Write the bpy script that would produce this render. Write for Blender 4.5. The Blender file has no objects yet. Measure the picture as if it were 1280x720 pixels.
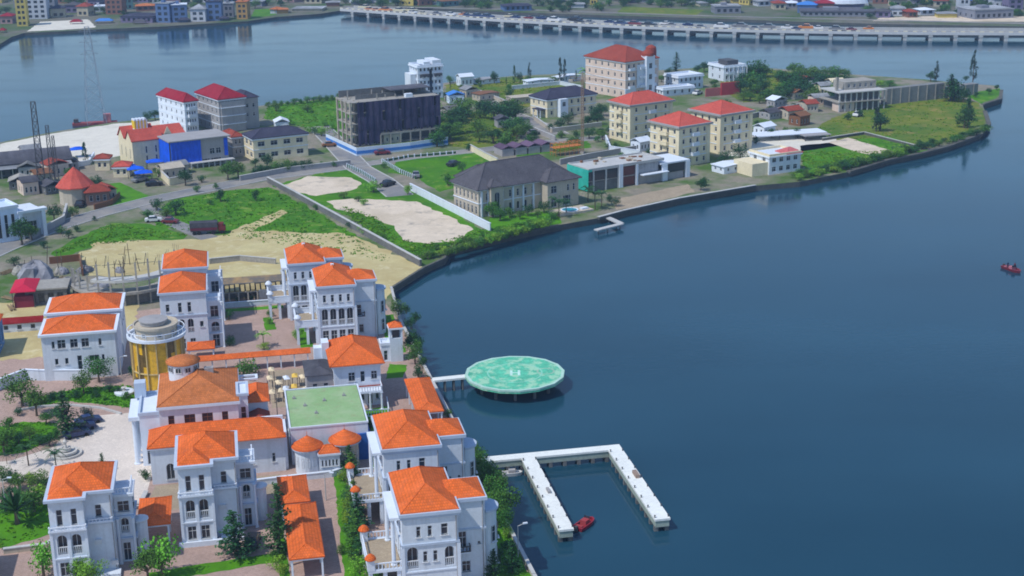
import bpy, bmesh, math, random
from math import sin, cos, pi, radians
from mathutils import Vector, Matrix
from mathutils.geometry import tessellate_polygon
SC = bpy.context.scene
COL = SC.collection
# ------------------------------------------------------------------ camera
FPX, PITCH, ROLL, CAMH = 1800.0, radians(17), radians(-0.8), 90.0
cd = bpy.data.cameras.new('camera'); cam = bpy.data.objects.new('camera', cd); COL.objects.link(cam)
cd.sensor_width = 36; cd.lens = FPX / 1280 * 36; cd.clip_start = 1; cd.clip_end = 30000
cam.matrix_world = Matrix.Translation((0, 0, CAMH)) @ Matrix.Rotation(pi / 2 - PITCH, 4, 'X') @ Matrix.Rotation(ROLL, 4, 'Z')
SC.camera = cam
# ------------------------------------------------------------------ light
SUN_AZ, SUN_EL = radians(215), radians(54)          # azimuth counted counter-clockwise from +X
w = bpy.data.worlds.new('World'); SC.world = w; w.use_nodes = True
nt = w.node_tree; bg = nt.nodes['Background']; sky = nt.nodes.new('ShaderNodeTexSky')
sky.sky_type = 'NISHITA'; sky.sun_disc = False; sky.sun_elevation = SUN_EL
sky.sun_rotation = pi / 2 - SUN_AZ; sky.air_density = 1.2; sky.dust_density = 0.3; sky.ozone_density = 5.0
nt.links.new(sky.outputs[0], bg.inputs[0]); bg.inputs[1].default_value = 0.14
sl = bpy.data.lights.new('sun', 'SUN'); sl.energy = 3.1; sl.angle = radians(0.5); sl.color = (1, 0.965, 0.88)
so = bpy.data.objects.new('sun', sl); COL.objects.link(so)
sd = Vector((cos(SUN_AZ) * cos(SUN_EL), sin(SUN_AZ) * cos(SUN_EL), sin(SUN_EL)))
so.rotation_euler = sd.to_track_quat('Z', 'Y').to_euler(); so.location = (0, 0, 300)
SC.view_settings.view_transform = 'Standard'; SC.view_settings.look = 'None'
SC.view_settings.exposure = 0.12; SC.view_settings.gamma = 1.0
SC.cycles.max_bounces = 5; SC.cycles.volume_bounces = 0; SC.cycles.filter_width = 1.8
SC.cycles.transparent_max_bounces = 8
# ------------------------------------------------------------------ projection helpers (photo pixel -> ground point)
def P(px, py, z=1.5):
    x = px - 640; y = 360 - py; c, s = cos(ROLL), sin(ROLL); x, y = c * x - s * y, s * x + c * y
    d = Vector((x, FPX * cos(PITCH) + y * sin(PITCH), -FPX * sin(PITCH) + y * cos(PITCH)))
    t = (z - CAMH) / d.z
    return Vector((d.x * t, d.y * t, z))
def Q(p):
    z = p[2] - CAMH; f = p[1] * cos(PITCH) - z * sin(PITCH); u = p[1] * sin(PITCH) + z * cos(PITCH)
    X = p[0] / f * FPX; Y = u / f * FPX; c, s = cos(-ROLL), sin(-ROLL)
    return 640 + c * X - s * Y, 360 - (s * X + c * Y)
YC = radians(11.2)
def CU(u, v, z=1.5):
    return Vector((cos(YC) * u - sin(YC) * v, sin(YC) * u + cos(YC) * v, z))
def hgt(px, yb, yt, zb=1.5):
    g = P(px, yb, zb); lo, hi = zb, 120
    for _ in range(40):
        m = (lo + hi) / 2
        if Q((g.x, g.y, m))[1] > yt: lo = m
        else: hi = m
    return lo - zb
# ------------------------------------------------------------------ materials
MATS = {}
def mat(name, col, rough=0.8, var=0.12, scale=0.35, kind=None, spec=0.12, **k):
    """noise-varied procedural surface; kind adds tiles / corrugation / bricks / leaves"""
    if name in MATS: return MATS[name]
    m = bpy.data.materials.new(name); m.use_nodes = True; n = m.node_tree; N = n.nodes; Lk = n.links
    b = N['Principled BSDF']; b.inputs['Roughness'].default_value = rough
    b.inputs['Specular IOR Level'].default_value = spec
    b.inputs['Metallic'].default_value = k.get('metal', 0)
    tc = N.new('ShaderNodeTexCoord'); geo = N.new('ShaderNodeNewGeometry')
    def noise(sc, det=5, vec=None, rgh=0.6):
        t = N.new('ShaderNodeTexNoise'); t.inputs['Scale'].default_value = sc; t.inputs['Detail'].default_value = det
        t.inputs['Roughness'].default_value = rgh
        Lk.new(vec if vec else geo.outputs['Position'], t.inputs['Vector']); return t.outputs['Fac']
    def ramp(fac, a, b_, ca, cb):
        r = N.new('ShaderNodeValToRGB'); r.color_ramp.elements[0].position = a; r.color_ramp.elements[1].position = b_
        r.color_ramp.elements[0].color = (*ca, 1); r.color_ramp.elements[1].color = (*cb, 1); Lk.new(fac, r.inputs[0]); return r.outputs[0]
    def mix(f, a, b_, mode='MIX'):
        x = N.new('ShaderNodeMix'); x.data_type = 'RGBA'; x.blend_type = mode
        if isinstance(f, float): x.inputs[0].default_value = f
        else: Lk.new(f, x.inputs[0])
        for i, q in ((6, a), (7, b_)):
            if isinstance(q, tuple): x.inputs[i].default_value = (*q, 1)
            else: Lk.new(q, x.inputs[i])
        return x.outputs[2]
    lo = tuple(max(0, c * (1 - var * 1.6)) for c in col); hi = tuple(min(1, c * (1 + var)) for c in col)
    c = ramp(noise(scale), 0.3, 0.7, lo, hi)
    c = mix(0.5, c, ramp(noise(scale * 7), 0.3, 0.7, lo, hi))
    bumpsrc = None
    if kind == 'plaster':      # rain streaks and grime
        mp = N.new('ShaderNodeMapping'); mp.inputs['Scale'].default_value = (1.6, 1.6, 0.12); Lk.new(geo.outputs['Position'], mp.inputs[0])
        st = ramp(noise(1.0, 6, mp.outputs[0]), 0.5, 0.75, (0, 0, 0), (1, 1, 1))
        g = tuple(x * y for x, y in zip(col, (0.62, 0.62, 0.6)))
        f = N.new('ShaderNodeMath'); f.operation = 'MULTIPLY'; f.inputs[1].default_value = k.get('grime', 0.4); Lk.new(st, f.inputs[0])
        c = mix(f.outputs[0], c, g)
    if kind in ('tiles', 'sheet'):
        sx, sy = (1 / 0.32, 1 / 0.42) if kind == 'tiles' else (1 / 0.55, 0.01)
        mp = N.new('ShaderNodeMapping'); mp.inputs['Scale'].default_value = (sx, sy, 1); Lk.new(tc.outputs['UV'], mp.inputs[0])
        br = N.new('ShaderNodeTexBrick'); br.inputs['Scale'].default_value = 1; br.inputs['Brick Width'].default_value = 1; br.inputs['Row Height'].default_value = 1
        br.inputs['Mortar Size'].default_value = 0.09; br.inputs['Mortar Smooth'].default_value = 1; br.offset = 0.5 if kind == 'tiles' else 0
        br.inputs['Color1'].default_value = (0.82, 0.82, 0.82, 1); br.inputs['Color2'].default_value = (1.08, 1.08, 1.08, 1); br.inputs['Mortar'].default_value = (0.5, 0.5, 0.5, 1)
        Lk.new(mp.outputs[0], br.inputs['Vector']); c = mix(1.0, c, br.outputs['Color'], 'MULTIPLY')
        c = mix(ramp(noise(0.9, 6), 0.52, 0.78, (0, 0, 0), (0.6, 0.6, 0.6)), c, tuple(x * 0.6 + 0.04 for x in col)); c = mix(ramp(noise(0.25, 4), 0.45, 0.7, (0, 0, 0), (0.35, 0.35, 0.35)), c, tuple(min(1, x * 1.12 + 0.03) for x in col)); bumpsrc = br.outputs['Fac']
    if kind == 'paver':
        mp = N.new('ShaderNodeMapping'); mp.inputs['Rotation'].default_value = (0, 0, -YC); Lk.new(geo.outputs['Position'], mp.inputs[0])
        br = N.new('ShaderNodeTexBrick'); br.inputs['Scale'].default_value = 1.7; br.inputs['Mortar Size'].default_value = 0.03
        br.inputs['Color1'].default_value = (0.85, 0.82, 0.82, 1); br.inputs['Color2'].default_value = (1.1, 1.08, 1.06, 1); br.inputs['Mortar'].default_value = (0.6, 0.6, 0.6, 1)
        Lk.new(mp.outputs[0], br.inputs['Vector']); c = mix(1.0, c, br.outputs['Color'], 'MULTIPLY')
        c = mix(ramp(noise(0.12, 8, None, 0.7), 0.45, 0.7, (0, 0, 0), (0.6, 0.6, 0.6)), c, tuple(x * 0.62 for x in col))
    if kind == 'leaf':
        oi = N.new('ShaderNodeObjectInfo')
        hs = N.new('ShaderNodeHueSaturation'); Lk.new(c, hs.inputs['Color'])
        mr = N.new('ShaderNodeMapRange'); mr.inputs[3].default_value = 0.47; mr.inputs[4].default_value = 0.52; Lk.new(oi.outputs['Random'], mr.inputs[0]); Lk.new(mr.outputs[0], hs.inputs['Hue'])
        mv = N.new('ShaderNodeMapRange'); mv.inputs[3].default_value = 0.5; mv.inputs[4].default_value = 1.6; Lk.new(geo.outputs['Random Per Island'], mv.inputs[0]); Lk.new(mv.outputs[0], hs.inputs['Value'])
        c = hs.outputs[0]
        b.inputs['Subsurface Weight'].default_value = 0.0
    if kind == 'patchy':       # second colour in irregular patches
        c = mix(ramp(noise(k.get('ps', 0.08), 8, None, 0.65), k.get('pa', 0.42), k.get('pb', 0.6), (0, 0, 0), (1, 1, 1)), c, k['col2'])
        if 'col3' in k: c = mix(ramp(noise(k.get('ps', 0.08) * 3.1, 8, None, 0.7), 0.55, 0.7, (0, 0, 0), (1, 1, 1)), c, k['col3'])
    Lk.new(c, b.inputs['Base Color'])
    if k.get('bump', 0.15) and kind != 'leaf':
        bp = N.new('ShaderNodeBump'); bp.inputs['Strength'].default_value = k.get('bump', 0.15); bp.inputs['Distance'].default_value = 0.08
        Lk.new(bumpsrc if bumpsrc else noise(scale * 12), bp.inputs['Height'])
        if bumpsrc: bp.invert = True; bp.inputs['Strength'].default_value = 0.5
        Lk.new(bp.outputs[0], b.inputs['Normal'])
    m.diffuse_color = (*col, 1); MATS[name] = m; return m
WHITE = mat('white_plaster', (0.66, 0.715, 0.80), kind='plaster', grime=.4, var=.08)
TRIM = mat('white_trim', (0.68, 0.74, 0.84), var=0.06)
BLUETRIM = mat('pale_blue_trim', (0.48, 0.56, 0.69), var=0.08)
CREAM = mat('cream_plaster', (0.78, 0.68, 0.48), kind='plaster')
PEACH = mat('peach_plaster', (0.68, 0.54, 0.46), kind='plaster')
BEIGE = mat('beige_stone', (0.50, 0.44, 0.36), kind='plaster')
GREYW = mat('grey_plaster', (0.36, 0.35, 0.36), kind='plaster')
CONC = mat('raw_concrete', (0.36, 0.34, 0.31), kind='plaster', var=0.25)
CONC_D = mat('dark_concrete', (0.17, 0.17, 0.17), kind='plaster', var=0.3)
ORANGE = mat('orange_tiles', (0.78, 0.155, 0.03), kind='tiles', var=0.17)
ORANGE2 = mat('weathered_orange_tiles', (0.60, 0.19, 0.06), kind='tiles', var=0.2)
CORAL = mat('coral_tiles', (0.60, 0.105, 0.075), kind='tiles', var=0.1)
CRIMSON = mat('crimson_tiles', (0.33, 0.016, 0.035), kind='tiles', var=0.15)
RUST = mat('rust_red_tiles', (0.34, 0.065, 0.04), kind='tiles', var=0.15)
NAVY = mat('navy_tiles', (0.055, 0.055, 0.095), kind='tiles', var=0.15)
SLATE = mat('slate_tiles', (0.105, 0.10, 0.118), kind='tiles', var=0.2)
SHEET = mat('grey_roof_sheet', (0.12, 0.12, 0.15), kind='sheet', var=0.25)
SHEETL = mat('pale_roof_sheet', (0.42, 0.44, 0.48), kind='sheet', var=0.2)
GLASS = mat('dark_glass', (0.025, 0.035, 0.05), rough=0.12, spec=0.6, var=0.3, bump=0)
FRAMEW = mat('white_frame', (0.62, 0.64, 0.68), rough=0.5, var=0.04, bump=0)
FRAMED = mat('dark_frame', (0.05, 0.045, 0.05), rough=0.5, bump=0)
WOOD = mat('brown_wood', (0.22, 0.10, 0.05), rough=0.6)
METAL = mat('dark_steel', (0.08, 0.08, 0.09), rough=0.5)
BARK = mat('bark', (0.13, 0.10, 0.075))
LEAF = mat('leaves_green', (0.06, 0.16, 0.025), kind='leaf', rough=0.6)
LEAFD = mat('leaves_dark', (0.025, 0.09, 0.03), kind='leaf', rough=0.6)
LEAFL = mat('leaves_lime', (0.15, 0.33, 0.03), kind='leaf', rough=0.6)
LEAFG = mat('grass_blades', (0.075, 0.20, 0.006), kind='leaf', rough=0.8)
LEAFB = mat('leaves_bluish', (0.035, 0.065, 0.05), kind='leaf', rough=0.7)
# ------------------------------------------------------------------ mesh builder
class MB:
    def __init__(s): s.v = []; s.f = []; s.m = []
    def add(s, vs, fs, mi=0):
        o = len(s.v); s.v += [tuple(x) for x in vs]; s.f += [tuple(i + o for i in f) for f in fs]; s.m += [mi] * len(fs)
    def box(s, x0, y0, z0, x1, y1, z1, mi=0, M=None):
        vs = [(x, y, z) for z in (z0, z1) for x, y in ((x0, y0), (x1, y0), (x1, y1), (x0, y1))]
        if M: vs = [M @ Vector(q) for q in vs]
        s.add(vs, [(3, 2, 1, 0), (4, 5, 6, 7), (0, 1, 5, 4), (1, 2, 6, 5), (2, 3, 7, 6), (3, 0, 4, 7)], mi)
    def ring(s, x0, y0, x1, y1, z0, z1, o, i, mi=0):
        def r(a, z): return [(x0 - a, y0 - a, z), (x1 + a, y0 - a, z), (x1 + a, y1 + a, z), (x0 - a, y1 + a, z)]
        s.add(r(o, z0) + r(o, z1) + r(-i, z1) + r(-i, z0), [(a + k, a + (k + 1) % 4, b + (k + 1) % 4, b + k) for a, b in ((0, 4), (4, 8), (8, 12), (12, 0)) for k in range(4)], mi)
    def lathe(s, cx, cy, prof, n=20, mi=0, cap=True, a0=0, a1=2 * pi):
        full = abs(a1 - a0 - 2 * pi) < 1e-6; k = n if full else n + 1; vs = []
        for r, z in prof: vs += [(cx + r * cos(a0 + (a1 - a0) * i / n), cy + r * sin(a0 + (a1 - a0) * i / n), z) for i in range(k)]
        fs = []
        for j in range(len(prof) - 1):
            for i in range(n):
                i2 = (i + 1) % k; fs.append((j * k + i, j * k + i2, (j + 1) * k + i2, (j + 1) * k + i))
        if cap and full: fs += [tuple(range(k))[::-1], tuple(range((len(prof) - 1) * k, len(prof) * k))]
        s.add(vs, fs, mi)
    def tube(s, p, q, r0, r1=None, n=6, mi=0):
        p, q = Vector(p), Vector(q); d = (q - p)
        if d.length < 1e-6: return
        r1 = r0 if r1 is None else r1; d.normalize(); a = d.orthogonal().normalized(); b = d.cross(a)
        vs = [p + (a * cos(2 * pi * i / n) + b * sin(2 * pi * i / n)) * r0 for i in range(n)] + [q + (a * cos(2 * pi * i / n) + b * sin(2 * pi * i / n)) * r1 for i in range(n)]
        s.add(vs, [(i, (i + 1) % n, n + (i + 1) % n, n + i) for i in range(n)] + [tuple(range(n))[::-1], tuple(range(n, 2 * n))], mi)
    def hip(s, x0, y0, x1, y1, z, rise, over=0.0, thick=0.15, mi=0, caps=0.0):
        x0 -= over; y0 -= over; x1 += over; y1 += over; w_, d_ = x1 - x0, y1 - y0; h = min(w_, d_) / 2
        if w_ >= d_: ra, rb = (x0 + h, (y0 + y1) / 2), (x1 - h, (y0 + y1) / 2)
        else: ra, rb = ((x0 + x1) / 2, y0 + h), ((x0 + x1) / 2, y1 - h)
        c = [(x0, y0), (x1, y0), (x1, y1), (x0, y1)]; zt = z + thick
        vs = [(x, y, z) for x, y in c] + [(x, y, zt) for x, y in c]
        sq = abs(w_ - d_) < 0.05
        vs += [(*ra, zt + rise)] + ([] if sq else [(*rb, zt + rise)])
        A, B = 8, 8 if sq else 9
        if sq: top = [(4, 5, A), (5, 6, A), (6, 7, A), (7, 4, A)]
        elif w_ > d_: top = [(4, 5, B, A), (5, 6, B), (6, 7, A, B), (7, 4, A)]
        else: top = [(4, 5, A), (5, 6, B, A), (6, 7, B), (7, 4, A, B)]
        s.add(vs, [(3, 2, 1, 0)] + [(i, (i + 1) % 4, 4 + (i + 1) % 4, 4 + i) for i in range(4)] + top, mi)
        if caps:
            V = [Vector(q) for q in vs]
            ends = [(4, A), (7, A if w_ > d_ or sq else B), (5, B if w_ > d_ else A), (6, B)]
            for a, b in ends: s.tube(V[a], V[b], caps, n=5, mi=mi)
            if not sq: s.tube(V[A], V[B], caps, n=5, mi=mi)
    def gable(s, x0, y0, x1, y1, z, rise, over=0.3, thick=0.2, axis='x', mi=0):
        x0 -= over; x1 += over; y0 -= over; y1 += over
        if axis == 'x': ys = (y0, (y0 + y1) / 2, y1); sec = [(ys[0], z), (ys[1], z + rise), (ys[2], z), (ys[2], z + thick), (ys[1], z + rise + thick), (ys[0], z + thick)]; vs = [(x, a, b) for x in (x0, x1) for a, b in sec]
        else: xs = (x0, (x0 + x1) / 2, x1); sec = [(xs[0], z), (xs[1], z + rise), (xs[2], z), (xs[2], z + thick), (xs[1], z + rise + thick), (xs[0], z + thick)]; vs = [(a, y, b) for y in (y1, y0) for a, b in sec]
        s.add(vs, [(i, (i + 1) % 6, 6 + (i + 1) % 6, 6 + i)[::-1] for i in range(6)] + [(0, 1, 4, 5), (1, 2, 3, 4), (11, 10, 7, 6), (10, 9, 8, 7)], mi)
    def wall_end(s, x, y0, y1, z, rise, axis='x', mi=0, t=0.2):   # gable triangle, t thick inwards
        if axis == 'x': vs = [(a, y, zz) for a in (x, x + t) for y, zz in ((y0, z), (y1, z), ((y0 + y1) / 2, z + rise))]
        else: vs = [(y, a, zz) for a in (x, x + t) for y, zz in ((y0, z), (y1, z), ((y0 + y1) / 2, z + rise))]
        s.add(vs, [(0, 2, 1), (3, 4, 5), (0, 1, 4, 3), (1, 2, 5, 4), (2, 0, 3, 5)], mi)
    def build(s, name, mats, parent=None, loc=None, rz=0, smooth=False):
        me = bpy.data.meshes.new(name); me.from_pydata(s.v, [], s.f)
        for m in (mats if isinstance(mats, (list, tuple)) else [mats]): me.materials.append(m)
        me.polygons.foreach_set('material_index', s.m)
        if smooth: me.polygons.foreach_set('use_smooth', [True] * len(s.f))
        uv = me.uv_layers.new(name='uv'); data = [0.0] * (2 * len(me.loops)); k = 0
        for p in me.polygons:
            n = p.normal; t = Vector((-n.y, n.x, 0))
            t = t.normalized() if t.length > 1e-4 else Vector((1, 0, 0)); b = n.cross(t)
            for vi in p.vertices:
                co = me.vertices[vi].co; data[k] = co.dot(t); data[k + 1] = co.dot(b); k += 2
        uv.data.foreach_set('uv', data)
        o = bpy.data.objects.new(name, me); COL.objects.link(o)
        if parent: o.parent = parent
        if loc is not None: o.location = loc
        o.rotation_euler[2] = rz
        return o
AUTO = []
def tag(o, label, cat, group=None, auto=False):
    o['label'] = label; o['category'] = cat
    if group: o['group'] = group
    if auto: AUTO.append(o)
    return o
def thing(name, label, cat, loc, rz=0, group=None, auto=False):
    o = bpy.data.objects.new(name, None); COL.objects.link(o); o.location = loc; o.rotation_euler[2] = rz; o.empty_display_size = 0.5
    return tag(o, label, cat, group, auto)
def kids(o): return KID.get(o.name, [])
def copy_tree(o, parent=None):
    c = o.copy(); COL.objects.link(c); c.parent = parent
    for ch in [q for q in TREE_SRC if q.parent == o]: d = ch.copy(); COL.objects.link(d); d.parent = c
    return c
def struct(o): o['kind'] = 'structure'; return o
def stuff(o): o['kind'] = 'stuff'; return o
# ------------------------------------------------------------------ facade with real openings
WIN = {}
def window(parent, org, ax, c, t, w_, h, kind, near, fm=None, pm=None):
    fm = fm or FRAMEW; pm = pm or GLASS; key = (round(w_, 2), round(h, 2), kind, near, fm.name, pm.name)
    if key not in WIN:
        fr = MB(); pn = MB(); a = kind in 'ab'; r = w_ / 2; f = 0.07 if near else 0.1
        rec = 0.7 if kind == 'b' else 0.2; n = 10
        def outline(i):
            if not a: return [(-r + i, i), (r - i, i), (r - i, h - i), (-r + i, h - i)]
            return [(-r + i, i), (r - i, i)] + [((r - i) * cos(pi * k / n), h - r + (r - i) * sin(pi * k / n)) for k in range(n + 1)]
        oo, ii = outline(0.004), outline(f); k = len(oo)
        fr.add([(x, rec - 0.06, z) for x, z in oo] + [(x, rec - 0.06, z) for x, z in ii], [(i, (i + 1) % k, k + (i + 1) % k, k + i) for i in range(k)])
        fr.add([(x, rec - 0.06, z) for x, z in ii] + [(x, rec - 0.01, z) for x, z in ii], [(i, (i + 1) % k, k + (i + 1) % k, k + i) for i in range(k)])
        if w_ > 0.9 and kind != 'g': fr.box(-0.03, rec - 0.07, f, 0.03, rec - 0.01, h - f * 1.5)
        if w_ > 2.2:
            for q in (-r / 2, r / 2): fr.box(q - 0.03, rec - 0.07, f, q + 0.03, rec - 0.01, h - f)
        if h > 1.3 and not a: fr.box(-r + f, rec - 0.065, h * 0.62, r - f, rec - 0.01, h * 0.62 + 0.05)
        if near and kind in 'wa': fr.box(-r - 0.12, -0.12, -0.12, r + 0.12, rec - 0.02, 0.0)
        if kind == 'b':     # balcony balustrade inside the arch
            fr.box(-r + 0.01, 0.04, 0.95, r - 0.01, 0.18, 1.07)
            q = -r + 0.12
            while q < r - 0.05: fr.box(q, 0.06, 0.02, q + 0.09, 0.15, 0.95); q += 0.24
        pn.add([(x, rec, z) for x, z in oo], [tuple(range(k))])
        if near:
            fo = fr.build('window', fm); po = pn.build('pane', pm); WIN[key] = (fo.data, po.data)
            bpy.data.objects.remove(fo); bpy.data.objects.remove(po)
        else:
            fr.add([(x, rec, z) for x, z in oo], [tuple(range(k))], 1)
            fo = fr.build('window', [fm, pm]); WIN[key] = (fo.data, None); bpy.data.objects.remove(fo)
    a, b = WIN[key]
    nm = {'d': 'door', 'g': 'garage_opening', 'b': 'arched_balcony_window', 'a': 'arched_window'}.get(kind, 'window')
    o = bpy.data.objects.new(nm, a); COL.objects.link(o); o.parent = parent
    o.location = Vector(org) + Vector((ax[0], ax[1], 0)) * c + Vector((0, 0, t)); o.rotation_euler[2] = math.atan2(ax[1], ax[0])
    if b: p = bpy.data.objects.new('pane', b); COL.objects.link(p); p.parent = o
def facade(mb, root, org, ax, W, H, ops, near=True, fm=None, pm=None):
    org = Vector(org); A = Vector((ax[0], ax[1], 0)); I = Vector((-ax[1], ax[0], 0))
    ops = [o for o in ops if o[0] - o[2] / 2 > 0.02 and o[0] + o[2] / 2 < W - 0.02 and o[1] + o[3] < H - 0.02]
    xs = sorted({0.0, W} | {round(o[0] - o[2] / 2, 4) for o in ops} | {round(o[0] + o[2] / 2, 4) for o in ops})
    zs = sorted({0.0, H} | {round(o[1], 4) for o in ops if o[1] > 0} | {round(o[1] + o[3], 4) for o in ops})
    def p(x, z, i=0.0): return org + A * x + I * i + Vector((0, 0, z))
    for j in range(len(zs) - 1):
        run = None
        for i in range(len(xs) - 1):
            cx, cz = (xs[i] + xs[i + 1]) / 2, (zs[j] + zs[j + 1]) / 2
            hole = any(abs(cx - o[0]) < o[2] / 2 and o[1] < cz < o[1] + o[3] for o in ops)
            if not hole: mb.add([p(xs[i], zs[j]), p(xs[i + 1], zs[j]), p(xs[i + 1], zs[j + 1]), p(xs[i], zs[j + 1])], [(0, 1, 2, 3)])
    for c, t, w_, h, kind in ops:
        rec = 0.7 if kind == 'b' else 0.2; r = w_ / 2; n = 10
        if kind in 'ab':
            ol = [(c - r, t), (c + r, t)] + [(c + r * cos(pi * k / n), t + h - r + r * sin(pi * k / n)) for k in range(n + 1)]
            for sgn in (1, -1):
                cn = (c + sgn * r, t + h); arc = [(c + sgn * r * cos(pi / 2 * k / 5), t + h - r + r * sin(pi / 2 * k / 5)) for k in range(6)]
                mb.add([p(*cn)] + [p(*q) for q in arc], [((0, i + 2, i + 1) if sgn > 0 else (0, i + 1, i + 2)) for i in range(5)])
        else: ol = [(c - r, t), (c + r, t), (c + r, t + h), (c - r, t + h)]
        k = len(ol)
        mb.add([p(*q) for q in ol] + [p(*q, rec) for q in ol], [(i, k + i, k + (i + 1) % k, (i + 1) % k) for i in range(k)])
        if root: window(root, org, ax, c, t, w_, h, kind, near, fm, pm)
        else: mb.add([p(*q, rec) for q in ol], [tuple(range(k))], 1)
def row(n, a, b, t, w_, h, k='w'):
    st = (b - a) / n
    return [(a + st * (i + 0.5), t, w_, h, k) for i in range(n)]
def block(root, x0, y0, w_, d, z0, z1, m, fr=(), rt=(), bk=(), lf=(), near=True, fm=None, pm=None, top=True, name='wall', far=False, tm=None):
    mb = MB(); H = z1 - z0; R = None if far else root
    facade(mb, R, (x0, y0, z0), (1, 0), w_, H, fr, near, fm, pm)
    facade(mb, R, (x0 + w_, y0, z0), (0, 1), d, H, rt, near, fm, pm)
    facade(mb, R, (x0 + w_, y0 + d, z0), (-1, 0), w_, H, bk, near, fm, pm)
    facade(mb, R, (x0, y0 + d, z0), (0, -1), d, H, lf, near, fm, pm)
    if top: mb.add([(x0, y0, z1), (x0 + w_, y0, z1), (x0 + w_, y0 + d, z1), (x0, y0 + d, z1)], [(0, 1, 2, 3)])
    return mb.build(name, [m, GLASS] if far else m, root)
def cornice(root, x0, y0, w_, d, z0, z1, m=None, o=0.35, i=0.25, name='cornice'):
    mb = MB(); mb.ring(x0, y0, x0 + w_, y0 + d, z0, z1, o, i); return mb.build(name, m or TRIM, root)
def hiproof(root, x0, y0, w_, d, z, rise, m, over=0.0, caps=0.0, name='roof', thick=0.15):
    mb = MB(); mb.hip(x0, y0, x0 + w_, y0 + d, z, rise, over, thick, caps=caps); return mb.build(name, m, root)
def rail(root, pts, z, h=1.0, m=None, name='balustrade', solid=False, sp=0.45):
    mb = MB()
    for a, b in zip(pts, pts[1:]):
        a, b = Vector((*a, 0)), Vector((*b, 0)); L_ = (b - a).length; ang = math.atan2(b.y - a.y, b.x - a.x)
        M = Matrix.Translation((a.x, a.y, z)) @ Matrix.Rotation(ang, 4, 'Z')
        if solid: mb.box(0, -0.08, 0, L_, 0.08, h, M=M); mb.box(-0.05, -0.12, h, L_ + 0.05, 0.12, h + 0.08, M=M)
        else:
            mb.box(0, -0.07, h - 0.12, L_, 0.07, h, M=M); mb.box(0, -0.07, 0, L_, 0.07, 0.12, M=M)
            k = 0.06
            while k < L_: mb.box(k, -0.05, 0.12, k + 0.12, 0.05, h - 0.12, M=M); k += sp
    return mb.build(name, m or TRIM, root)
def columns(root, pts, z0, z1, r=0.16, m=None, name='column', square=False):
    for x, y in pts:
        mb = MB()
        if square: mb.box(x - r, y - r, z0, x + r, y + r, z1)
        else: mb.lathe(x, y, [(r * 1.5, z0), (r * 1.5, z0 + 0.15), (r, z0 + 0.2), (r * 0.9, z1 - 0.25), (r * 1.5, z1 - 0.15), (r * 1.5, z1)], 10)
        mb.build(name, m or TRIM, root)
def slab(root, x0, y0, x1, y1, z0, z1, m, name='slab'):
    mb = MB(); mb.box(x0, y0, z0, x1, y1, z1); return mb.build(name, m, root)
# ------------------------------------------------------------------ ground sheets
def jag(pts, amp, step, rnd):
    out = []
    for a, b in zip(pts, pts[1:] + pts[:1]):
        a, b = Vector(a), Vector(b); d = b - a; n = max(1, int(d.length / step)); nn = Vector((-d.y, d.x, 0)).normalized() if d.length > 0 else Vector()
        for k in range(n): out.append(a + d * (k / n) + nn * (rnd.uniform(-amp, amp) if k else rnd.uniform(-amp, amp) * .5))
    return out
def poly_sheet(name, pts, m, z, amp=0, step=2.0, seed=1, kind='structure', thick=None, side=None):
    r = random.Random(seed); pts = [Vector((p[0], p[1], z)) for p in pts]
    if amp: pts = [Vector((p.x, p.y, z)) for p in jag(pts, amp, step, r)]
    area = sum(a.x * b.y - b.x * a.y for a, b in zip(pts, pts[1:] + pts[:1]))
    if area < 0: pts.reverse()
    mb = MB(); tri = tessellate_polygon([pts]); mb.add(pts, [])
    for t in tri:
        a, b, c = (pts[i] for i in t)
        if (b - a).cross(c - a).z < 0: t = t[::-1]
        mb.f.append(tuple(t)); mb.m.append(0)
    if thick:
        n = len(pts); mb.add(pts + [Vector((p.x, p.y, z - thick)) for p in pts], [(i, n + i, n + (i + 1) % n, (i + 1) % n) for i in range(n)], 1)
    o = mb.build(name, [m, side] if thick else m); o['kind'] = kind; return o
def inside(p, poly):
    c = False; j = len(poly) - 1
    for i in range(len(poly)):
        a, b = poly[i], poly[j]
        if (a[1] > p[1]) != (b[1] > p[1]) and p[0] < (b[0] - a[0]) * (p[1] - a[1]) / (b[1] - a[1]) + a[0]: c = not c
        j = i
    return c
def tufts(name, pts, n, m, z=1.5, size=0.35, hmax=0.4, seed=3, clump=True):
    r = random.Random(seed); xs = [p[0] for p in pts]; ys = [p[1] for p in pts]; mb = MB(); cs = []
    tries = 0
    while len(cs) < n and tries < n * 20:
        tries += 1; q = (r.uniform(min(xs), max(xs)), r.uniform(min(ys), max(ys)))
        if inside(q, pts): cs.append(q)
    for x, y in cs:
        k = r.choice((3, 5, 9)) if clump else 3; sp = size * r.uniform(0.5, 2.2)
        for _ in range(k):
            a = r.uniform(0, 2 * pi); tx = x + r.gauss(0, sp); ty = y + r.gauss(0, sp); s_ = size * r.uniform(0.4, 1); h = hmax * r.uniform(0.3, 1)
            dx, dy = cos(a) * s_, sin(a) * s_; lx, ly = -sin(a) * s_ * 0.6, cos(a) * s_ * 0.6
            mb.add([(tx - dx, ty - dy, z - 0.05), (tx + dx, ty + dy, z - 0.05), (tx + dx * .6 + lx, ty + dy * .6 + ly, z + h), (tx - dx * .6 + lx, ty - dy * .6 + ly, z + h)], [(0, 1, 2, 3)])
    o = mb.build(name, m); return stuff(o)
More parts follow.
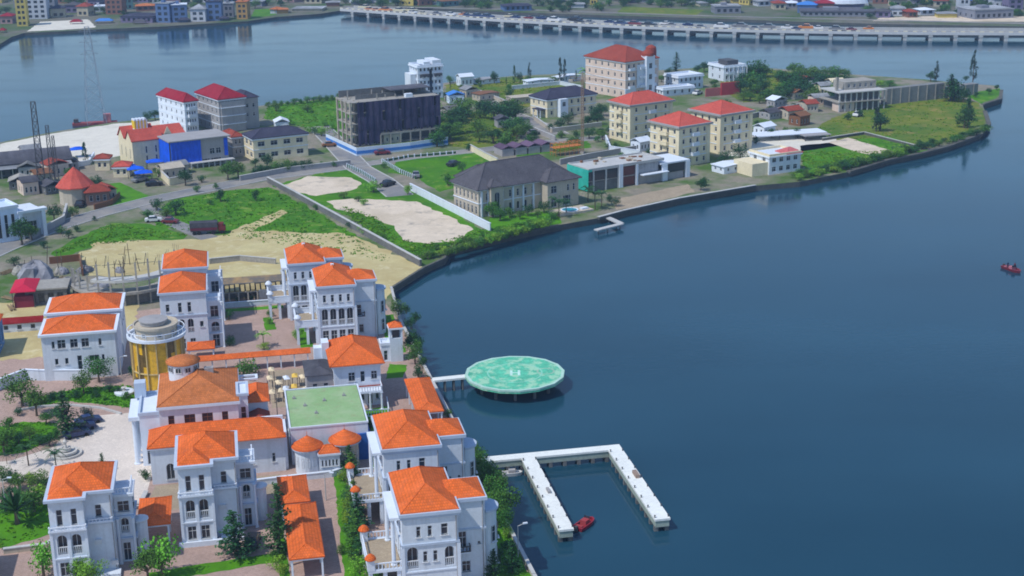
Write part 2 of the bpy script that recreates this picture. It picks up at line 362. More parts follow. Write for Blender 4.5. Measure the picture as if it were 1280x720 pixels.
# ------------------------------------------------------------------ trees
PROTO = {}
def leafquad(mb, c, s_, r, n=None, mi=0):
    n = n or Vector((r.gauss(0, 1), r.gauss(0, 1), r.gauss(0.5, 1)))
    n = n.normalized() if n.length > 0 else Vector((0, 0, 1)); a = n.orthogonal().normalized(); b = n.cross(a); t = r.uniform(0, pi)
    a, b = a * cos(t) + b * sin(t), b * cos(t) - a * sin(t); e = r.uniform(0.5, 0.9)
    mb.add([c - a * s_, c - b * s_ * e, c + a * s_, c + b * s_ * e], [(0, 1, 2, 3)], mi)
def proto(kind, var):
    """unit tree: height 1; returns trunk mesh, crown mesh"""
    key = (kind, var)
    if key in PROTO: return PROTO[key]
    r = random.Random(hash(kind) % 1000 if False else sum(map(ord, kind)) * 7 + var); T = MB(); C = MB()
    def blob(c, rad, n, s_, flat=1.0):
        for _ in range(n):
            d = Vector((r.gauss(0, 1), r.gauss(0, 1), r.gauss(0, 1))).normalized(); q = rad * r.uniform(0.55, 1.08)
            leafquad(C, c + Vector((d.x * q, d.y * q, d.z * q * flat)), s_ * r.uniform(0.6, 1.3), r, d + Vector((r.gauss(0, .6), r.gauss(0, .6), r.gauss(0, .6))))
    if kind == 'broad':
        T.tube((0, 0, -0.02), (0.01, 0, 0.4), 0.035, 0.022, 7)
        for i in range(6):
            a = i * 1.05 + r.random(); e = Vector((cos(a) * r.uniform(.15, .26), sin(a) * r.uniform(.15, .26), r.uniform(.36, .74)))
            T.tube((0.01, 0, 0.28), e, 0.017, 0.006, 5); blob(e, r.uniform(.14, .20), 130, .024)
        for _ in range(7): blob(Vector((r.gauss(0, .12), r.gauss(0, .12), r.uniform(.45, .84))), r.uniform(.12, .19), 120, .024)
    elif kind == 'bush':
        T.tube((0, 0, -0.02), (0, 0, 0.4), 0.05, 0.03, 6)
        for _ in range(12):
            a = r.uniform(0, 2 * pi); q = r.uniform(0, .36); blob(Vector((cos(a) * q, sin(a) * q, r.uniform(.25, .68))), r.uniform(.16, .28), 75, .034)
    elif kind == 'conifer':
        T.tube((0, 0, -0.02), (0, 0, 0.97), 0.022, 0.004, 6)
        z = 0.08
        while z < 0.98:
            R_ = 0.27 * (1 - z) ** 0.75 + 0.015; n = max(5, int(11 * (1 - z)) + 3)
            for i in range(n):
                a = r.uniform(0, 2 * pi); L_ = R_ * r.uniform(.65, 1.12); m_ = int(5 + 10 * L_ / .27)
                for j in range(m_):
                    t = (j + .5) / m_; c = Vector((cos(a) * L_ * t, sin(a) * L_ * t, z + 0.05 * t + r.gauss(0, .008)))
                    leafquad(C, c + Vector((r.gauss(0, .012), r.gauss(0, .012), 0)), .021 * r.uniform(.6, 1.3), r, Vector((r.gauss(0, .4), r.gauss(0, .4), 1)))
            z += 0.048
    elif kind == 'casuarina':
        T.tube((0, 0, -0.02), (0, 0, 0.96), 0.018, 0.004, 6)
        for _ in range(46):
            z = r.uniform(.12, .97); a = r.uniform(0, 2 * pi); R_ = .17 * math.sin(min(1, (1.02 - z) * 1.5) * pi / 2) * r.uniform(.5, 1)
            blob(Vector((cos(a) * R_ * .7, sin(a) * R_ * .7, z)), .045, 26, .017, 1.6)
    elif kind == 'palm':
        T.tube((0, 0, -0.02), (0.02, 0, 0.62), 0.022, 0.016, 7)
        for i in range(15):
            a = i * 2.4 + r.uniform(-.2, .2); L_ = r.uniform(.32, .44); up = r.uniform(.1, .42)
            for j in range(12):
                t = (j + 1) / 12; x = L_ * t; z = .62 + up * t * 1.3 - .55 * t * t * (1.1 - up)
                for sd_ in (-1, 1):
                    c = Vector((0.02 + cos(a) * x, sin(a) * x, z)); l = Vector((-sin(a), cos(a), -.55)) * sd_; l.z = -.5; l = l.normalized() * .09 * (1.1 - t * .7); dd = Vector((cos(a), sin(a), 0)) * .016
                    C.add([c - dd, c + dd, c + l + dd * .3, c + l - dd * .3], [(0, 1, 2, 3)])
    elif kind == 'cycad':
        T.tube((0, 0, -0.02), (0, 0, 0.35), 0.07, 0.05, 6)
        for i in range(60):
            a = r.uniform(0, 2 * pi); el = r.uniform(-.1, 1.4); L_ = r.uniform(.35, .62); d = Vector((cos(a) * cos(el), sin(a) * cos(el), sin(el))); s_ = Vector((-sin(a), cos(a), 0)) * .035
            b = Vector((0, 0, .38)); C.add([b - s_ * .4, b + s_ * .4, b + d * L_ + s_, b + d * L_ * 1.1, b + d * L_ - s_], [(0, 1, 2, 3, 4)])
    tm = T.build('trunk', BARK); cm = C.build('crown', LEAF)
    PROTO[key] = (tm.data, cm.data); bpy.data.objects.remove(tm); bpy.data.objects.remove(cm); return PROTO[key]
CROWN = {}
TR = random.Random(5)
def tree(kind, loc, h, leaf, label, cat='tree', group=None, wide=1.0, name=None):
    var = TR.randrange(3); tm, cm = proto(kind, var); key = (kind, var, leaf.name)
    if key not in CROWN:
        c2 = cm.copy(); c2.materials.clear(); c2.materials.append(leaf); CROWN[key] = c2
    if not name and kind in ('bush', 'broad') and ' shrub' in ' ' + label: name = 'shrub'; group = group or 'shrubs'
    if not name and kind == 'bush' and ' tree' in ' ' + label: name = 'broadleaf_tree'; group = group or 'trees'
    name = name or {'broad': 'broadleaf_tree', 'bush': 'bush', 'conifer': 'conifer_tree', 'casuarina': 'casuarina_tree', 'palm': 'palm_tree', 'cycad': 'cycad_plant'}[kind]
    o = thing(name, label, cat, loc, TR.uniform(0, 6.28), group or ('bushes' if kind == 'bush' else 'trees'), auto=True)
    if kind == 'broad': wide *= 1.25
    if kind == 'conifer': wide *= 1.15
    o.scale = (h * wide, h * wide, h)
    for nm, me in (('trunk', tm), ('crown', CROWN[key])):
        c = bpy.data.objects.new(nm, me); COL.objects.link(c); c.parent = o
    return o
def treepx(kind, x, yb, yt, leaf, label, wide=1.0, **k):
    return tree(kind, P(x, yb), max(0.8, hgt(x, yb, yt)), leaf, label, wide=wide, **k)
HAZE = 0.0002
# ================================================================== WATER, LAND
def water_mat():
    m = bpy.data.materials.new('lagoon_water'); m.use_nodes = True; n = m.node_tree; N = n.nodes; L_ = n.links
    b = N['Principled BSDF']; b.inputs['Roughness'].default_value = 0.13; b.inputs['IOR'].default_value = 1.33; b.inputs['Specular IOR Level'].default_value = 0.42; b.inputs['Specular Tint'].default_value = (.72, .86, 1, 1)
    geo = N.new('ShaderNodeNewGeometry')
    def noise(sc, det, sy=1.0):
        mp = N.new('ShaderNodeMapping'); mp.inputs['Scale'].default_value = (1, sy, 1); L_.new(geo.outputs['Position'], mp.inputs[0])
        t = N.new('ShaderNodeTexNoise'); t.inputs['Scale'].default_value = sc; t.inputs['Detail'].default_value = det; L_.new(mp.outputs[0], t.inputs[0]); return t.outputs[0]
    r = N.new('ShaderNodeValToRGB'); r.color_ramp.elements[0].position = .3; r.color_ramp.elements[1].position = .72
    r.color_ramp.elements[0].color = (0.007, 0.042, 0.072, 1); r.color_ramp.elements[1].color = (0.014, 0.064, 0.105, 1)
    L_.new(noise(0.012, 4, 1.8), r.inputs[0]); L_.new(r.outputs[0], b.inputs['Base Color'])
    ad = N.new('ShaderNodeMath'); ad.operation = 'MULTIPLY_ADD'; ad.inputs[1].default_value = 0.35
    L_.new(noise(2.2, 3, 1.5), ad.inputs[0]); L_.new(noise(0.55, 4, 1.6), ad.inputs[2])
    bp = N.new('ShaderNodeBump'); bp.inputs['Strength'].default_value = 0.15; bp.inputs['Distance'].default_value = 0.10
    L_.new(ad.outputs[0], bp.inputs['Height']); L_.new(bp.outputs[0], b.inputs['Normal'])
    rr = N.new('ShaderNodeMapRange'); rr.inputs[1].default_value = .35; rr.inputs[2].default_value = .65; rr.inputs[3].default_value = .05; rr.inputs[4].default_value = .17
    L_.new(noise(0.02, 5, 3.0), rr.inputs[0]); L_.new(rr.outputs[0], b.inputs['Roughness'])
    return m
mb = MB(); mb.add([(-9000, -3000, 0), (9000, -3000, 0), (9000, 15000, 0), (-9000, 15000, 0)], [(0, 1, 2, 3)])
struct(mb.build('water', water_mat()))
DIRT = mat('dusty_ground', (0.27, 0.24, 0.19), kind='patchy', col2=(0.07, 0.14, 0.025), col3=(0.18, 0.165, 0.14), ps=0.06, var=.2, bump=.5)
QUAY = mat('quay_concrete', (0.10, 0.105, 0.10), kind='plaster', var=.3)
SAND = mat('tan_sand', (0.55, 0.47, 0.24), kind='patchy', col2=(0.46, 0.37, 0.18), col3=(0.62, 0.55, 0.34), ps=0.09, bump=.5)
SANDW = mat('pale_sand', (0.68, 0.57, 0.45), kind='patchy', col2=(0.52, 0.43, 0.32), col3=(0.30, 0.27, 0.23), ps=0.07, pa=.5, pb=.7)
BEACH = mat('white_sand', (0.70, 0.66, 0.58), kind='patchy', col2=(0.52, 0.48, 0.42), ps=0.08, pa=.55, pb=.7)
GRASS = mat('grass_green', (0.075, 0.23, 0.002), kind='patchy', col2=(0.045, 0.16, 0.003), col3=(0.24, 0.30, 0.06), ps=0.10, var=.2, bump=.8)
GRASSY = mat('dry_grass', (0.17, 0.20, 0.02), kind='patchy', col2=(0.08, 0.15, 0.015), col3=(0.30, 0.22, 0.08), ps=0.06, var=.2, bump=.8)
LAWN = mat('lawn_green', (0.085, 0.27, 0.006), kind='patchy', col2=(0.06, 0.19, 0.006), ps=0.25, var=.15, bump=.6)
ASPH = mat('asphalt', (0.22, 0.22, 0.23), kind='patchy', col2=(0.30, 0.28, 0.26), ps=0.12, var=.15)
PAVER = mat('mauve_pavers', (0.50, 0.36, 0.31), kind='paver', var=.15)
PAVEL = mat('sandy_paving', (0.45, 0.37, 0.27), kind='paver', var=.15)
PLAZA = mat('pale_plaza_stone', (0.78, 0.70, 0.63), kind='paver', var=.05)
KERB = mat('pale_kerb', (0.50, 0.50, 0.50), kind='plaster')
def PX(l, z=1.5): return [P(a, b, z) for a, b in l]
def CX(l, z=1.5): return [CU(a, b, z) for a, b in l]
coast = [CU(38, -60), CU(34.8, 140), CU(34.2, 160), CU(30.6, 267)] + PX([(488, 361), (531, 334), (556, 323), (562, 313), (640, 293), (700, 281), (745, 273), (778, 265), (850, 249), (945, 232), (1000, 227), (1060, 215), (1110, 200), (1150, 192), (1185, 183), (1225, 168), (1236, 155), (1231, 138), (1228, 131), (1250, 124), (1252, 113), (1245, 107), (1200, 104), (1165, 100), (1110, 96), (1050, 92), (960, 85), (900, 83), (820, 88), (730, 91), (640, 95), (560, 103), (500, 114), (420, 121), (335, 131), (250, 141), (200, 147), (140, 153), (60, 166), (0, 178)]) + [Vector((-230, 430, 0)), Vector((-300, 300, 0)), Vector((-300, -60, 0))]
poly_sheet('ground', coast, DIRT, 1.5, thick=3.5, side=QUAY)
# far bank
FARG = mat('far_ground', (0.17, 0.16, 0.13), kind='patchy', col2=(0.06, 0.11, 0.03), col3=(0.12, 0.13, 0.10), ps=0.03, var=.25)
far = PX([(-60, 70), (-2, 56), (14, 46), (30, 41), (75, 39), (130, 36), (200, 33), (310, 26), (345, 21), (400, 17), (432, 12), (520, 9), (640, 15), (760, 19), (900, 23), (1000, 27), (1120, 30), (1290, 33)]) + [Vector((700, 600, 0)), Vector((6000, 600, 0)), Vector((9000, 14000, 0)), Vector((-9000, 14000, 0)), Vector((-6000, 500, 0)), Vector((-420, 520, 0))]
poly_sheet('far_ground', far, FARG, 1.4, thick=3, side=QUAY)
# ---- natural patches
Z1, Z2, Z3, Z4 = 1.504, 1.508, 1.512, 1.516
G = lambda name, l, m, z=Z1, amp=.5, seed=1: poly_sheet(name, PX(l), m, z, amp, 2.0, seed)
G('beach', [(0, 180), (60, 168), (140, 155), (210, 150), (215, 168), (150, 195), (120, 200), (80, 205), (0, 215)], BEACH)
G('grass_field', [(335, 132), (420, 122), (440, 150), (425, 175), (400, 172), (385, 160), (330, 148)], GRASS)
G('grass_field', [(556, 106), (640, 97), (700, 96), (715, 108), (680, 128), (640, 140), (600, 118), (560, 118)], GRASSY, Z2)
G('grass_field', [(545, 135), (620, 142), (650, 165), (640, 185), (600, 188), (545, 180)], GRASSY)
G('grass_field', [(485, 215), (500, 198), (600, 190), (622, 200), (600, 222), (575, 232), (550, 240), (520, 222)], GRASS)
G('grass_field', [(640, 186), (660, 182), (735, 176), (740, 184), (700, 190), (645, 196)], GRASS)
G('grass_field', [(900, 100), (940, 86), (1055, 94), (1060, 105), (1010, 122), (930, 128), (905, 115)], GRASSY)
G('meadow', [(1010, 160), (1060, 140), (1110, 128), (1180, 118), (1222, 128), (1232, 142), (1232, 154), (1205, 168), (1165, 184), (1120, 190), (1060, 195)], GRASSY)
G('meadow', [(1000, 182), (1040, 178), (1110, 170), (1150, 186), (1100, 201), (1055, 213), (1010, 221), (1003, 205)], GRASS, Z2)
G('sand_path', [(1035, 178), (1060, 172), (1120, 190), (1105, 197), (1070, 190)], SANDW, Z3, .3)
G('meadow', [(1205, 118), (1250, 110), (1250, 120), (1226, 130)], GRASS, Z2)
G('sand_lot', [(905, 178), (950, 165), (1045, 172), (1050, 182), (1000, 190), (960, 195), (905, 195)], BEACH, Z2)
G('sand_lot', [(960, 118), (1000, 105), (1060, 110), (1050, 140), (1020, 160), (985, 165), (940, 165)], DIRT, Z2)
G('lawn', [(116, 232), (150, 228), (186, 245), (150, 259), (130, 258)], LAWN, Z1, .2)
G('grass_field', [(180, 268), (225, 248), (270, 240), (335, 234), (360, 245), (400, 268), (440, 290), (500, 330), (440, 315), (380, 300), (300, 297), (240, 290), (200, 285)], GRASS, Z1, .8, 4)
G('grass_bank', [(62, 318), (95, 297), (140, 279), (190, 280), (235, 294), (225, 303), (160, 300), (110, 310), (80, 322)], GRASS, Z2, .5)
G('sand_lot', [(100, 318), (120, 303), (190, 300), (250, 300), (300, 288), (370, 290), (430, 292), (480, 312), (528, 334), (490, 358), (482, 375), (340, 360), (200, 345), (110, 345)], SAND, Z3, 1.0, 2)
G('sand_path', [(352, 262), (360, 266), (330, 282), (305, 292), (285, 294), (290, 288), (320, 276)], SAND, Z2, .5)
G('grass_field', [(340, 232), (400, 216), (440, 212), (480, 235), (520, 236), (600, 285), (612, 292), (560, 308), (540, 322), (500, 316), (440, 272), (380, 250)], GRASS, Z2, .6, 9)
G('sand_lot', [(345, 235), (385, 220), (440, 222), (452, 230), (440, 238), (395, 245)], SANDW, Z3, .5, 7)
G('sand_lot', [(408, 252), (440, 248), (520, 252), (560, 270), (592, 287), (575, 300), (535, 305), (505, 300), (495, 285), (455, 268), (420, 262)], SANDW, Z3, .8, 6)
G('grass_bank', [(1050, 213), (1150, 191), (1160, 186), (1100, 200), (1020, 215), (1003, 225)], GRASS, Z3)
G('lawn', [(612, 272), (700, 262), (702, 279), (640, 292), (600, 300)], LAWN, Z3, .3)
G('waterfront_terrace', [(765, 250), (860, 230), (868, 240), (790, 260), (770, 262)], PAVEL, Z2, .3)
# ---- roads with kerbs
def road(name, pts, wd, z=1.52, kerb=True):
    pts = [P(a, b) for a, b in pts]; L_, R_ = [], []
    for i, p in enumerate(pts):
        d = (pts[min(i + 1, len(pts) - 1)] - pts[max(i - 1, 0)]); d.z = 0; d.normalize(); nn = Vector((-d.y, d.x, 0)); L_.append(p + nn * wd / 2); R_.append(p - nn * wd / 2)
    mb = MB()
    for i in range(len(pts) - 1): q = [R_[i], R_[i + 1], L_[i + 1], L_[i]]; mb.add([(v.x, v.y, z) for v in q], [(0, 1, 2, 3)])
    struct(mb.build(name, ASPH))
    if kerb:
        mb = MB()
        for S_, sg in ((L_, 1), (R_, -1)):
            for a, b in zip(S_, S_[1:]):
                d = (b - a).normalized(); nn = Vector((-d.y, d.x, 0)) * sg * .3
                c = [a, b, b + nn, a + nn]; mb.add([(v.x, v.y, zz) for zz in (1.4, 1.64) for v in c], [(4, 5, 6, 7)[::sg], (0, 1, 5, 4)[::sg], (3, 2, 6, 7)[::-sg]])
        struct(mb.build('kerb', KERB))
road('road', [(-60, 340), (0, 312), (60, 287), (120, 268), (190, 250), (250, 238), (330, 222), (440, 208)], 6.5)
road('road', [(180, 256), (215, 278), (262, 298)], 4.5, 1.523, False)
road('road', [(398, 158), (415, 175), (448, 210), (475, 225), (500, 245)], 7, 1.526)
road('road', [(440, 208), (520, 196), (600, 188), (680, 178), (760, 172)], 5, 1.529)
road('road', [(598, 118), (620, 135), (660, 150), (700, 168)], 6, 1.532)
# ---- compound paving
C_ = lambda name, l, m, z, amp=0, seed=1: poly_sheet(name, CX(l), m, z, amp, 1.0, seed)
C_('compound_paving', [(-60, 140), (34, 140), (33.6, 165), (30.3, 262), (30.2, 268), (29, 280), (14, 290), (-6, 290), (-14, 288), (-40, 282), (-60, 280)], PAVER, 1.52)
C_('plaza', [(-27.6, 230), (-17, 230), (-14.5, 206), (-15.5, 193), (-24, 190), (-26, 198), (-29, 205), (-45, 207), (-60, 206), (-60, 213), (-36, 214), (-30, 218)], PLAZA, 1.526)
C_('side_path', [(-15.5, 190), (4, 193), (4, 199.5), (-14, 199.5)], PAVEL, 1.53)
C_('sand_yard', [(-60, 262), (-36, 262), (-36, 275), (-21, 275), (-20, 296), (-60, 300)], SAND, 1.53, .5)
C_('sea_path', [(23.5, 212), (26, 212), (28.5, 240), (26, 245), (23, 240)], PAVER, 1.53)
lawns = [[(-60, 214), (-44, 215), (-34, 217), (-30, 222), (-30.5, 228), (-36, 230), (-45, 226), (-60, 224)],
         [(-36, 236), (-30, 238), (-22, 234), (-17.5, 231), (-17, 238), (-20, 243), (-28, 244), (-35, 241)],
         [(-60, 196), (-45, 197), (-33, 199), (-28, 196), (-27, 187), (-33, 184), (-60, 183)],
         [(24, 236), (27, 236), (28.6, 242), (25.5, 243.5)], [(26.5, 249), (29.2, 249), (29.8, 272), (26.5, 272)],
         [(18, 212), (22.5, 212), (23, 223), (18, 222)], [(10.5, 256), (12.8, 256), (12.2, 268), (10, 268)], [(-3, 281.5), (8.5, 281.5), (8.5, 283.5), (-3, 283.5)],
         [(4.5, 268), (6.5, 268), (6, 276), (4.2, 276)], [(-14, 169.5), (3.2, 172), (3.2, 174.5), (-14, 172.5)], [(10.3, 160), (13, 160), (13.4, 197), (11.8, 197)], [(29.5, 150), (34, 150), (33.2, 178), (29.5, 178)],
         [(17.8, 198), (20, 199), (20, 203), (17.6, 203)], [(2.6, 160), (3.7, 160), (3.7, 186), (2.6, 186)]]
C_('yard_paving', [(3.9, 226.5), (13.2, 226.5), (13.2, 244.8), (3.9, 244.8)], PAVEL, 1.532, .2)
for i, l in enumerate(lawns):
    C_('lawn', l, LAWN, 1.535 + .003 * (i % 3), .18, i)
    if i in (0, 1, 2): tufts('lawn_grass', [tuple(v)[:2] for v in CX(l)], 500, LEAFG, 1.53, .22, .2, i)
# soft ground cover over the fields
for i, (l, n, m) in enumerate([([(180, 268), (270, 240), (335, 234), (400, 268), (500, 330), (300, 297), (200, 285)], 900, LEAFL), ([(335, 132), (420, 122), (440, 150), (425, 175), (330, 148)], 700, LEAFL),
        ([(1010, 160), (1110, 128), (1180, 118), (1232, 142), (1205, 168), (1120, 190)], 500, LEAF), ([(1000, 190), (1150, 188), (1055, 213), (1005, 223)], 500, LEAF), ([(612, 285), (700, 272), (640, 291), (560, 312), (530, 325), (500, 316)], 500, LEAF),
        ([(545, 128), (645, 140), (650, 175), (545, 185)], 700, LEAF), ([(900, 100), (940, 86), (1055, 94), (1010, 122), (930, 128)], 500, LEAF), ([(430, 258), (470, 272), (500, 300), (560, 306), (505, 318), (450, 285)], 400, LEAF), ([(62, 318), (140, 279), (235, 294), (110, 308)], 300, LEAFL), ([(556, 106), (700, 96), (690, 120), (600, 118)], 400, LEAF)]):
    tufts('scrub', [tuple(v)[:2] for v in PX(l)], n, LEAFG, 1.5, .3, .22, 20 + i)
# ================================================================== WALLS
def wallrun(name, label, pts, h, th=0.3, m=WHITE, cap=True, cat='wall', z=1.5, post=0, postm=None, group=None):
    pts = [Vector(p) for p in pts]; o0 = pts[0]; root = thing(name, label, cat, (o0.x, o0.y, z), 0, group)
    mb = MB(); mc = MB()
    for a, b in zip(pts, pts[1:]):
        a = a - o0; b = b - o0; L_ = math.hypot(b.x - a.x, b.y - a.y); M = Matrix.Translation((a.x, a.y, 0)) @ Matrix.Rotation(math.atan2(b.y - a.y, b.x - a.x), 4, 'Z')
        mb.box(0, -th / 2, -.3, L_, th / 2, h, M=M)
        if cap: mc.box(-.05, -th / 2 - .08, h, L_ + .05, th / 2 + .08, h + .12, M=M)
        if post:
            k = 0.0
            while k < L_: pb = MB(); pb.box(k - .16, -th / 2 - .1, -.1, k + .16, th / 2 + .1, h + .3, M=M); pb.build('post', postm, root); k += post
    mb.build('wall_panel', m, root)
    if mc.v: mc.build('coping', postm or (TRIM if m in (WHITE, TRIM) else KERB), root)
    return root
MOSS = mat('mossy_stone', (0.12, 0.12, 0.11), kind='plaster', var=.3)
wallrun('sea_wall', 'long low grey sea wall along the lagoon side of the orange roofed villas', [CU(34.5, 140), CU(34.0, 160), CU(30.4, 267), P(489, 362)], .6, .35, BEIGE)
wallrun('sea_wall', 'grey concrete edge of the small notch of water beside the tan sand lot', PX([(489, 361), (530, 335), (555, 324), (562, 313), (640, 294), (698, 282)]), .3, .6, MOSS, False)
wallrun('sea_wall', 'grey concrete quay wall below the green netted construction block', PX([(748, 273), (778, 265), (850, 249), (944, 233)]), .35, .7, QUAY)
wallrun('sea_wall', 'sloping grey embankment wall curving round the grassy tip of the peninsula', PX([(1060, 215), (1110, 200), (1150, 192), (1185, 183), (1225, 168), (1236, 155), (1231, 139)]), .25, 1.4, MOSS, False)
wallrun('sea_wall', 'short grey wall round the small green terrace at the far tip', PX([(1228, 131), (1250, 124), (1252, 113)]), .3, 1.2, MOSS, False)
wallrun('boundary_wall', 'dark grey boundary wall running diagonally between the green field and the bare plots', PX([(335, 228), (365, 244), (425, 277), (470, 302), (526, 333)]), 1.5, .5, CONC_D)
wallrun('boundary_wall', 'long white hoarding wall running down to the water left of the grey mansion', PX([(513, 238), (560, 262), (613, 289)]), 1.9, .3, WHITE)
wallrun('boundary_wall', 'grey garden wall along the road below the beige navy roofed house', PX([(300, 226), (360, 215), (438, 206)]), 1.4, .4, GREYW)
wallrun('picket_fence', 'row of white posts along the near edge of the central junction', PX([(434, 209), (452, 217), (470, 228)]), .9, .1, LEAFD, False, 'fence', 1.5, 1.5, TRIM)
wallrun('picket_fence', 'row of white posts with plants at the corner of the grass plot by the junction', PX([(478, 203), (500, 216), (520, 224)]), .9, .1, LEAFD, False, 'fence', 1.5, 1.3, TRIM)
wallrun('picket_fence', 'row of white posts along the street below the navy netted block', PX([(478, 203), (510, 197), (570, 192)]), .7, .1, LEAFD, False, 'fence', 1.5, 2.0, TRIM)
wallrun('boundary_wall', 'curving white garden wall in front of the two storey white house at left', CX([(-60, 238), (-44, 244), (-38, 250.5), (-35.5, 249.5), (-27, 247.5)]), 1.9, .35, WHITE)
wallrun('boundary_wall', 'pale wall beside the road below the blue and white house', PX([(38, 300), (80, 278), (84, 262)]), 1.6, .4, GREYW)
wallrun('boundary_wall', 'small cream wall behind the yard of the grey mansion', PX([(588, 188), (606, 198), (622, 206)]), 1.8, .3, CREAM)
wallrun('boundary_wall', 'white wall closing the back of the mauve paved court', CX([(-4, 284.5), (9, 284.5)]), 1.0, .3, WHITE)
wallrun('boundary_wall', 'low cream garden wall below the three domed kiosks', CX([(-.5, 196.2), (5, 196.6), (11.5, 196.8), (15.5, 199)]), .9, .3, WHITE)
wallrun('boundary_wall', 'low wall round the bottom left garden bed', CX([(-33, 182.2), (-27.5, 182.5), (-25.6, 186)]), .7, .4, BEIGE)
for lb, pts, h_, m_ in [('white plot wall left of the left coral roofed block', [(757, 176), (763, 190), (800, 196)], 1.8, WHITE), ('grey plot wall behind the green netted construction block', [(700, 206), (740, 198), (800, 188)], 1.6, GREYW), ('pale wall in front of the long navy roofed house', [(668, 150), (690, 166), (752, 158)], 1.4, BEIGE),
  ('tan wall along the rubble plot right of the white five storey block', [(556, 126), (600, 118), (640, 134)], 1.6, BEIGE), ('grey wall along the street right of the belt of bushes', [(612, 140), (652, 158), (694, 176)], 1.4, GREYW), ('low white wall at the foot of the rightmost coral roofed block', [(890, 212), (940, 200), (952, 206)], 1.2, WHITE), ('cream wall round the yard of the blue wrapped building', [(196, 216), (212, 232), (240, 226)], 2.0, CREAM),
  ('brown yard wall beside the cone roofed house', [(118, 262), (140, 256), (150, 246)], 1.4, WOOD), ('pale wall between the beach and the lattice masts', [(80, 212), (112, 206), (118, 196)], 1.4, WHITE), ('grey wall behind the dusty yard of shacks at right', [(930, 150), (985, 138), (1040, 128)], 1.6, CONC), ('long low retaining wall along the meadow behind the sand path', [(1028, 176), (1080, 168), (1150, 186)], .8, MOSS), ('white wall left of the peach block by the back shore', [(640, 112), (700, 106), (728, 112)], 1.4, WHITE), ('tan wall right of the half built gallery behind the court', [(352, 378), (360, 366), (352, 350)], 2.2, BEIGE), ('short broken wall on the tan sand beside the rear villas', [(262, 330), (300, 326), (345, 330)], 1.2, CONC), ('rough timber fence along the left building site', [(62, 330), (100, 326), (104, 345)], 1.6, WOOD)]:
    wallrun('boundary_wall', lb, PX(pts), h_, .3, m_, m_ is not WOOD)
wallrun('garden_kerb', 'curved pale kerb between the round lawn and the mauve drive', CX([(-38, 235), (-34, 236), (-29, 235.5), (-24, 233), (-20.5, 229.5)]), .35, .35, KERB, False, 'kerb')
wallrun('plaza_steps', 'dark edged step along the near side of the pale plaza', CX([(-21, 190.5), (-16, 192.5), (-15.2, 197)]), .4, .5, GREYW, True, 'step')
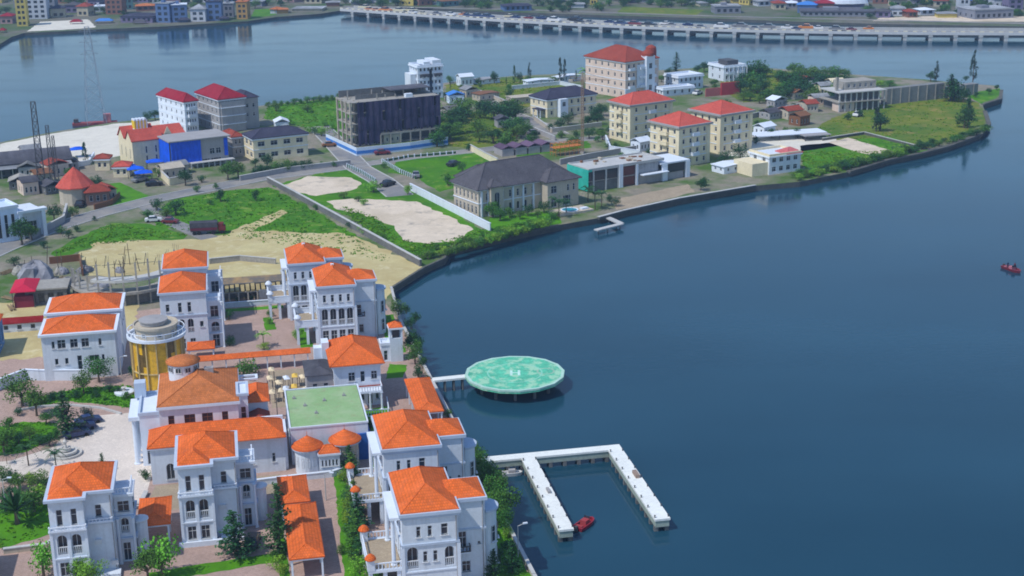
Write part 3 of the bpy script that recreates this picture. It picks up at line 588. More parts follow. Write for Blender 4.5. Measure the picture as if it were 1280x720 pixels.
# ================================================================== ORANGE ROOFED COMPOUND
def croot(name, label, cat, u, v, group=None, z=1.52): return thing(name, label, cat, CU(u, v, z), YC, group)
def sea_villa(u, v, W, D, label, wing_w=3.9, front='B'):
    """three-storey villa with a wing, a rounded bay and a terrace porch"""
    r = croot('villa', label, 'house', u, v, 'white villas with orange tiled roofs'); H = 11.3
    if front == 'B':
        ops = [(2.0, 8.3, .55, 1.4, 'w'), (3.4, 8.3, .55, 1.4, 'w'), (5.2, 8.3, .85, 1.5, 'w'), (1.2, 4.1, 1.35, 2.9, 'b'), (2.75, 4.9, .55, 1.4, 'w'), (4.0, 4.9, .55, 1.4, 'w'), (5.75, 4.1, 1.15, 2.6, 'b'),
               (1.2, .3, 1.3, 2.5, 'w'), (2.75, 1.0, .55, 1.4, 'w'), (4.0, 1.0, .55, 1.4, 'w'), (5.7, .8, .9, 1.6, 'w')]
        wo = [(1.0, 4.6, 1.0, 2.2, 'w'), (1.4, 1.2, 1.1, 1.5, 'w'), (3.1, 4.9, .4, .4, 'w')]
    else:
        ops = row(4, .5, W - .5, 8.4, .6, 1.4) + row(4, .4, W - .3, 3.9, 1.15, 3.2, 'b') + row(4, .4, W - .3, .3, 1.15, 2.6, 'w')
        wo = [(.9, 4.3, .9, 2.2, 'w'), (1.2, 1.0, .9, 1.6, 'w')]
    block(r, 0, 0, W, D, 0, H, WHITE, ops, row(2, 7.5, D - .5, 8.3, .7, 1.4) + row(2, 7.5, D - .5, 4.6, .8, 1.8), (), row(4, .6, D - .6, 8.2, .8, 1.6) + row(4, .6, D - .6, 4.3, 1.0, 2.4, 'a') + row(3, .6, D - .6, .4, 1.4, 2.4, 'd'))
    wd = 5.8; wy = 3.2
    block(r, W, wy, wing_w, wd, 0, H - .3, WHITE, wo, [(wd / 2, 7.9, 1.6, 2.4, 'b'), (wd / 2, 4.2, 1.6, 2.4, 'b'), (wd / 2, .5, 1.6, 2.3, 'd')])
    # belt courses, eaves cornices, pilasters
    cornice(r, 0, 0, W, D, 7.15, 7.45, BLUETRIM, .16, 0, 'belt_course'); cornice(r, 0, 0, W, D, 3.55, 3.75, TRIM, .1, 0, 'belt_course')
    cornice(r, 0, 0, W, D, H - .1, H + .3, BLUETRIM, .36, .05); cornice(r, 0, 0, W, D, H - .45, H - .12, BLUETRIM, .22, 0)
    cornice(r, W, wy, wing_w, wd, H - .35, H + .1, BLUETRIM, .3, .05); cornice(r, W, wy, wing_w, wd, 7.0, 7.25, BLUETRIM, .12, 0, 'belt_course')
    for x in (0, W): slab(r, x - .22, -.14, x + .22, .2, 0, 7.1, TRIM, 'pilaster')
    hiproof(r, 0, 0, W, D, H + .24, 2.1, ORANGE, .12, .07); hiproof(r, W - 2.2, wy + .1, wing_w + 2.2, wd - .2, H + .02, 1.35, ORANGE, .1, 0)
    # rounded bay on the lagoon side
    mb = MB(); x = W + wing_w; mb.lathe(x + .2, wy + wd / 2 - .3, [(1.7, 0), (1.7, 8.6)], 14, cap=False, a0=-pi / 2, a1=pi / 2); mb.build('bay_wall', WHITE, r)
    mb = MB(); mb.lathe(x + .2, wy + wd / 2 - .3, [(1.7, 8.6), (2.0, 8.7), (2.0, 9.0), (1.8, 9.05), (.05, 9.3)], 14, cap=False, a0=-pi / 2, a1=pi / 2); mb.build('bay_roof', BLUETRIM, r)
    for a in (-.9, 0, .9):
        for t in (.8, 4.4): window(r, (x + .2 + 1.92 * cos(a), wy + wd / 2 - .3 + 1.92 * sin(a), 0), (-sin(a), cos(a)), 0, t, .7, 2.2, 'w', True)
    # balcony under the wing window
    slab(r, W + .3, wy - .9, W + 1.9, wy, 4.2, 4.4, TRIM, 'balcony_slab'); rail(r, [(W + .35, wy), (W + .35, wy - .85), (W + 1.85, wy - .85), (W + 1.85, wy)], 4.4, .8, METAL, 'balcony_rail')
    # porch with terrace on the court side
    px = -4.2
    slab(r, px, 1.2, 0, D - 2.0, 3.4, 3.75, TRIM, 'terrace_slab'); rail(r, [(-.1, 1.3), (px + .1, 1.3), (px + .1, D - 2.1), (-.1, D - 2.1)], 3.75, .95, TRIM, 'balustrade', front != 'B')
    mb = MB(); mb.add([(px + .25, 1.6, 3.754), (-.05, 1.6, 3.754), (-.05, D - 2.4, 3.754), (px + .25, D - 2.4, 3.754)], [(0, 1, 2, 3)]); mb.build('terrace_paving', PAVEL, r)
    for y in (1.6, D - 2.4): columns(r, [(px + .3, y), (px / 2, y), (-.4, y)], 0, 3.4, .24, TRIM, square=True)
    for y in (1.6, D - 2.4):
        mb = MB(); mb.box(px - .1, y - .45, 3.75, px + .8, y + .45, 5.2); mb.build('terrace_pier', WHITE, r)
        mb = MB(); mb.lathe(px + .35, y, [(.72, 5.2), (.72, 5.32), (.55, 5.6), (.25, 5.85), (.04, 5.95)], 12); mb.build('pier_cap', ORANGE if front == 'B' else TRIM, r, smooth=True)
    # tall side colonnade against the main wall
    for y in (2.2, D - 3): columns(r, [(-.9, y)], 3.75, 10.0, .26, TRIM)
    slab(r, -1.3, 1.7, 0, D - 2.5, 10.0, 10.35, TRIM, 'portico_beam')
    for x, y, z, s_ in ((W + .02, D - 1.5, 5.2, 1), (W + .02, D - 1.5, 8.6, 1), (W + .02, D - 1.5, 2.0, 1)): slab(r, x, y - .45, x + .38, y + .45, z, z + .65, FRAMEW, 'air_conditioner')
    for x in (W - .25, W + wing_w - .3): mb = MB(); yy = -.09 if x < W else wy - .09; mb.tube((x, yy, 0), (x, yy, H - .5), .06, n=6); mb.build('drain_pipe', GREYW, r)
    mb = MB(); mb.box(W * .45, D * .55, H + .6, W * .45 + .6, D * .55 + .6, H + 2.6); mb.build('chimney', TRIM, r) if front != 'B' else None
    return r
sea_villa(17.3, 158.2, 6.9, 12.1, 'white villa nearest the camera by the sea wall, its orange L shaped roof complete')
sea_villa(17.4, 178.4, 7.6, 12, 'white villa by the sea wall directly behind the nearest one, trees on its lagoon side')
sea_villa(14.1, 256.2, 6.9, 11.6, 'white villa with four tall arches, nearer of the pair right of the mauve court', 4.2, 'T')
sea_villa(9.7, 272.9, 6.9, 11, 'rearmost white villa of the pair right of the mauve court, beside the tan sand lot', 3.9, 'T')
def court_villa(u, v, label):
    """narrow three-storey villa with two arches in its front bay"""
    r = croot('villa', label, 'house', u, v, 'white villas with orange tiled roofs'); H = 11.3
    block(r, 0, 0, 4.2, 6, 0, H, WHITE, row(2, .35, 3.85, 7.9, .75, 2.2) + row(2, .35, 3.85, 3.9, 1.2, 2.7, 'b') + row(2, .35, 3.85, .9, 1.15, 1.9), (), (), row(3, .5, 5.5, 8, .7, 1.8) + row(3, .5, 5.5, 4, .8, 2, 'a') + row(2, .5, 5.5, 1, .8, 1.8))
    block(r, 4.2, 1.6, 3.3, 8.6, 0, H - .02, WHITE, [(1.6, 7.9, .8, 1.7, 'w')], row(2, .4, 3.4, 7.8, .8, 1.6) + [(4.9, .2, 1.2, 2.3, 'd')], row(2, .3, 3, 8, .7, 1.5), ())
    block(r, 0, 6, 4.2, 4.2, 0, H - .01, WHITE, (), (), row(2, .3, 3.9, 8, .7, 1.5), row(2, .3, 3.9, 8, .7, 1.6) + row(2, .3, 3.9, 4, .8, 2))
    # stair tower with balconies on the right
    block(r, 7.5, 4.2, 2.3, 4.0, 0, 9.4, WHITE, [(1.15, 7.1, 1.5, 1.5, 'w'), (1.15, 4.1, 1.0, 2.1, 'b'), (1.15, .1, 1.0, 2.6, 'd')], [(2, 6.9, 2.2, 1.7, 'w'), (2, 3.9, 1.6, 2.1, 'b'), (2, .2, 1.6, 2.5, 'd')])
    cornice(r, 7.5, 4.2, 2.3, 4.0, 9.3, 9.65, TRIM, .25, .1); rail(r, [(7.6, 4.25), (9.7, 4.25), (9.7, 8.1)], 9.65, .8, TRIM)
    for z in (3.3, 6.4): cornice(r, 7.5, 4.2, 2.3, 4.0, z, z + .22, BLUETRIM, .3, 0, 'belt_course')
    columns(r, [(9.75, 3.7), (7.8, 3.7)], 0, 6.4, .17, TRIM)
    mb = MB(); mb.lathe(10.4, 6.4, [(.9, 0), (.9, 4.6), (1.1, 4.8), (1.1, 5.0), (.05, 5.3)], 12); mb.build('bay_wall', WHITE, r)
    cornice(r, 0, 0, 4.2, 6, 6.95, 7.25, TRIM, .2, 0, 'belt_course'); cornice(r, 4.2, 1.6, 3.3, 8.6, 6.95, 7.2, BLUETRIM, .14, 0, 'belt_course'); cornice(r, 0, 0, 4.2, 6, 3.3, 3.5, TRIM, .14, 0, 'belt_course')
    slab(r, -.25, -.5, 4.4, 0, 7.25, 7.4, TRIM, 'balcony_slab'); rail(r, [(-.15, 0), (-.15, -.42), (4.3, -.42), (4.3, 0)], 7.4, .55, TRIM)
    slab(r, 4.4, 1.1, 7.5, 1.6, 7.25, 7.4, TRIM, 'balcony_slab'); rail(r, [(4.45, 1.18), (7.4, 1.18), (7.4, 1.6)], 7.4, .5, TRIM)
    for x in (0, 2.1, 4.2): slab(r, x - .18, -.12, x + .18, .2, 0, 6.9, TRIM, 'pilaster')
    mb = MB(); mb.box(-.6, -.45, 0, 5.0, 0.0, .7); mb.box(4.9, 0, 0, 7.9, 1.6, .5); mb.build('plinth', TRIM, r)
    for x, y, z in ((5.0, 1.22, 4.3), (6.8, 1.22, 1.2)): slab(r, x, y, x + .85, y + .38, z, z + .6, FRAMEW, 'air_conditioner')
    mb = MB(); mb.tube((7.35, 1.5, 0), (7.35, 1.5, H - .5), .06, n=6); mb.build('drain_pipe', GREYW, r)
    mb = MB(); o = .45   # L shaped eaves gutter
    pts = [(-o, -o), (4.2 + o, -o), (4.2 + o, 1.6 - o), (7.5 + o, 1.6 - o), (7.5 + o, 10.2 + o), (-o, 10.2 + o)]; i_ = .12; inn = [(i_, i_), (4.2 - i_, i_), (4.2 - i_, 1.6 + i_), (7.5 - i_, 1.6 + i_), (7.5 - i_, 10.2 - i_), (i_, 10.2 - i_)]; n = 6
    inn = [(i_, i_), (4.2 + i_ - .3, i_), (4.2 - .18, 1.6 + i_), (7.5 - i_, 1.6 + i_), (7.5 - i_, 10.2 - i_), (i_, 10.2 - i_)]
    V = [(*p, H) for p in pts] + [(*p, H + .35) for p in pts] + [(*p, H + .35) for p in inn] + [(*p, H) for p in inn]
    mb.add(V, [(a + k, a + (k + 1) % n, b + (k + 1) % n, b + k) for a, b in ((0, 6), (6, 12), (12, 18), (18, 0)) for k in range(n)]); mb.build('cornice', BLUETRIM, r)
    mb = MB(); mb.hip(0.05, 1.6, 7.45, 10.15, H + .2, 1.95, .1, caps=.07); mb.hip(.04, .05, 4.15, 7, H + .18, 1.15, .08); mb.build('roof', ORANGE, r)
    return r
court_villa(-9.6, 178.9, 'tall narrow white villa between two orange carports, below the long annex roof')
court_villa(-25.3, 172.1, 'tall narrow white villa in the bottom left corner below the pale plaza')
def rear_villa(u, v, label, W=8.3, D=10.6):
    r = croot('villa', label, 'house', u, v, 'white villas with orange tiled roofs'); H = 11.3
    block(r, 0, 0, W, D, 0, H, WHITE, [(3.5, 7.6, .7, 1.9, 'w'), (5.2, 7.6, .7, 1.9, 'w'), (1.3, 7.9, .7, 1.4, 'w'), (3.6, 3.6, 1.1, 2.7, 'b'), (5.2, 3.6, 1.1, 2.7, 'b'), (7.2, 4.6, .7, 1.1, 'w'), (1.3, 4.0, .9, 1.8, 'w'), (3.6, .5, 1, 2, 'w'), (5.4, .5, 1, 2, 'w'), (7.3, .8, .8, 1, 'w')],
          row(4, .5, D - .5, 7.9, .8, 1.6) + row(4, .5, D - .5, 4.2, .8, 1.8), row(4, .5, W - .5, 7.9, .8, 1.6), row(3, .5, D - .5, 7.9, .8, 1.5))
    block(r, W, 1.2, 2.6, 5.2, 0, 9.0, WHITE, [(1.3, 5.9, 1.5, 2.2, 'w'), (1.3, 3.0, 1.5, 2, 'b'), (1.3, .1, 1.3, 2.4, 'd')], [(2.6, 5.9, 2.6, 2.1, 'w'), (2.6, 3, 2, 2.1, 'b'), (2.6, .1, 2, 2.4, 'd')])
    for z in (2.7, 5.5): cornice(r, W, 1.2, 2.6, 5.2, z, z + .2, BLUETRIM, .3, 0, 'belt_course')
    rail(r, [(W + .1, 1.25), (W + 2.5, 1.25), (W + 2.5, 6.3)], 9.0, .8, TRIM); columns(r, [(W + 2.7, .9), (W + 2.7, 6.6)], 0, 8.9, .16, TRIM)
    cornice(r, 0, 0, W, D, 6.9, 7.15, BLUETRIM, .14, 0, 'belt_course'); cornice(r, 0, 0, W, D, H - .1, H + .3, BLUETRIM, .36, .05)
    hiproof(r, 0, 0, W, D, H + .22, 2.0, ORANGE, .1, .07)
    return r
rear_villa(-14.4, 259, 'white villa right of the gold tower, nearer of the pair left of the mauve court')
rear_villa(-14.2, 275.2, 'farther white villa of the pair left of the mauve court, mostly orange roof visible')
# two storey house at far left, two parallel blocks
def left_house():
    r = croot('house', 'wide two storey white house with two parallel orange roofs at the left of the compound', 'house', -34.4, 248.7); H = 8.3
    block(r, 0, 0, 12.4, 9.0, 0, H, WHITE, [(1.9, 5.9, .55, 1.3, 'w'), (3.3, 5.8, 1.4, 1.6, 'w'), (5.4, 5.8, 1.3, 1.6, 'w'), (7.3, 5.8, 1.3, 1.6, 'w'), (9.8, 5.9, .55, 1.3, 'w'), (2.2, 2.9, .6, 1.1, 'w'), (3.9, 2.9, .6, 1.1, 'w'), (6.1, 1.6, .8, 2.7, 'd'), (8.6, 3.1, 1.7, 1.1, 'w'), (10.1, 3.1, .5, 1.1, 'w')], row(3, .5, 8.5, 5.2, .8, 1.3), (), row(3, .5, 8.5, 5.2, .8, 1.3))
    cornice(r, 0, 0, 12.4, 9, H - .1, H + .3, TRIM, .45, .1); hiproof(r, .1, .1, 12.2, 8.8, H + .1, 1.8, ORANGE, .1, .09)
    block(r, -.2, 11.6, 13, 9.6, 0, H + .3, WHITE, row(3, .5, 12, 5.5, .8, 1.2), row(3, .5, 8.5, 5.2, .8, 1.3), (), ())
    cornice(r, -.2, 11.6, 13, 9.6, H + .2, H + .6, TRIM, .45, .1); hiproof(r, -.1, 11.7, 12.8, 9.4, H + .4, 1.9, ORANGE, .1, .09)
    block(r, 2, 9, 8, 2.6, 0, 6, WHITE, (), (), (), ()); slab(r, 12.4, 1, 12.75, 8.6, 0, 8.0, TRIM, 'side_parapet')
left_house()
# gold glazed rotunda
GOLD = mat('gold_glazing', (0.85, 0.44, 0.02), rough=.3, var=.35, scale=.8, bump=0, spec=.6)
GOLDD = mat('brown_glazing', (0.16, 0.10, 0.03), rough=.25, var=.4, scale=.8, bump=0, spec=.6)
def rotunda():
    r = croot('glass_rotunda', 'gold glazed cylindrical tower with white rim rings and flat round top', 'tower', -14.2, 237.0); n = 32; RZ = 2.6
    mb = MB()
    for i in range(n):
        a, b = 2 * pi * i / n, 2 * pi * (i + 1) / n; R_ = 4.2
        for j in range(5): mb.add([(R_ * cos(t), R_ * sin(t), z) for t, z in ((a, j * 2.16), (b, j * 2.16), (b, j * 2.16 + 2.16), (a, j * 2.16 + 2.16))], [(0, 1, 2, 3)], 0 if (i * 7 + j * 3) % 5 in (0, 2, 3) or 22 <= i <= 25 else 1)
    mb.build('glazing', [GOLD, GOLDD], r)
    for i in range(16):
        a = 2 * pi * i / 16; mb = MB(); mb.box(4.15, -.09, 0, 4.5, .09, 10.9, M=Matrix.Rotation(a, 4, 'Z')); mb.build('mullion', mat('tan_mullion', (.55, .42, .2), bump=0), r)
    for z in (2.0, 5.2): mb = MB(); mb.lathe(0, 0, [(4.2, z), (4.4, z), (4.4, z + .2), (4.2, z + .2)], n, cap=False); mb.build('ring_beam', mat('tan_mullion', (.5, .4, .2)), r)
    mb = MB(); mb.lathe(0, 0, [(4.1, 8.1 + RZ), (4.9, 8.3 + RZ), (4.9, 8.75 + RZ), (4.55, 8.75 + RZ), (4.55, 8.35 + RZ), (3.4, 8.35 + RZ)], n, cap=False); mb.build('rim', TRIM, r)
    mb = MB(); mb.lathe(0, 0, [(3.4, 8.35 + RZ), (3.4, 10.0 + RZ), (3.75, 10.1 + RZ), (3.75, 10.5 + RZ), (3.5, 10.5 + RZ), (3.4, 10.25 + RZ), (.05, 10.45 + RZ)], n, cap=False); mb.build('roof_drum', BEIGE, r)
    for i in range(8):
        a = 2 * pi * i / 8 + .2; window(r, (3.62 * cos(a), 3.62 * sin(a), 0), (-sin(a), cos(a)), 0, 8.8 + RZ, .9, .7, 'w', False)
    mb = MB(); mb.lathe(-.3, 0, [(2.2, 10.4 + RZ), (2.2, 10.9 + RZ), (2.4, 10.95 + RZ), (2.4, 11.15 + RZ), (.05, 11.3 + RZ)], 20, cap=False); mb.build('top_drum', GREYW, r)
    for i in range(20): a = 2 * pi * i / 20; mb = MB(); mb.tube((4.7 * cos(a), 4.7 * sin(a), 8.7 + RZ), (4.7 * cos(a), 4.7 * sin(a), 9.6 + RZ), .05, n=5); mb.build('rim_post', TRIM, r)
    mb = MB(); mb.lathe(0, 0, [(4.64, 9.55 + RZ), (4.76, 9.55 + RZ), (4.76, 9.67 + RZ), (4.64, 9.67 + RZ), (4.64, 9.55 + RZ)], n, cap=False); mb.build('rim_handrail', TRIM, r)
rotunda()
# palace with cupola
def palace():
    r = croot('palace', 'large central white hall with weathered orange hipped roof and round cupola', 'building', -13, 206.2); H = 9.5
    WD = WOOD
    block(r, 0, 0, 11.6, 14, 0, H, WHITE, [(1.7, 6.3, .9, 1.8, 'w'), (4.4, 6.3, 1.6, 1.8, 'w'), (7.0, 6.3, 1.6, 1.8, 'w'), (9.6, 6.3, .9, 1.8, 'w')] + row(4, .5, 11, 1.2, 1.0, 2), row(4, .5, 13.5, 5.8, .9, 1.8) + row(4, .5, 13.5, 1.2, .9, 2), (), row(4, .5, 13.5, 5.8, .9, 1.8), fm=WD)
    cornice(r, 0, 0, 11.6, 14, H - .3, H + .15, TRIM, .35, .1); hiproof(r, 0, 0, 11.6, 14, H + .1, 2.5, ORANGE2, .25, .1)
    # cupola at the back left
    mb = MB(); mb.lathe(3.7, 9.6, [(2.3, H - .2), (2.3, H + 3.6), (2.5, H + 3.7)], 20, cap=False); mb.build('cupola_drum', TRIM, r)
    for i in range(10): a = 2 * pi * i / 10; window(r, (3.7 + 2.52 * cos(a), 9.6 + 2.52 * sin(a), 0), (-sin(a), cos(a)), 0, H + 2.5, 1.0, .9, 'w', False)
    mb = MB(); mb.lathe(3.7, 9.6, [(2.6, H + 3.7), (2.65, H + 3.9), (1.5, H + 4.4), (.05, H + 4.6)], 20, cap=False); mb.build('cupola_roof', ORANGE2, r, smooth=True)
    mb = MB(); mb.ring(6.8, 8.6, 8.2, 9.6, H + 1.5, H + 2.6, 0, .3); mb.build('skylight', GREYW, r)
    # left portico
    block(r, -3.0, 1.0, 3.0, 9.0, 0, 8.2, TRIM, [(1.5, .2, 1.6, 3, 'd')], (), (), row(3, .4, 8.6, 1, 1.4, 4.5, 'b'))
    for y in (2.2, 4.2, 6.2, 8.2): columns(r, [(-3.9, y)], 0, 7.2, .35, TRIM)
    slab(r, -4.6, 1.4, -3.0, 9.4, 7.2, 7.8, TRIM, 'portico_beam'); cornice(r, -3.0, 1, 3, 9, 8.1, 8.6, BLUETRIM, .15, .2)
    mb = MB(); mb.box(-3.9, 8.4, 8.2, -2.2, 10.2, 10.6); mb.build('corner_pier', BLUETRIM, r)
    # right service wing
    block(r, 11.6, 1.5, 1.5, 5, 0, 9.9, TRIM, [(.75, 5.4, .8, 2.6, 'w')], [(2.5, 5.5, 1.2, 2, 'w')]); cornice(r, 11.6, 1.5, 1.5, 5, 9.8, 10.2, BLUETRIM, .2, .2)
    block(r, 13.1, 5.2, 3.0, 7, 0, 7.2, WHITE, [(1.5, 4.4, 1.2, 1.2, 'w')], row(2, .4, 6, 4.2, .8, 1.4)); hiproof(r, 13.1, 5.2, 3.0, 7, 7.2, 1.0, ORANGE, .3, .08)
    mb = MB(); mb.gable(13.1, .2, 16.1, 4.8, 5.4, .7, .2, axis='y'); mb.build('porch_roof', RUST, r); block(r, 13.3, .6, 2.6, 4.0, 0, 5.4, WHITE)
    mb = MB(); mb.ring(11.9, 12.4, 14.8, 14.2, 8.2, 8.5, .1, .3); mb.build('roof_frame', TRIM, r)
palace()
def annex():
    r = croot('annex_building', 'long low white annex with long orange roof in front of the central hall', 'building', -14.4, 200); H = 5.6
    block(r, 0, 0, 4.1, 6.5, 0, H, WHITE, [(2.7, .6, 1.2, 2.5, 'a')], (), (), [(3, 1.5, .8, 1.6, 'w')])
    block(r, 4.1, .7, 15.3, 5.8, 0, H - .01, WHITE, [(10.1, 1.4, 1.5, 2.4, 'a'), (13.6, 1.6, .5, 1.4, 'w')], row(2, .4, 5.4, 2.6, .7, 1.3), (), ())
    cornice(r, 0, 0, 4.1, 6.5, H - .12, H + .12, TRIM, .3, 0); cornice(r, 4.1, .7, 15.3, 5.8, H - .14, H + .1, TRIM, .25, 0)
    mb = MB(); mb.hip(0, 0, 19.3, 6.5, H + .12, 2.0, .35, caps=.09); mb.build('roof', ORANGE, r)
    mb = MB(); mb.box(14.8, 6.3, 0, 19.5, 6.7, 6.6); mb.box(19.42, 1.2, 0, 19.8, 6.4, 6.0); mb.build('end_parapet', TRIM, r)
annex()
# tower house + court building
def tower_house():
    r = croot('house', 'square two storey white house with big orange pyramid roof behind the green roofed building', 'house', 14.3, 224.2); H = 7.4; W, D = 7.7, 11.6
    block(r, 0, 0, W, D, 0, H, WHITE, [(2.9, 4.5, 1.1, 1.5, 'w'), (4.7, 4.2, .75, 1.9, 'd'), (6.6, 4.6, 1.0, 1.4, 'w'), (4.5, 1, .7, 1.6, 'w'), (5.8, .2, .8, 2.4, 'd'), (7.0, 1, .6, 1.4, 'w')], row(4, .5, D - .5, 4.5, .8, 1.5) + row(3, .5, D - .5, .8, 1, 1.8), (), row(4, .5, D - .5, 4.5, .8, 1.5))
    cornice(r, 0, 0, W, D, 3.3, 3.55, RUST, .25, 0, 'belt_course'); hiproof(r, 0, 0, W, D, H, 2.4, ORANGE, .7, .1); cornice(r, 0, 0, W, D, H - .35, H - .02, TRIM, .4, 0)
    slab(r, 3.2, -2.4, W, 0, 3.0, 3.25, TRIM, 'balcony_slab'); rail(r, [(3.3, 0), (3.3, -2.3), (W - .1, -2.3), (W - .1, 0)], 3.25, .9, TRIM); columns(r, [(3.5, -2.2), (W - .2, -2.2), (5.6, -2.2)], 0, 3.0, .18, TRIM)
    rail(r, [(3.0, -5), (W + .6, -5), (W + .9, .5)], 0, 1.1, TRIM, 'garden_balustrade')
    # grey stair roof on the left
    block(r, -4.4, 1.5, 4.4, 7.5, 0, 5.4, GREYW, row(2, .4, 4, 2.6, .8, 1.4)); hiproof(r, -4.4, 1.5, 4.4, 7.5, 5.4, .8, SHEET, .3)
    mb = MB(); mb.box(-1.3, 8.0, 0, -.1, 10.5, 8.8); mb.box(-2.6, 9.0, 0, -1.3, 10.8, 7.6); mb.build('stair_tower', TRIM, r)
tower_house()
GREENR = mat('green_roof_membrane', (0.27, 0.43, 0.20), kind='patchy', col2=(0.33, 0.45, 0.25), col3=(0.30, 0.33, 0.18), ps=.25, var=.12)
def court_building():
    r = croot('hall', 'flat green roofed building with white parapet beside the tower house', 'building', 6.0, 202.5); W, D, H = 11.6, 16.2, 5.9
    block(r, 0, 0, W, D, 0, H, WHITE, [(9.2, 2.2, 1.1, 2, 'w'), (2, 2.2, 1.1, 2, 'w')], row(4, .5, D - .5, 2.4, 1.2, 2), (), row(5, .5, D - .5, 2.4, .9, 2), top=False)
    cornice(r, 0, 0, W, D, H - .1, H + .15, TRIM, .1, .12, 'parapet')
    mb = MB(); mb.add([(.1, .2, H), (W - .2, .2, H), (W - .2, D - .2, H), (.2, D - .2, H)], [(0, 1, 2, 3)]); mb.build('green_roof', GREENR, r)
    mb = MB(); mb.box(W - 1.9, -.4, 0, W + .1, -.05, 4.2); mb.box(W + .05, -.3, 0, W + .35, 5, 4.0); mb.build('blue_panel', mat('blue_panel', (.03, .12, .42)), r)
    for x, y in ((1.0, 12), (2.5, 8.5), (5.6, 10), (8.8, 11.5), (4, 5)):
        mb = MB(); mb.box(x, y, H, x + .5, y + .35, H + .28); mb.tube((x + .25, y + .15, H + .2), (x + .25, y + .15, H + .6), .06, n=6); mb.build('roof_vent', GREYW, r)
    mb = MB(); mb.tube((-1.6, 7, -.1), (-1.6, 7, 10.5), .09, .05, n=6); mb.tube((-1.6, 7, 10.2), (-1.6, 6.6, 10.5), .04, n=5); mb.build('mast', METAL, r)
court_building()
for i, (u, v, rr, h, lb) in enumerate([(8.3, 199.9, 1.9, 3.9, 'left of the two round white kiosks with orange cone roofs before the green roofed hall'), (13.9, 200.6, 2.0, 4.1, 'right hand round kiosk with brown stone wall before the green roofed hall')]):
    r = croot('round_kiosk', lb, 'kiosk', u, v, 'domed kiosks')
    mb = MB(); mb.lathe(0, 0, [(rr, 0), (rr, h)], 20, cap=False); mb.build('wall', WHITE if i == 0 else BEIGE, r)
    for k in range(7): a = -pi / 2 + (k - 3) * .5; window(r, ((rr + .17) * cos(a), (rr + .17) * sin(a), 0), (-sin(a), cos(a)), 0, 1.2, .4, 1.6, 'w', False)
    mb = MB(); mb.lathe(0, 0, [(rr, h - .3), (rr + .45, h - .1), (rr + .45, h + .1), (rr, h + .1)], 20, cap=False); mb.build('cornice', BLUETRIM, r)
    mb = MB(); mb.lathe(0, 0, [(rr + .5, h + .1), (rr + .45, h + .25), (rr * .55, h + 1.1), (.06, h + 1.75)], 20, cap=False); mb.tube((0, 0, h + 1.7), (0, 0, h + 2.5), .06, .02, n=6); mb.build('roof', ORANGE, r)
r = croot('square_kiosk', 'small white kiosk with five narrow windows and orange roof between the round kiosks', 'kiosk', 9.8, 197.4, 'domed kiosks')
block(r, 0, 0, 3.0, 2.4, 0, 3.3, WHITE, row(5, .2, 2.8, 1.5, .32, 1.0)); cornice(r, 0, 0, 3, 2.4, 3.2, 3.5, TRIM, .2, .1); hiproof(r, 0, 0, 3, 2.4, 3.45, .9, ORANGE, .1, .06)
# carports
def carport(u, v, W, D, label, h=2.9, rise=.85):
    r = croot('carport', label, 'carport', u, v, 'orange roofed carports')
    hiproof(r, 0, 0, W, D, h, rise, ORANGE, .15, .07, thick=.18)
    mb = MB(); mb.ring(0, 0, W, D, h - .25, h - .01, .02, .2); mb.build('eaves_beam', TRIM, r)
    for x in (.2, W - .2):
        k = 0
        while k <= D: columns(r, [(x, min(D - .2, k + .2))], 0, h - .25, .12, TRIM, square=True); k += max(3.5, D / 4.01)
    return r
carport(-15.4, 180.2, 4.1, 8.4, 'small orange roofed carport between the two narrow villas')
carport(3.5, 182.9, 3.9, 8.6, 'square orange roofed carport just above the long one in the mauve lane')
carport(3.9, 166.2, 4.2, 15.9, 'long orange roofed carport in the mauve lane beside the tall conifer')
carport(26.3, 211.5, 4.1, 15.2, 'orange roofed carport along the sea wall above the two sea villas')
carport(-9.9, 252.6, 4.7, 4.2, 'tiny orange roofed porch at the left corner of the mauve court', 2.3, .5)
# covered walkway
r = croot('covered_walkway', 'long thin walkway with orange roof closing the near side of the mauve court', 'walkway', -8.4, 245.6)
mb = MB(); mb.gable(0, 0, 20, 2.4, 2.5, .55, .15, .12); mb.build('roof', ORANGE, r)
for k in range(9): columns(r, [(.4 + k * 2.4, .2)], 0, 2.5, .1, TRIM, square=True)
# watch tower
r = croot('watch_tower', 'small white square lookout tower with orange cap standing by the sea wall', 'tower', 25.9, 244.4)
block(r, 0, 0, 2.3, 2.3, 0, 4.4, WHITE, (), [(1.15, 1, .8, 1.6, 'w')], (), (), tm=None)
for x, y in ((.15, .15), (2.15, .15), (.15, 2.15), (2.15, 2.15)): columns(r, [(x, y)], 4.4, 6.2, .16, TRIM, square=True)
slab(r, .5, .5, 1.8, 1.8, 4.4, 6.2, GLASS, 'lantern_glass'); cornice(r, 0, 0, 2.3, 2.3, 6.1, 6.4, TRIM, .2, .1); hiproof(r, 0, 0, 2.3, 2.3, 6.4, .8, ORANGE, .1, .06)
block(r, -1.6, .4, 1.6, 2.6, 0, 3.2, WHITE, [(.8, .2, .7, 1.9, 'd')]); cornice(r, -1.6, .4, 1.6, 2.6, 3.1, 3.6, TRIM, .15, .1)
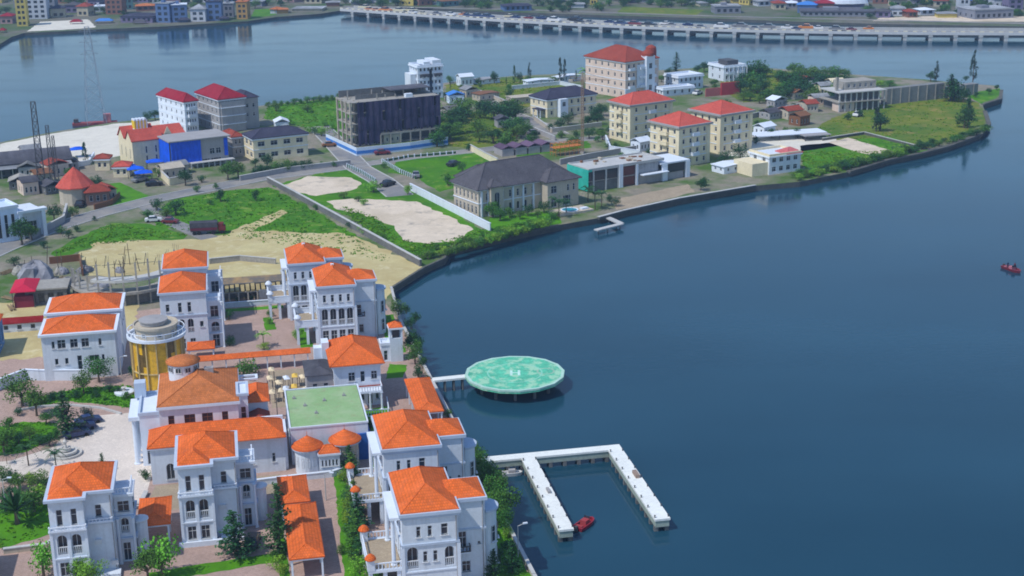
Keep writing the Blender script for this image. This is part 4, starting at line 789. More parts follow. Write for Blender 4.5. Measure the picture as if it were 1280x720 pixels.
# pergola construction behind the court
r = croot('open_gallery', 'long half built gallery with row of dark bays and ragged thatch behind the court', 'gallery', -6.0, 286.5)
mb = MB()
for k in range(14):
    x = k * 1.05; mb.box(x, 0, 2.5, x + .75, 4.6, 2.7 + .12 * (k % 3))
mb.build('roof_planks', mat('thatch_planks', (.42, .33, .16), var=.3), r)
slab(r, 0, 4.5, 15, 4.8, 0, 3.0, CONC_D, 'rear_wall'); columns(r, [(k * 1.9 + .1, .2) for k in range(8)], 0, 2.5, .14, BEIGE, square=True); slab(r, -.2, 0.05, 15, .35, 2.3, 2.5, CONC, 'beam')
slab(r, 9.9, -.3, 14.6, .02, 0, 2.7, SHEETL, 'site_screen')
r = croot('workshop_shed', 'long low shed with patched tan roof behind the half built gallery', 'shed', -6, 293)
block(r, 0, 0, 16, 5, 0, 2.2, CONC, row(4, 1, 15, .6, 1.6, 1.2)); mb = MB(); mb.gable(0, 0, 16, 5, 2.2, .8, .3, .12); mb.build('roof', mat('patched_tan_roof', (.38, .25, .12), kind='patchy', col2=(.16, .14, .12), ps=.3), r)
# round unfinished building
def ring_ruin():
    r = croot('unfinished_rotunda', 'half built curved concrete building with bare columns poking up left of the rear villas', 'building site', -23.0, 292.5); 
    for k, (z, m) in enumerate(((0, CONC_D), (2.6, CONC_D))):
        mb = MB(); mb.lathe(0, 9, [(10.5, z + .2), (10.5, z + 2.3)], 30, cap=False, a0=pi * 1.05, a1=pi * 1.95) if k == 0 else None
        if mb.v: mb.build('curved_wall', m, r)
    for z, ro, rn in ((2.4, 11.6, 8.0), (5.0, 11.2, 8.6)):
        mb = MB(); mb.lathe(0, 9, [(rn, z), (ro, z), (ro, z + .55), (rn, z + .55), (rn, z)], 30, cap=False, a0=pi * 1.02 if z < 3 else pi * 1.3, a1=pi * 1.98); mb.build('ring_slab', KERB if z > 3 else CONC, r)
    for k in range(13):
        a = pi * (1.04 + .92 * k / 12); rr = 11.0; h = 5.0 + (3.4 if k > 3 else 1.2) + (k % 3) * .5
        columns(r, [(rr * cos(a), 9 + rr * sin(a))], 0, h, .17, CONC, square=True)
        if k > 3:
            for dx in (-.12, .12): mb = MB(); mb.tube((rr * cos(a) + dx, 9 + rr * sin(a), h), (rr * cos(a) + dx * 1.6, 9 + rr * sin(a), h + 1.3), .035, n=4); mb.build('rebar', METAL, r)
    mb = MB()
    for k in range(9): mb.tube((-8 + k * 2, 4.5, 6.6), (-7.4 + k * 2, 3.6, 9.4 - (k % 2)), .06, n=5)
    for k in range(5): mb.tube((-8 + k * 3.6, 4.2, 7.2), (-4.6 + k * 3.6, 4.3, 7.3), .05, n=4)
    mb.build('scaffold', METAL, r)
    block(r, -20, 3, 8.2, 6.5, 0, 3.2, CONC_D, row(4, .4, 7.8, .5, 1.2, 2, 'd'), fm=METAL); slab(r, -20.3, 2.7, -11.5, 9.7, 3.2, 3.5, CONC, 'roof_slab')
ring_ruin()
TARP = mat('grey_tarp', (.33, .33, .37), kind='patchy', col2=(.2, .2, .23), ps=.4, var=.25)
def heap(name, label, cat, loc, rx, ry, h, m, seed, rz=0):
    rd = random.Random(seed); mb = MB(); n = 14; prof = [(1, 0), (.93, .35), (.7, .75), (.35, .95), (.02, 1)]; V = []
    for j, (q, z) in enumerate(prof):
        for i in range(n): a = 2 * pi * i / n; k = rd.uniform(.82, 1.15) if j < 4 else 1; V.append((rx * q * cos(a) * k, ry * q * sin(a) * k, h * z * rd.uniform(.85, 1.1) - (.1 if j == 0 else 0)))
    mb.add(V, [(j * n + i, j * n + (i + 1) % n, (j + 1) * n + (i + 1) % n, (j + 1) * n + i) for j in range(4) for i in range(n)])
    o = mb.build(name, m, None, loc, rz); return tag(o, label, cat)
heap('tarp_heap', 'big heap covered with pale grey tarpaulin at the left building site', 'tarp', P(45, 352), 4.2, 4, 4.6, TARP, 4)
heap('tarp_heap', 'smaller dark grey heap right of the tarpaulin covered mound', 'tarp', P(72, 360), 2, 2.4, 2.2, mat('dark_tarp', (.2, .2, .23), var=.3), 8)
heap('rubble_heap', 'low heap of brown timber and rubble on the sandy yard', 'rubble', P(38, 378), 3.4, 2.2, 1.1, mat('timber_debris', (.33, .24, .14), var=.4, scale=1.5), 9)
heap('yellow_heap', 'small yellow cover lying on the sand behind the left white house', 'cover', P(62, 376), 1.2, 1.2, .9, mat('yellow_cover', (.72, .55, .03)), 10)
rq = random.Random(31)
for i in range(26):
    x, y = rq.uniform(8, 150), rq.uniform(335, 388)
    if 48 < x < 155 and y > 362: y = rq.uniform(335, 360)
    k_ = i % 4; m_ = (mat('timber_debris', (.33, .24, .14)), TARP, CONC, mat('dark_tarp', (.2, .2, .23)))[k_]; nm = ('timber_pile', 'tarp_pile', 'rubble_pile', 'dark_pile')[k_]; lb = ('brown timber pile on the left building site', 'pale tarpaulin covered pile on the left building site', 'grey rubble pile on the left building site', 'dark covered pile on the left building site')[k_]
    if k_ == 0:
        r = thing(nm, lb, 'timber', P(x, y), rq.uniform(0, 3), 'piles on the building site', True)
        for j in range(6): slab(r, -1.8 + rq.uniform(-.4, .4), -.6 + j * .22, 1.8 + rq.uniform(-.4, .4), -.45 + j * .22, .02 + .1 * (j % 3), .2 + .15 * (j % 3), m_, 'plank')
    else: o = heap(nm, lb, 'pile', P(x, y), rq.uniform(.9, 2.2), rq.uniform(.8, 1.6), rq.uniform(.7, 1.9), m_, 60 + i, rq.uniform(0, 3)); o['group'] = 'piles on the building site'; AUTO.append(o)
for i in range(12):
    x, y = rq.uniform(20, 190), rq.uniform(330, 358); h_ = rq.uniform(3, 6); r = thing('timber_prop', 'thin leaning timber pole on the left building site', 'pole', P(x, y), rq.uniform(0, 6), 'poles on the building site', True); mb = MB(); mb.tube((0, 0, -.1), (rq.uniform(-.8, .8), rq.uniform(-.8, .8), h_), .1, .07, n=5); mb.build('pole', BARK, r); mb = MB(); mb.tube((-.8, 0, h_ * .7), (.9, .1, h_ * .66), .06, n=4); mb.build('crosspiece', BARK, r)
r = croot('market_tent', 'red canopy with pinkish top at the left edge beyond the sandy yard', 'canopy', -45.5, 294)
mb = MB(); mb.hip(0, 0, 4.6, 9, 3.4, 1.0, .2, mi=0); mb.build('canopy', mat('red_canvas', (.55, .02, .06)), r); columns(r, [(.2, .2), (4.4, .2), (.2, 8.8), (4.4, 8.8)], 0, 3.4, .09, METAL)
slab(r, .4, .4, 4.2, 8.6, 0, 2.4, mat('dark_red_wall', (.22, .03, .05)), 'stall_wall')
r = croot('row_shed', 'low white shed with dark red roof just left of the two storey white house', 'shed', -46.5, 278.5)
block(r, 0, 0, 8.5, 3.2, 0, 1.7, WHITE, row(3, .5, 8, .5, .9, .9)); mb = MB(); mb.gable(0, 0, 8.5, 3.2, 1.7, .7, .25, .12); mb.build('roof', mat('dark_red_roof', (.42, .02, .02), kind='sheet'), r)
r = croot('blue_house', 'blue sided house with orange roof cut by the left edge of the picture', 'house', -50.5, 263.5)
block(r, 0, 0, 6.2, 9, 0, 5.4, mat('blue_wall', (.10, .22, .45), kind='plaster'), row(2, .5, 5.6, 1, .9, 3), row(3, .5, 8.5, 1, .9, 3)); hiproof(r, 0, 0, 6.2, 9, 5.4, 1.6, ORANGE, .3, .08)
r = croot('garage_block', 'dark windowed white house corner with orange roof at the bottom left edge', 'house', -41.2, 167)
block(r, 0, 0, 6.8, 13, 0, 4.2, WHITE, (), row(5, .5, 12.5, .6, 1.8, 2.8)); cornice(r, 0, 0, 6.8, 13, 4.1, 4.6, TRIM, .3, .2); block(r, .5, -6, 6.6, 6, 0, 3.2, WHITE); hiproof(r, .5, -6, 6.6, 6, 3.2, 1.2, ORANGE, .3, .08)
# market canopies between walkway and green hall
CLOTH = mat('cream_awning', (.75, .62, .42), var=.1)
AWN = ['cream', 'cream', 'white', 'yellow', 'cream', 'white', 'orange']
rr_ = random.Random(3)
for i in range(15):
    u = 4.4 + (i % 7) * 1.25 + rr_.uniform(-.4, .4); v = 229.5 + (i // 7) * 5.6 + rr_.uniform(-1.2, 1.2); c = {'cream': CLOTH, 'white': TRIM, 'yellow': mat('yellow_awning', (.75, .5, .1)), 'orange': mat('orange_awning', (.8, .3, .03))}[AWN[i % 7]]
    r = thing('garden_parasol', f'small {AWN[i % 7]} awning in the cluttered yard behind the green roofed hall', 'awning', CU(u, v, 1.52), YC + rr_.uniform(-.2, .2), 'yard awnings', True)
    mb = MB(); mb.hip(-.5, -.9, .5, .9, 1.7 + .1 * (i % 4), .3, 0, .06); mb.build('canopy', c, r); columns(r, [(-.42, -.8), (.42, -.8), (-.42, .8), (.42, .8)], 0, 1.7, .05, METAL)
# round planters / fountains in the garden
STONE = mat('pale_stone', (.55, .53, .50), var=.15)
r = croot('fountain', 'round grey tiered fountain at the left end of the pale plaza', 'fountain', -27.9, 214.5)
for k, (R_, z) in enumerate(((2.4, .35), (1.7, .7), (.8, 1.2))): mb = MB(); mb.lathe(0, 0, [(R_, .35 * k), (R_, z), (R_ - .25, z), (R_ - .3, z - .15), (.05, z - .15)], 24, cap=False); mb.build('basin', STONE, r)
mb = MB(); mb.lathe(0, 0, [(.3, 1.0), (.15, 1.6), (.35, 2.2), (.1, 2.5), (.02, 2.9)], 12, cap=False); mb.build('finial', STONE, r)
for i, (u, v, R_) in enumerate(((-20.5, 239.5, 1.7), (-17.6, 234.0, 1.5))):
    r = croot('garden_disc', ('larger' if i == 0 else 'smaller') + ' round pale stone platform at the edge of the curved lawn', 'platform', u, v); mb = MB(); mb.lathe(0, 0, [(R_, 0), (R_, .4), (R_ * .8, .5), (.05, .52)], 22, cap=False); mb.build('disc', TRIM, r); mb = MB(); mb.lathe(0, 0, [(.3, .5), (.2, .9), (.5, 1.1), (.05, 1.15)], 12, cap=False); mb.build('pedestal', STONE, r)
# vehicles
def car_mesh():
    b = MB(); prof = [(-2.1, .35), (-2.1, .8), (-1.9, .95), (-1.2, 1.0), (1.1, .98), (2.0, .82), (2.12, .6), (2.12, .35)]
    n = len(prof); V = [(x, s_ * .86, z) for s_ in (-1, 1) for x, z in prof]; b.add(V, [(i, (i + 1) % n, n + (i + 1) % n, n + i) for i in range(n)] + [tuple(range(n))[::-1], tuple(range(n, 2 * n))])
    c = MB(); top = [(-1.35, .97), (-1.0, 1.42), (.35, 1.45), (1.0, .97)]; V = [(x, s_ * (.8 if z < 1.2 else .66), z) for s_ in (-1, 1) for x, z in top]; c.add(V, [(i, (i + 1) % 4, 4 + (i + 1) % 4, 4 + i) for i in range(4)] + [(3, 2, 1, 0), (4, 5, 6, 7)])
    rf = MB(); rf.box(-.98, -.64, 1.42, .34, .64, 1.48)
    wh = MB(); wh.tube((0, -.1, 0), (0, .1, 0), .32, n=12)
    return b, c, rf, wh
cb, cc, cr, cw = car_mesh(); RUB = mat('tyre_rubber', (.02, .02, .02), bump=0); CARP = {}
_g = cc.build('windows', GLASS); _w = cw.build('wheel', RUB); CM = {'g': _g.data, 'w': _w.data}; bpy.data.objects.remove(_g); bpy.data.objects.remove(_w)
def car(loc, rz, colname, col, label, parts=True, sc=1.0, auto=False, group='cars', z=None):
    m = mat('car_paint_' + colname, col, rough=.3, var=.03, bump=0, spec=.6)
    if colname not in CARP:
        a = cb.build('body', m); b2 = cr.build('roof_panel', m); mm = MB(); mm.v = list(cb.v); mm.f = list(cb.f); mm.m = [0] * len(cb.f); mm.add(cr.v, cr.f, 0); mm.add(cc.v, cc.f, 1); mm.box(-1.5, -.84, .02, -.9, .84, .5, 1); mm.box(.9, -.84, .02, 1.5, .84, .5, 1); w1 = mm.build('car', [m, GLASS]); CARP[colname] = (a.data, b2.data, w1.data)
        for q in (a, b2, w1): bpy.data.objects.remove(q)
    a, b2, w1 = CARP[colname]; loc = Vector(loc)
    if z is not None: loc.z = z
    if not parts:
        o = bpy.data.objects.new('car', w1); COL.objects.link(o); o.location = loc; o.rotation_euler[2] = rz; o.scale = (sc,) * 3; return tag(o, label, 'car', group, auto)
    r = thing('car', label, 'car', loc, rz, group, auto); r.scale = (sc,) * 3
    for nm, me in (('body', a), ('roof_panel', b2), ('windows', CM['g'])): o = bpy.data.objects.new(nm, me); COL.objects.link(o); o.parent = r
    for x in (-1.3, 1.3):
        for y in (-.8, .8): o = bpy.data.objects.new('wheel', CM['w']); COL.objects.link(o); o.parent = r; o.location = (x, y, .32)
    return r
car(CU(-26.9, 221.6, 1.52), YC + .35, 'navy', (.02, .04, .13), 'nearest of three dark blue cars at the left end of the pale plaza')
car(CU(-26.2, 224.2, 1.52), YC + .35, 'navy', (.02, .04, .13), 'middle one of the dark blue cars parked at the left end of the pale plaza', auto=False)
car(CU(-25.5, 226.8, 1.52), YC + .35, 'navy', (.02, .04, .13), 'farthest of the dark blue cars parked at the left end of the pale plaza')
car(P(192, 277), radians(12), 'white', (.7, .7, .72), 'white car on the track below the round bushes')
car(P(213, 279), radians(-8), 'maroon', (.18, .02, .03), 'dark red car right behind the white one on the track')
for i, (x, y, cn, c, lb) in enumerate([(193, 232, 'black', (.02, .02, .025), 'black car on the road below the blue canopies'), (175, 227, 'grey', (.2, .2, .22), 'grey car at the left end of the street by the blue canopies'), (100, 258, 'black', (.02, .02, .025), 'black car beside the red cone roofed house'), (412, 183, 'brown', (.3, .12, .04), 'brown vehicle by the left end of the white and blue hoarding'), (485, 232, 'black', (.02, .02, .025), 'black car on the junction in front of the white posts'), (520, 221, 'grey', (.2, .2, .22), 'grey car behind the corner of the picket fence'), (478, 193, 'maroon', (.18, .02, .03), 'dark red car at the middle of the white and blue hoarding'), (567, 207, 'black', (.02, .02, .025), 'black car parked on the grass plot left of the grey mansion'), (652, 163, 'white', (.7, .7, .72), 'white car on the street left of the construction crane'), (667, 168, 'grey', (.2, .2, .22), 'grey car on the street just left of the construction crane'), (872, 118, 'white', (.7, .7, .72), 'white car parked below the small white flat roofed house'), (908, 165, 'white', (.7, .7, .72), 'white van like car right of the rightmost coral roofed block'), (296, 690, 'black', (.02, .02, .025), 'black car parked in the passage right of the narrow villa by the carport'), (1072, 145, 'white', (.7, .7, .72), 'white car in front of the half built concrete house')]):
    if i == 12: car(CU(-.6, 177.6, 1.52), YC + 1.4, cn, c, lb)
    else: car(P(x, y, 1.53), radians(15 + 40 * (i % 3)), cn, c, lb, sc=1.15)
def truck():
    r = thing('cargo_truck', 'long truck with dark grey covered load and red front standing on the sandy track', 'truck', P(258, 292), radians(8)); r.scale = (.86, .86, .86)
    mb = MB(); mb.box(-4.2, -1.3, .9, 3.2, 1.3, 1.3); mb.build('chassis', METAL, r)
    mb = MB(); mb.box(-4.3, -1.4, 1.3, 3.2, 1.4, 3.4); mb.build('cargo_box', mat('maroon_box', (.14, .03, .05)), r)
    mb = MB(); mb.box(-4.35, -1.45, 2.1, 3.25, 1.45, 3.38); mb.hip(-4.3, -1.4, 3.2, 1.4, 3.4, .35, .08, .12); mb.build('tarpaulin', SHEET, r)
    mb = MB(); mb.box(3.4, -1.2, .9, 5.4, 1.2, 2.2); mb.box(3.4, -1.1, 2.2, 4.9, 1.1, 3.0); mb.build('cab', mat('red_cab', (.16, .03, .03)), r)
    mb = MB(); mb.box(4.92, -1.0, 2.2, 5.0, 1.0, 2.85); mb.build('windscreen', GLASS, r)
    for x in (-3.2, -1.9, 2, 4.4):
        for y in (-1.2, 1.2): mb = MB(); mb.tube((x, y - .2, .55), (x, y + .2, .55), .55, n=14); mb.build('wheel', RUB, r)
truck()
# ================================================================== LAGOON: helipad, pier, boats
def helipad():
    c = P(643.5, 466, 2.6); r = thing('helipad', 'round turquoise helipad deck standing on piles in the lagoon', 'helipad', (c.x, c.y, 0)); R_ = 8.7; n = 16
    AQ = mat('turquoise_deck', (.11, .52, .34), kind='patchy', col2=(.33, .60, .42), col3=(.10, .40, .28), ps=.45, pa=.48, pb=.56, var=.3)
    def ngon(mb, rr, z0, z1, mi=0): mb.lathe(0, 0, [(rr, z0), (rr, z1)], n, mi=mi, a0=.1, a1=.1 + 2 * pi)
    mb = MB(); ngon(mb, R_, 2.0, 2.6); mb.build('deck', AQ, r)
    mb = MB(); mb.lathe(0, 0, [(R_ - .5, 2.604), (R_ - .5, 2.62), (R_ + .04, 2.62), (R_ + .04, 2.3), (R_ - .0, 2.3)], n, cap=False, a0=.1, a1=.1 + 2 * pi); mb.build('rim', mat('pale_aqua_rim', (.42, .64, .55)), r)
    mb = MB(); mb.lathe(0, 0, [(4.6, 2.606), (4.6, 2.612), (4.85, 2.612), (4.85, 2.606)], 40, cap=False); mb.build('landing_circle', mat('faded_circle', (.26, .62, .48)), r)
    mb = MB()
    for x in (-.85, .5): mb.box(x, -1.3, 2.601, x + .45, 1.3, 2.614)
    mb.box(-.4, -.2, 2.601, .5, .2, 2.614); mb.build('landing_letter', mat('white_mark', (.50, .74, .66)), r)
    mb = MB(); mb.lathe(5.4, .6, [(1.3, 2.604), (1.3, 2.61), (1.6, 2.61), (1.6, 2.604)], 24, cap=False); mb.build('stain_ring', mat('grey_stain', (.33, .50, .38)), r)
    for i in range(12):
        a = 2 * pi * i / 12
        for q in ((6.6, 3.0) if i % 2 else (6.6,)): mb = MB(); mb.tube((q * cos(a), q * sin(a), -2), (q * cos(a), q * sin(a), 2), .28, n=8); mb.build('pile', CONC_D, r)
    return c
hc = helipad()
def deckrun(root, a, b, wd, zt, th, name='deck', m=None, over=0):
    a, b = Vector(a), Vector(b); L_ = (b - a).length; M = Matrix.Translation((a.x, a.y, 0)) @ Matrix.Rotation(math.atan2(b.y - a.y, b.x - a.x), 4, 'Z')
    mb = MB(); mb.box(0, -wd / 2, zt - th, L_, wd / 2, zt, M=M); return mb.build(name, m, root), M, L_
PIERT = mat('white_concrete_deck', (.78, .80, .78), kind='plaster', var=.08)
r = thing('gangway', 'short white gangway joining the helipad to the sea wall', 'gangway', CU(31.5, 233.8, 0), 0); base = r.location.copy()
a_, b_ = Vector((0, 0, 0)), P(584, 470, 2.3) - P(545, 474, 2.3); r.location = (P(545, 474, 2.3).x - .6, P(545, 474, 2.3).y - .1, 0)
b_.z = 0; _, M, L_ = deckrun(r, a_, b_ * 1.12, 1.5, 2.35, .35, m=PIERT)
for k in range(4):
    for y in (-.5, .5): mb = MB(); q = M @ Vector((.6 + k * L_ / 4, y, 0)); mb.tube((q.x, q.y, -2), (q.x, q.y, 2), .15, n=8); mb.build('pile', CONC_D, r)
def pier():
    o = CU(36.0, 192.0, 0); r = thing('pier', 'white concrete pier with two long fingers enclosing a boat basin', 'pier', (o.x, o.y, 0), YC)
    # local frame: x along the main arm; main arm runs from the sea wall
    def loc(p): q = p - o; c, s = cos(-YC), sin(-YC); return Vector((c * q.x - s * q.y, s * q.x + c * q.y, 0))
    z = 2.0; A = loc(P(606.5, 574, z)); B = loc(P(780, 557.5, z)); F1a = loc(P(661.5, 574, z)); F1b = loc(P(706, 662, z)); F2a = loc(P(768, 560, z)); F2b = loc(P(815, 650, z))
    def seg(x0, y0, x1, y1, nm):
        mb = MB(); mb.box(x0, y0, z - .3, x1, y1, z); mb.build(nm, PIERT, r)
        mb = MB(); mb.box(x0 + .12, y0 + .12, .75, x1 - .12, y1 - .12, z - .3); mb.build('deck_beam', mat('mossy_beam', (.34, .40, .35), kind='plaster', var=.2), r)
        for e in (y0 + .35, y1 - .35) if x1 - x0 > y1 - y0 else (): 
            k = x0 + .5
            while k < x1 - .3: mb = MB(); mb.box(k, e - .3, -2, k + .5, e + .3, .8); mb.build('pile', CONC_D, r); k += 2.2
        for e in (x0 + .35, x1 - .35) if x1 - x0 <= y1 - y0 else ():
            k = y0 + .4
            while k < y1 - .3: mb = MB(); mb.box(e - .3, k, -2, e + .3, k + .5, .8); mb.build('pile', CONC_D, r); k += 2.2
    ym = (A.y + B.y) / 2; seg(A.x - 1.8, ym - .9, F2a.x + 1.1, ym + .9, 'main_deck')
    seg(F1a.x - 1.05, F1b.y, F1a.x + 1.05, ym - .9, 'finger_deck'); seg(F2a.x - 1.1, F2b.y, F2a.x + 1.1, ym - .9, 'finger_deck')
    for (fx, y0) in ((F1a.x, F1b.y), (F2a.x, F2b.y)):
        k = y0 + .6
        while k < ym - 1.2:
            for s_ in (-.95, .95): mb = MB(); mb.lathe(fx + s_, k, [(.09, z), (.07, z + .25), (.13, z + .3), (.13, z + .36)], 8); mb.build('bollard', METAL, r)
            k += 3.3
    mb = MB(); mb.box(F1a.x + .1, F1b.y + 11.5, z, F1a.x + .5, F1b.y + 13, z + .35); mb.build('dock_box', GREYW, r); mb = MB(); mb.box(F2a.x + .1, F2b.y + 13.5, z, F2a.x + .7, F2b.y + 15.5, z + .5); mb.build('dock_box', mat('brown_box', (.3, .22, .18)), r)
pier()
def boat(loc, rz, label, hull, deck, L_=4.2, W=1.7, person=False):
    r = thing('motor_boat', label, 'boat', (loc.x, loc.y, 0), rz)
    n = 12; outer = []; 
    for k in range(n): 
        t = k / (n - 1) * 2 - 1; outer.append((t * L_ / 2, W / 2 * (1 if t < .1 else math.sqrt(max(0.0, 1 - ((t - .1) / .9) ** 2)))))
    ring_ = outer + [(x, -y) for x, y in outer[::-1]][1:]; m_ = len(ring_); mb = MB()
    V = [(x * .9, y * .75, -.25) for x, y in ring_] + [(x, y, .55) for x, y in ring_] + [(x * .88, y * .8, .55) for x, y in ring_] + [(x * .86, y * .76, .2) for x, y in ring_]
    mb.add(V, [(a + k, a + (k + 1) % m_, b + (k + 1) % m_, b + k)[::-1] for a, b in ((0, m_), (m_, 2 * m_), (2 * m_, 3 * m_)) for k in range(m_)] + [tuple(range(3 * m_, 4 * m_))[::-1]]); mb.build('hull', hull, r)
    mb = MB(); mb.box(-.5, -W * .28, .2, .5, W * .28, .95); mb.box(-L_ * .38, -W * .3, .2, -L_ * .28, W * .3, .6); mb.build('seat_console', deck, r)
    mb = MB(); mb.box(.5, -W * .26, .9, .58, W * .26, 1.3); mb.build('windscreen', GLASS, r); mb = MB(); mb.box(-L_ / 2 - .35, -.18, -.2, -L_ / 2 + .05, .18, .85); mb.build('outboard_motor', METAL, r)
    return r
REDH = mat('red_hull', (.28, .02, .035), rough=.4, bump=0)
boat(P(731, 657, 0), radians(55), 'red motor boat moored beside the left finger of the white pier', REDH, mat('red_seat', (.33, .05, .06), bump=0))
boat(P(1265, 338, 0), radians(-68), 'red motor boat with two dark figures out on the open lagoon at the right edge', mat('maroon_hull', (.20, .03, .05), rough=.4, bump=0), mat('pink_seat', (.45, .16, .2), bump=0), 5.2, 2.1)
boat(P(640, 594, 0), radians(8), 'small white dinghy under the main arm of the pier', mat('white_hull', (.7, .7, .7), bump=0), GREYW, 3.2, 1.2)
boat(P(962, 234, 0), radians(15), 'white hulled boat moored at the quay below the pink roofed cream house', mat('white_hull', (.7, .7, .7), bump=0), mat('navy_canopy', (.03, .04, .12)), 8, 3.0)
def person(loc, rz, z, col, label, sit=True):
    me = bpy.data.meshes.new('person'); bm = bmesh.new(); sl_ = bm.verts.layers.skin.verify()
    J = {'pel': ((0, 0, .45), .15), 'ch': ((.04, 0, .85), .17), 'nk': ((.05, 0, 1.03), .06), 'hd': ((.07, 0, 1.13), .09), 'ht': ((.07, 0, 1.24), .085)}
    for s_, q in (('l', 1), ('r', -1)): J.update({'sh' + s_: ((.04, .19 * q, .97), .06), 'el' + s_: ((.12, .25 * q, .72), .045), 'ha' + s_: ((.34, .17 * q, .66), .04), 'hp' + s_: ((.03, .1 * q, .43), .09), 'kn' + s_: ((.45, .13 * q, .47), .065), 'ft' + s_: ((.48, .13 * q, .05), .045), 'to' + s_: ((.62, .13 * q, .04), .035)})
    V = {k: bm.verts.new(p) for k, (p, _) in J.items()}
    for k, (p, rd) in J.items(): V[k][sl_].radius = (rd, rd)
    V['pel'][sl_].use_root = True
    E = [('pel', 'ch'), ('ch', 'nk'), ('nk', 'hd'), ('hd', 'ht')]
    for s_ in 'lr': E += [('ch', 'sh' + s_), ('sh' + s_, 'el' + s_), ('el' + s_, 'ha' + s_), ('pel', 'hp' + s_), ('hp' + s_, 'kn' + s_), ('kn' + s_, 'ft' + s_), ('ft' + s_, 'to' + s_)]
    for a, b in E: bm.edges.new((V[a], V[b]))
    bm.to_mesh(me); bm.free(); me.materials.append(mat('clothes_' + col[0], col[1], bump=0)); o = bpy.data.objects.new('person', me); COL.objects.link(o); o.location = (loc.x, loc.y, z); o.rotation_euler[2] = rz
    o.modifiers.new('skin', 'SKIN'); sb = o.modifiers.new('sub', 'SUBSURF'); sb.levels = sb.render_levels = 1; tag(o, label, 'person', 'people in the boat'); return o
_p = P(1265, 338, 0); _a = radians(-68)
person(_p + Vector((cos(_a) * -1.5, sin(_a) * -1.5, 0)), _a, .3, ('dark_blue', (.02, .03, .07)), 'person in dark clothes sitting at the rear of the red boat on open water')
person(_p + Vector((cos(_a) * .1 + .5, sin(_a) * .1 + .3, 0)), _a, .5, ('red', (.16, .03, .05)), 'person in a dark red top sitting amidships in the red boat on open water')
# lamp posts
def lamp(loc, h, label, rz=0):
    r = thing('street_lamp', label, 'street lamp', loc, rz, 'street lamps'); mb = MB(); mb.tube((0, 0, -.1), (0, 0, h), .09, .06, n=8); mb.tube((0, 0, h), (.9, 0, h + .25), .05, n=6); mb.build('pole', KERB, r); mb = MB(); mb.box(.7, -.14, h + .2, 1.3, .14, h + .34); mb.build('lamp_head', TRIM, r)
lamp(CU(33.2, 166, 1.5), 4.5, 'grey lamp post standing on the sea wall beside the nearest villa', .3)
lamp(P(8, 640), 5, 'white lamp post in the bottom left garden')
lamp(P(152, 470), 3.5, 'white lamp post on the court side of the two storey white house')
lamp(CU(10.0, 189, 1.5), 4.0, 'slim lamp post on the right edge of the mauve lane')
# ================================================================== PENINSULA BUILDINGS (corner N = nearest eaves corner in the photo)
def rect(N, lx, rx, z, yaw):
    """origin, width and depth of a house whose nearest eaves corner is seen at N and whose eaves end at lx, rx"""
    yaw = radians(yaw); o = P(N[0], N[1], z); u = Vector((cos(yaw), sin(yaw), 0)); v = Vector((-sin(yaw), cos(yaw), 0))
    def solve(d, x):
        lo, hi = 0.0, 80.0; s = 1 if x > N[0] else -1
        for _ in range(40):
            m = (lo + hi) / 2
            if (Q(o + d * m)[0] - x) * s < 0: lo = m
            else: hi = m
        return lo
    return o, solve(u, rx), solve(v, lx), yaw
def house(name, label, cat, N, lx, rx, h, yaw, wm, floors, nf, nl, roof=None, rise=1.8, over=.5, group=None, win=(.9, 1.4), extra=None, flat=None, fm=None, corn=True, d=None, belts=True):
    o, W, D, yw = rect(N, lx, rx, h + 1.5, yaw); D = d or D
    r = thing(name, label, cat, (o.x, o.y, 1.5), yw, group); fh = h / floors; fr, lf, rt = [], [], []
    for k in range(floors):
        t = k * fh + fh * .28; hh = min(win[1], fh * .55)
        fr += row(nf, .5, W - .5, t, min(win[0], (W - 1) / max(nf, 1) * .6), hh); lf += row(nl, .5, D - .5, t, min(win[0], (D - 1) / max(nl, 1) * .6), hh)
        rt += row(max(1, nl), .5, D - .5, t, min(win[0], (D - 1) / max(nl, 1) * .6), hh)
    block(r, 0, 0, W, D, 0, h, wm, fr, rt, (), lf, near=False, fm=fm)
    if roof: hiproof(r, 0, 0, W, D, h, rise, roof, over, .12, thick=.25)
    if corn: cornice(r, 0, 0, W, D, h - .45, h - .02, TRIM, min(over, .35), 0)
    if belts:
        for k in range(1, floors): cornice(r, 0, 0, W, D, k * fh - .1, k * fh + .12, TRIM, .1, 0, 'belt_course')
    if flat: cornice(r, 0, 0, W, D, h - .1, h + .6, flat, .15, .25, 'parapet')
    if extra: extra(r, W, D, h)
    return r
def balconies(n, side='f', m=TRIM, fl=3, fh=None):
    def f(r, W, D, h):
        H_ = h / fl
        for k in range(1, fl):
            for i in range(n):
                c = W * (i + .5) / n; slab(r, c - 1.3, -1.1, c + 1.3, 0, k * H_, k * H_ + .15, m, 'balcony_slab'); rail(r, [(c - 1.25, 0), (c - 1.25, -1.0), (c + 1.25, -1.0), (c + 1.25, 0)], k * H_ + .15, .8, m, 'balcony_rail', True)
    return f
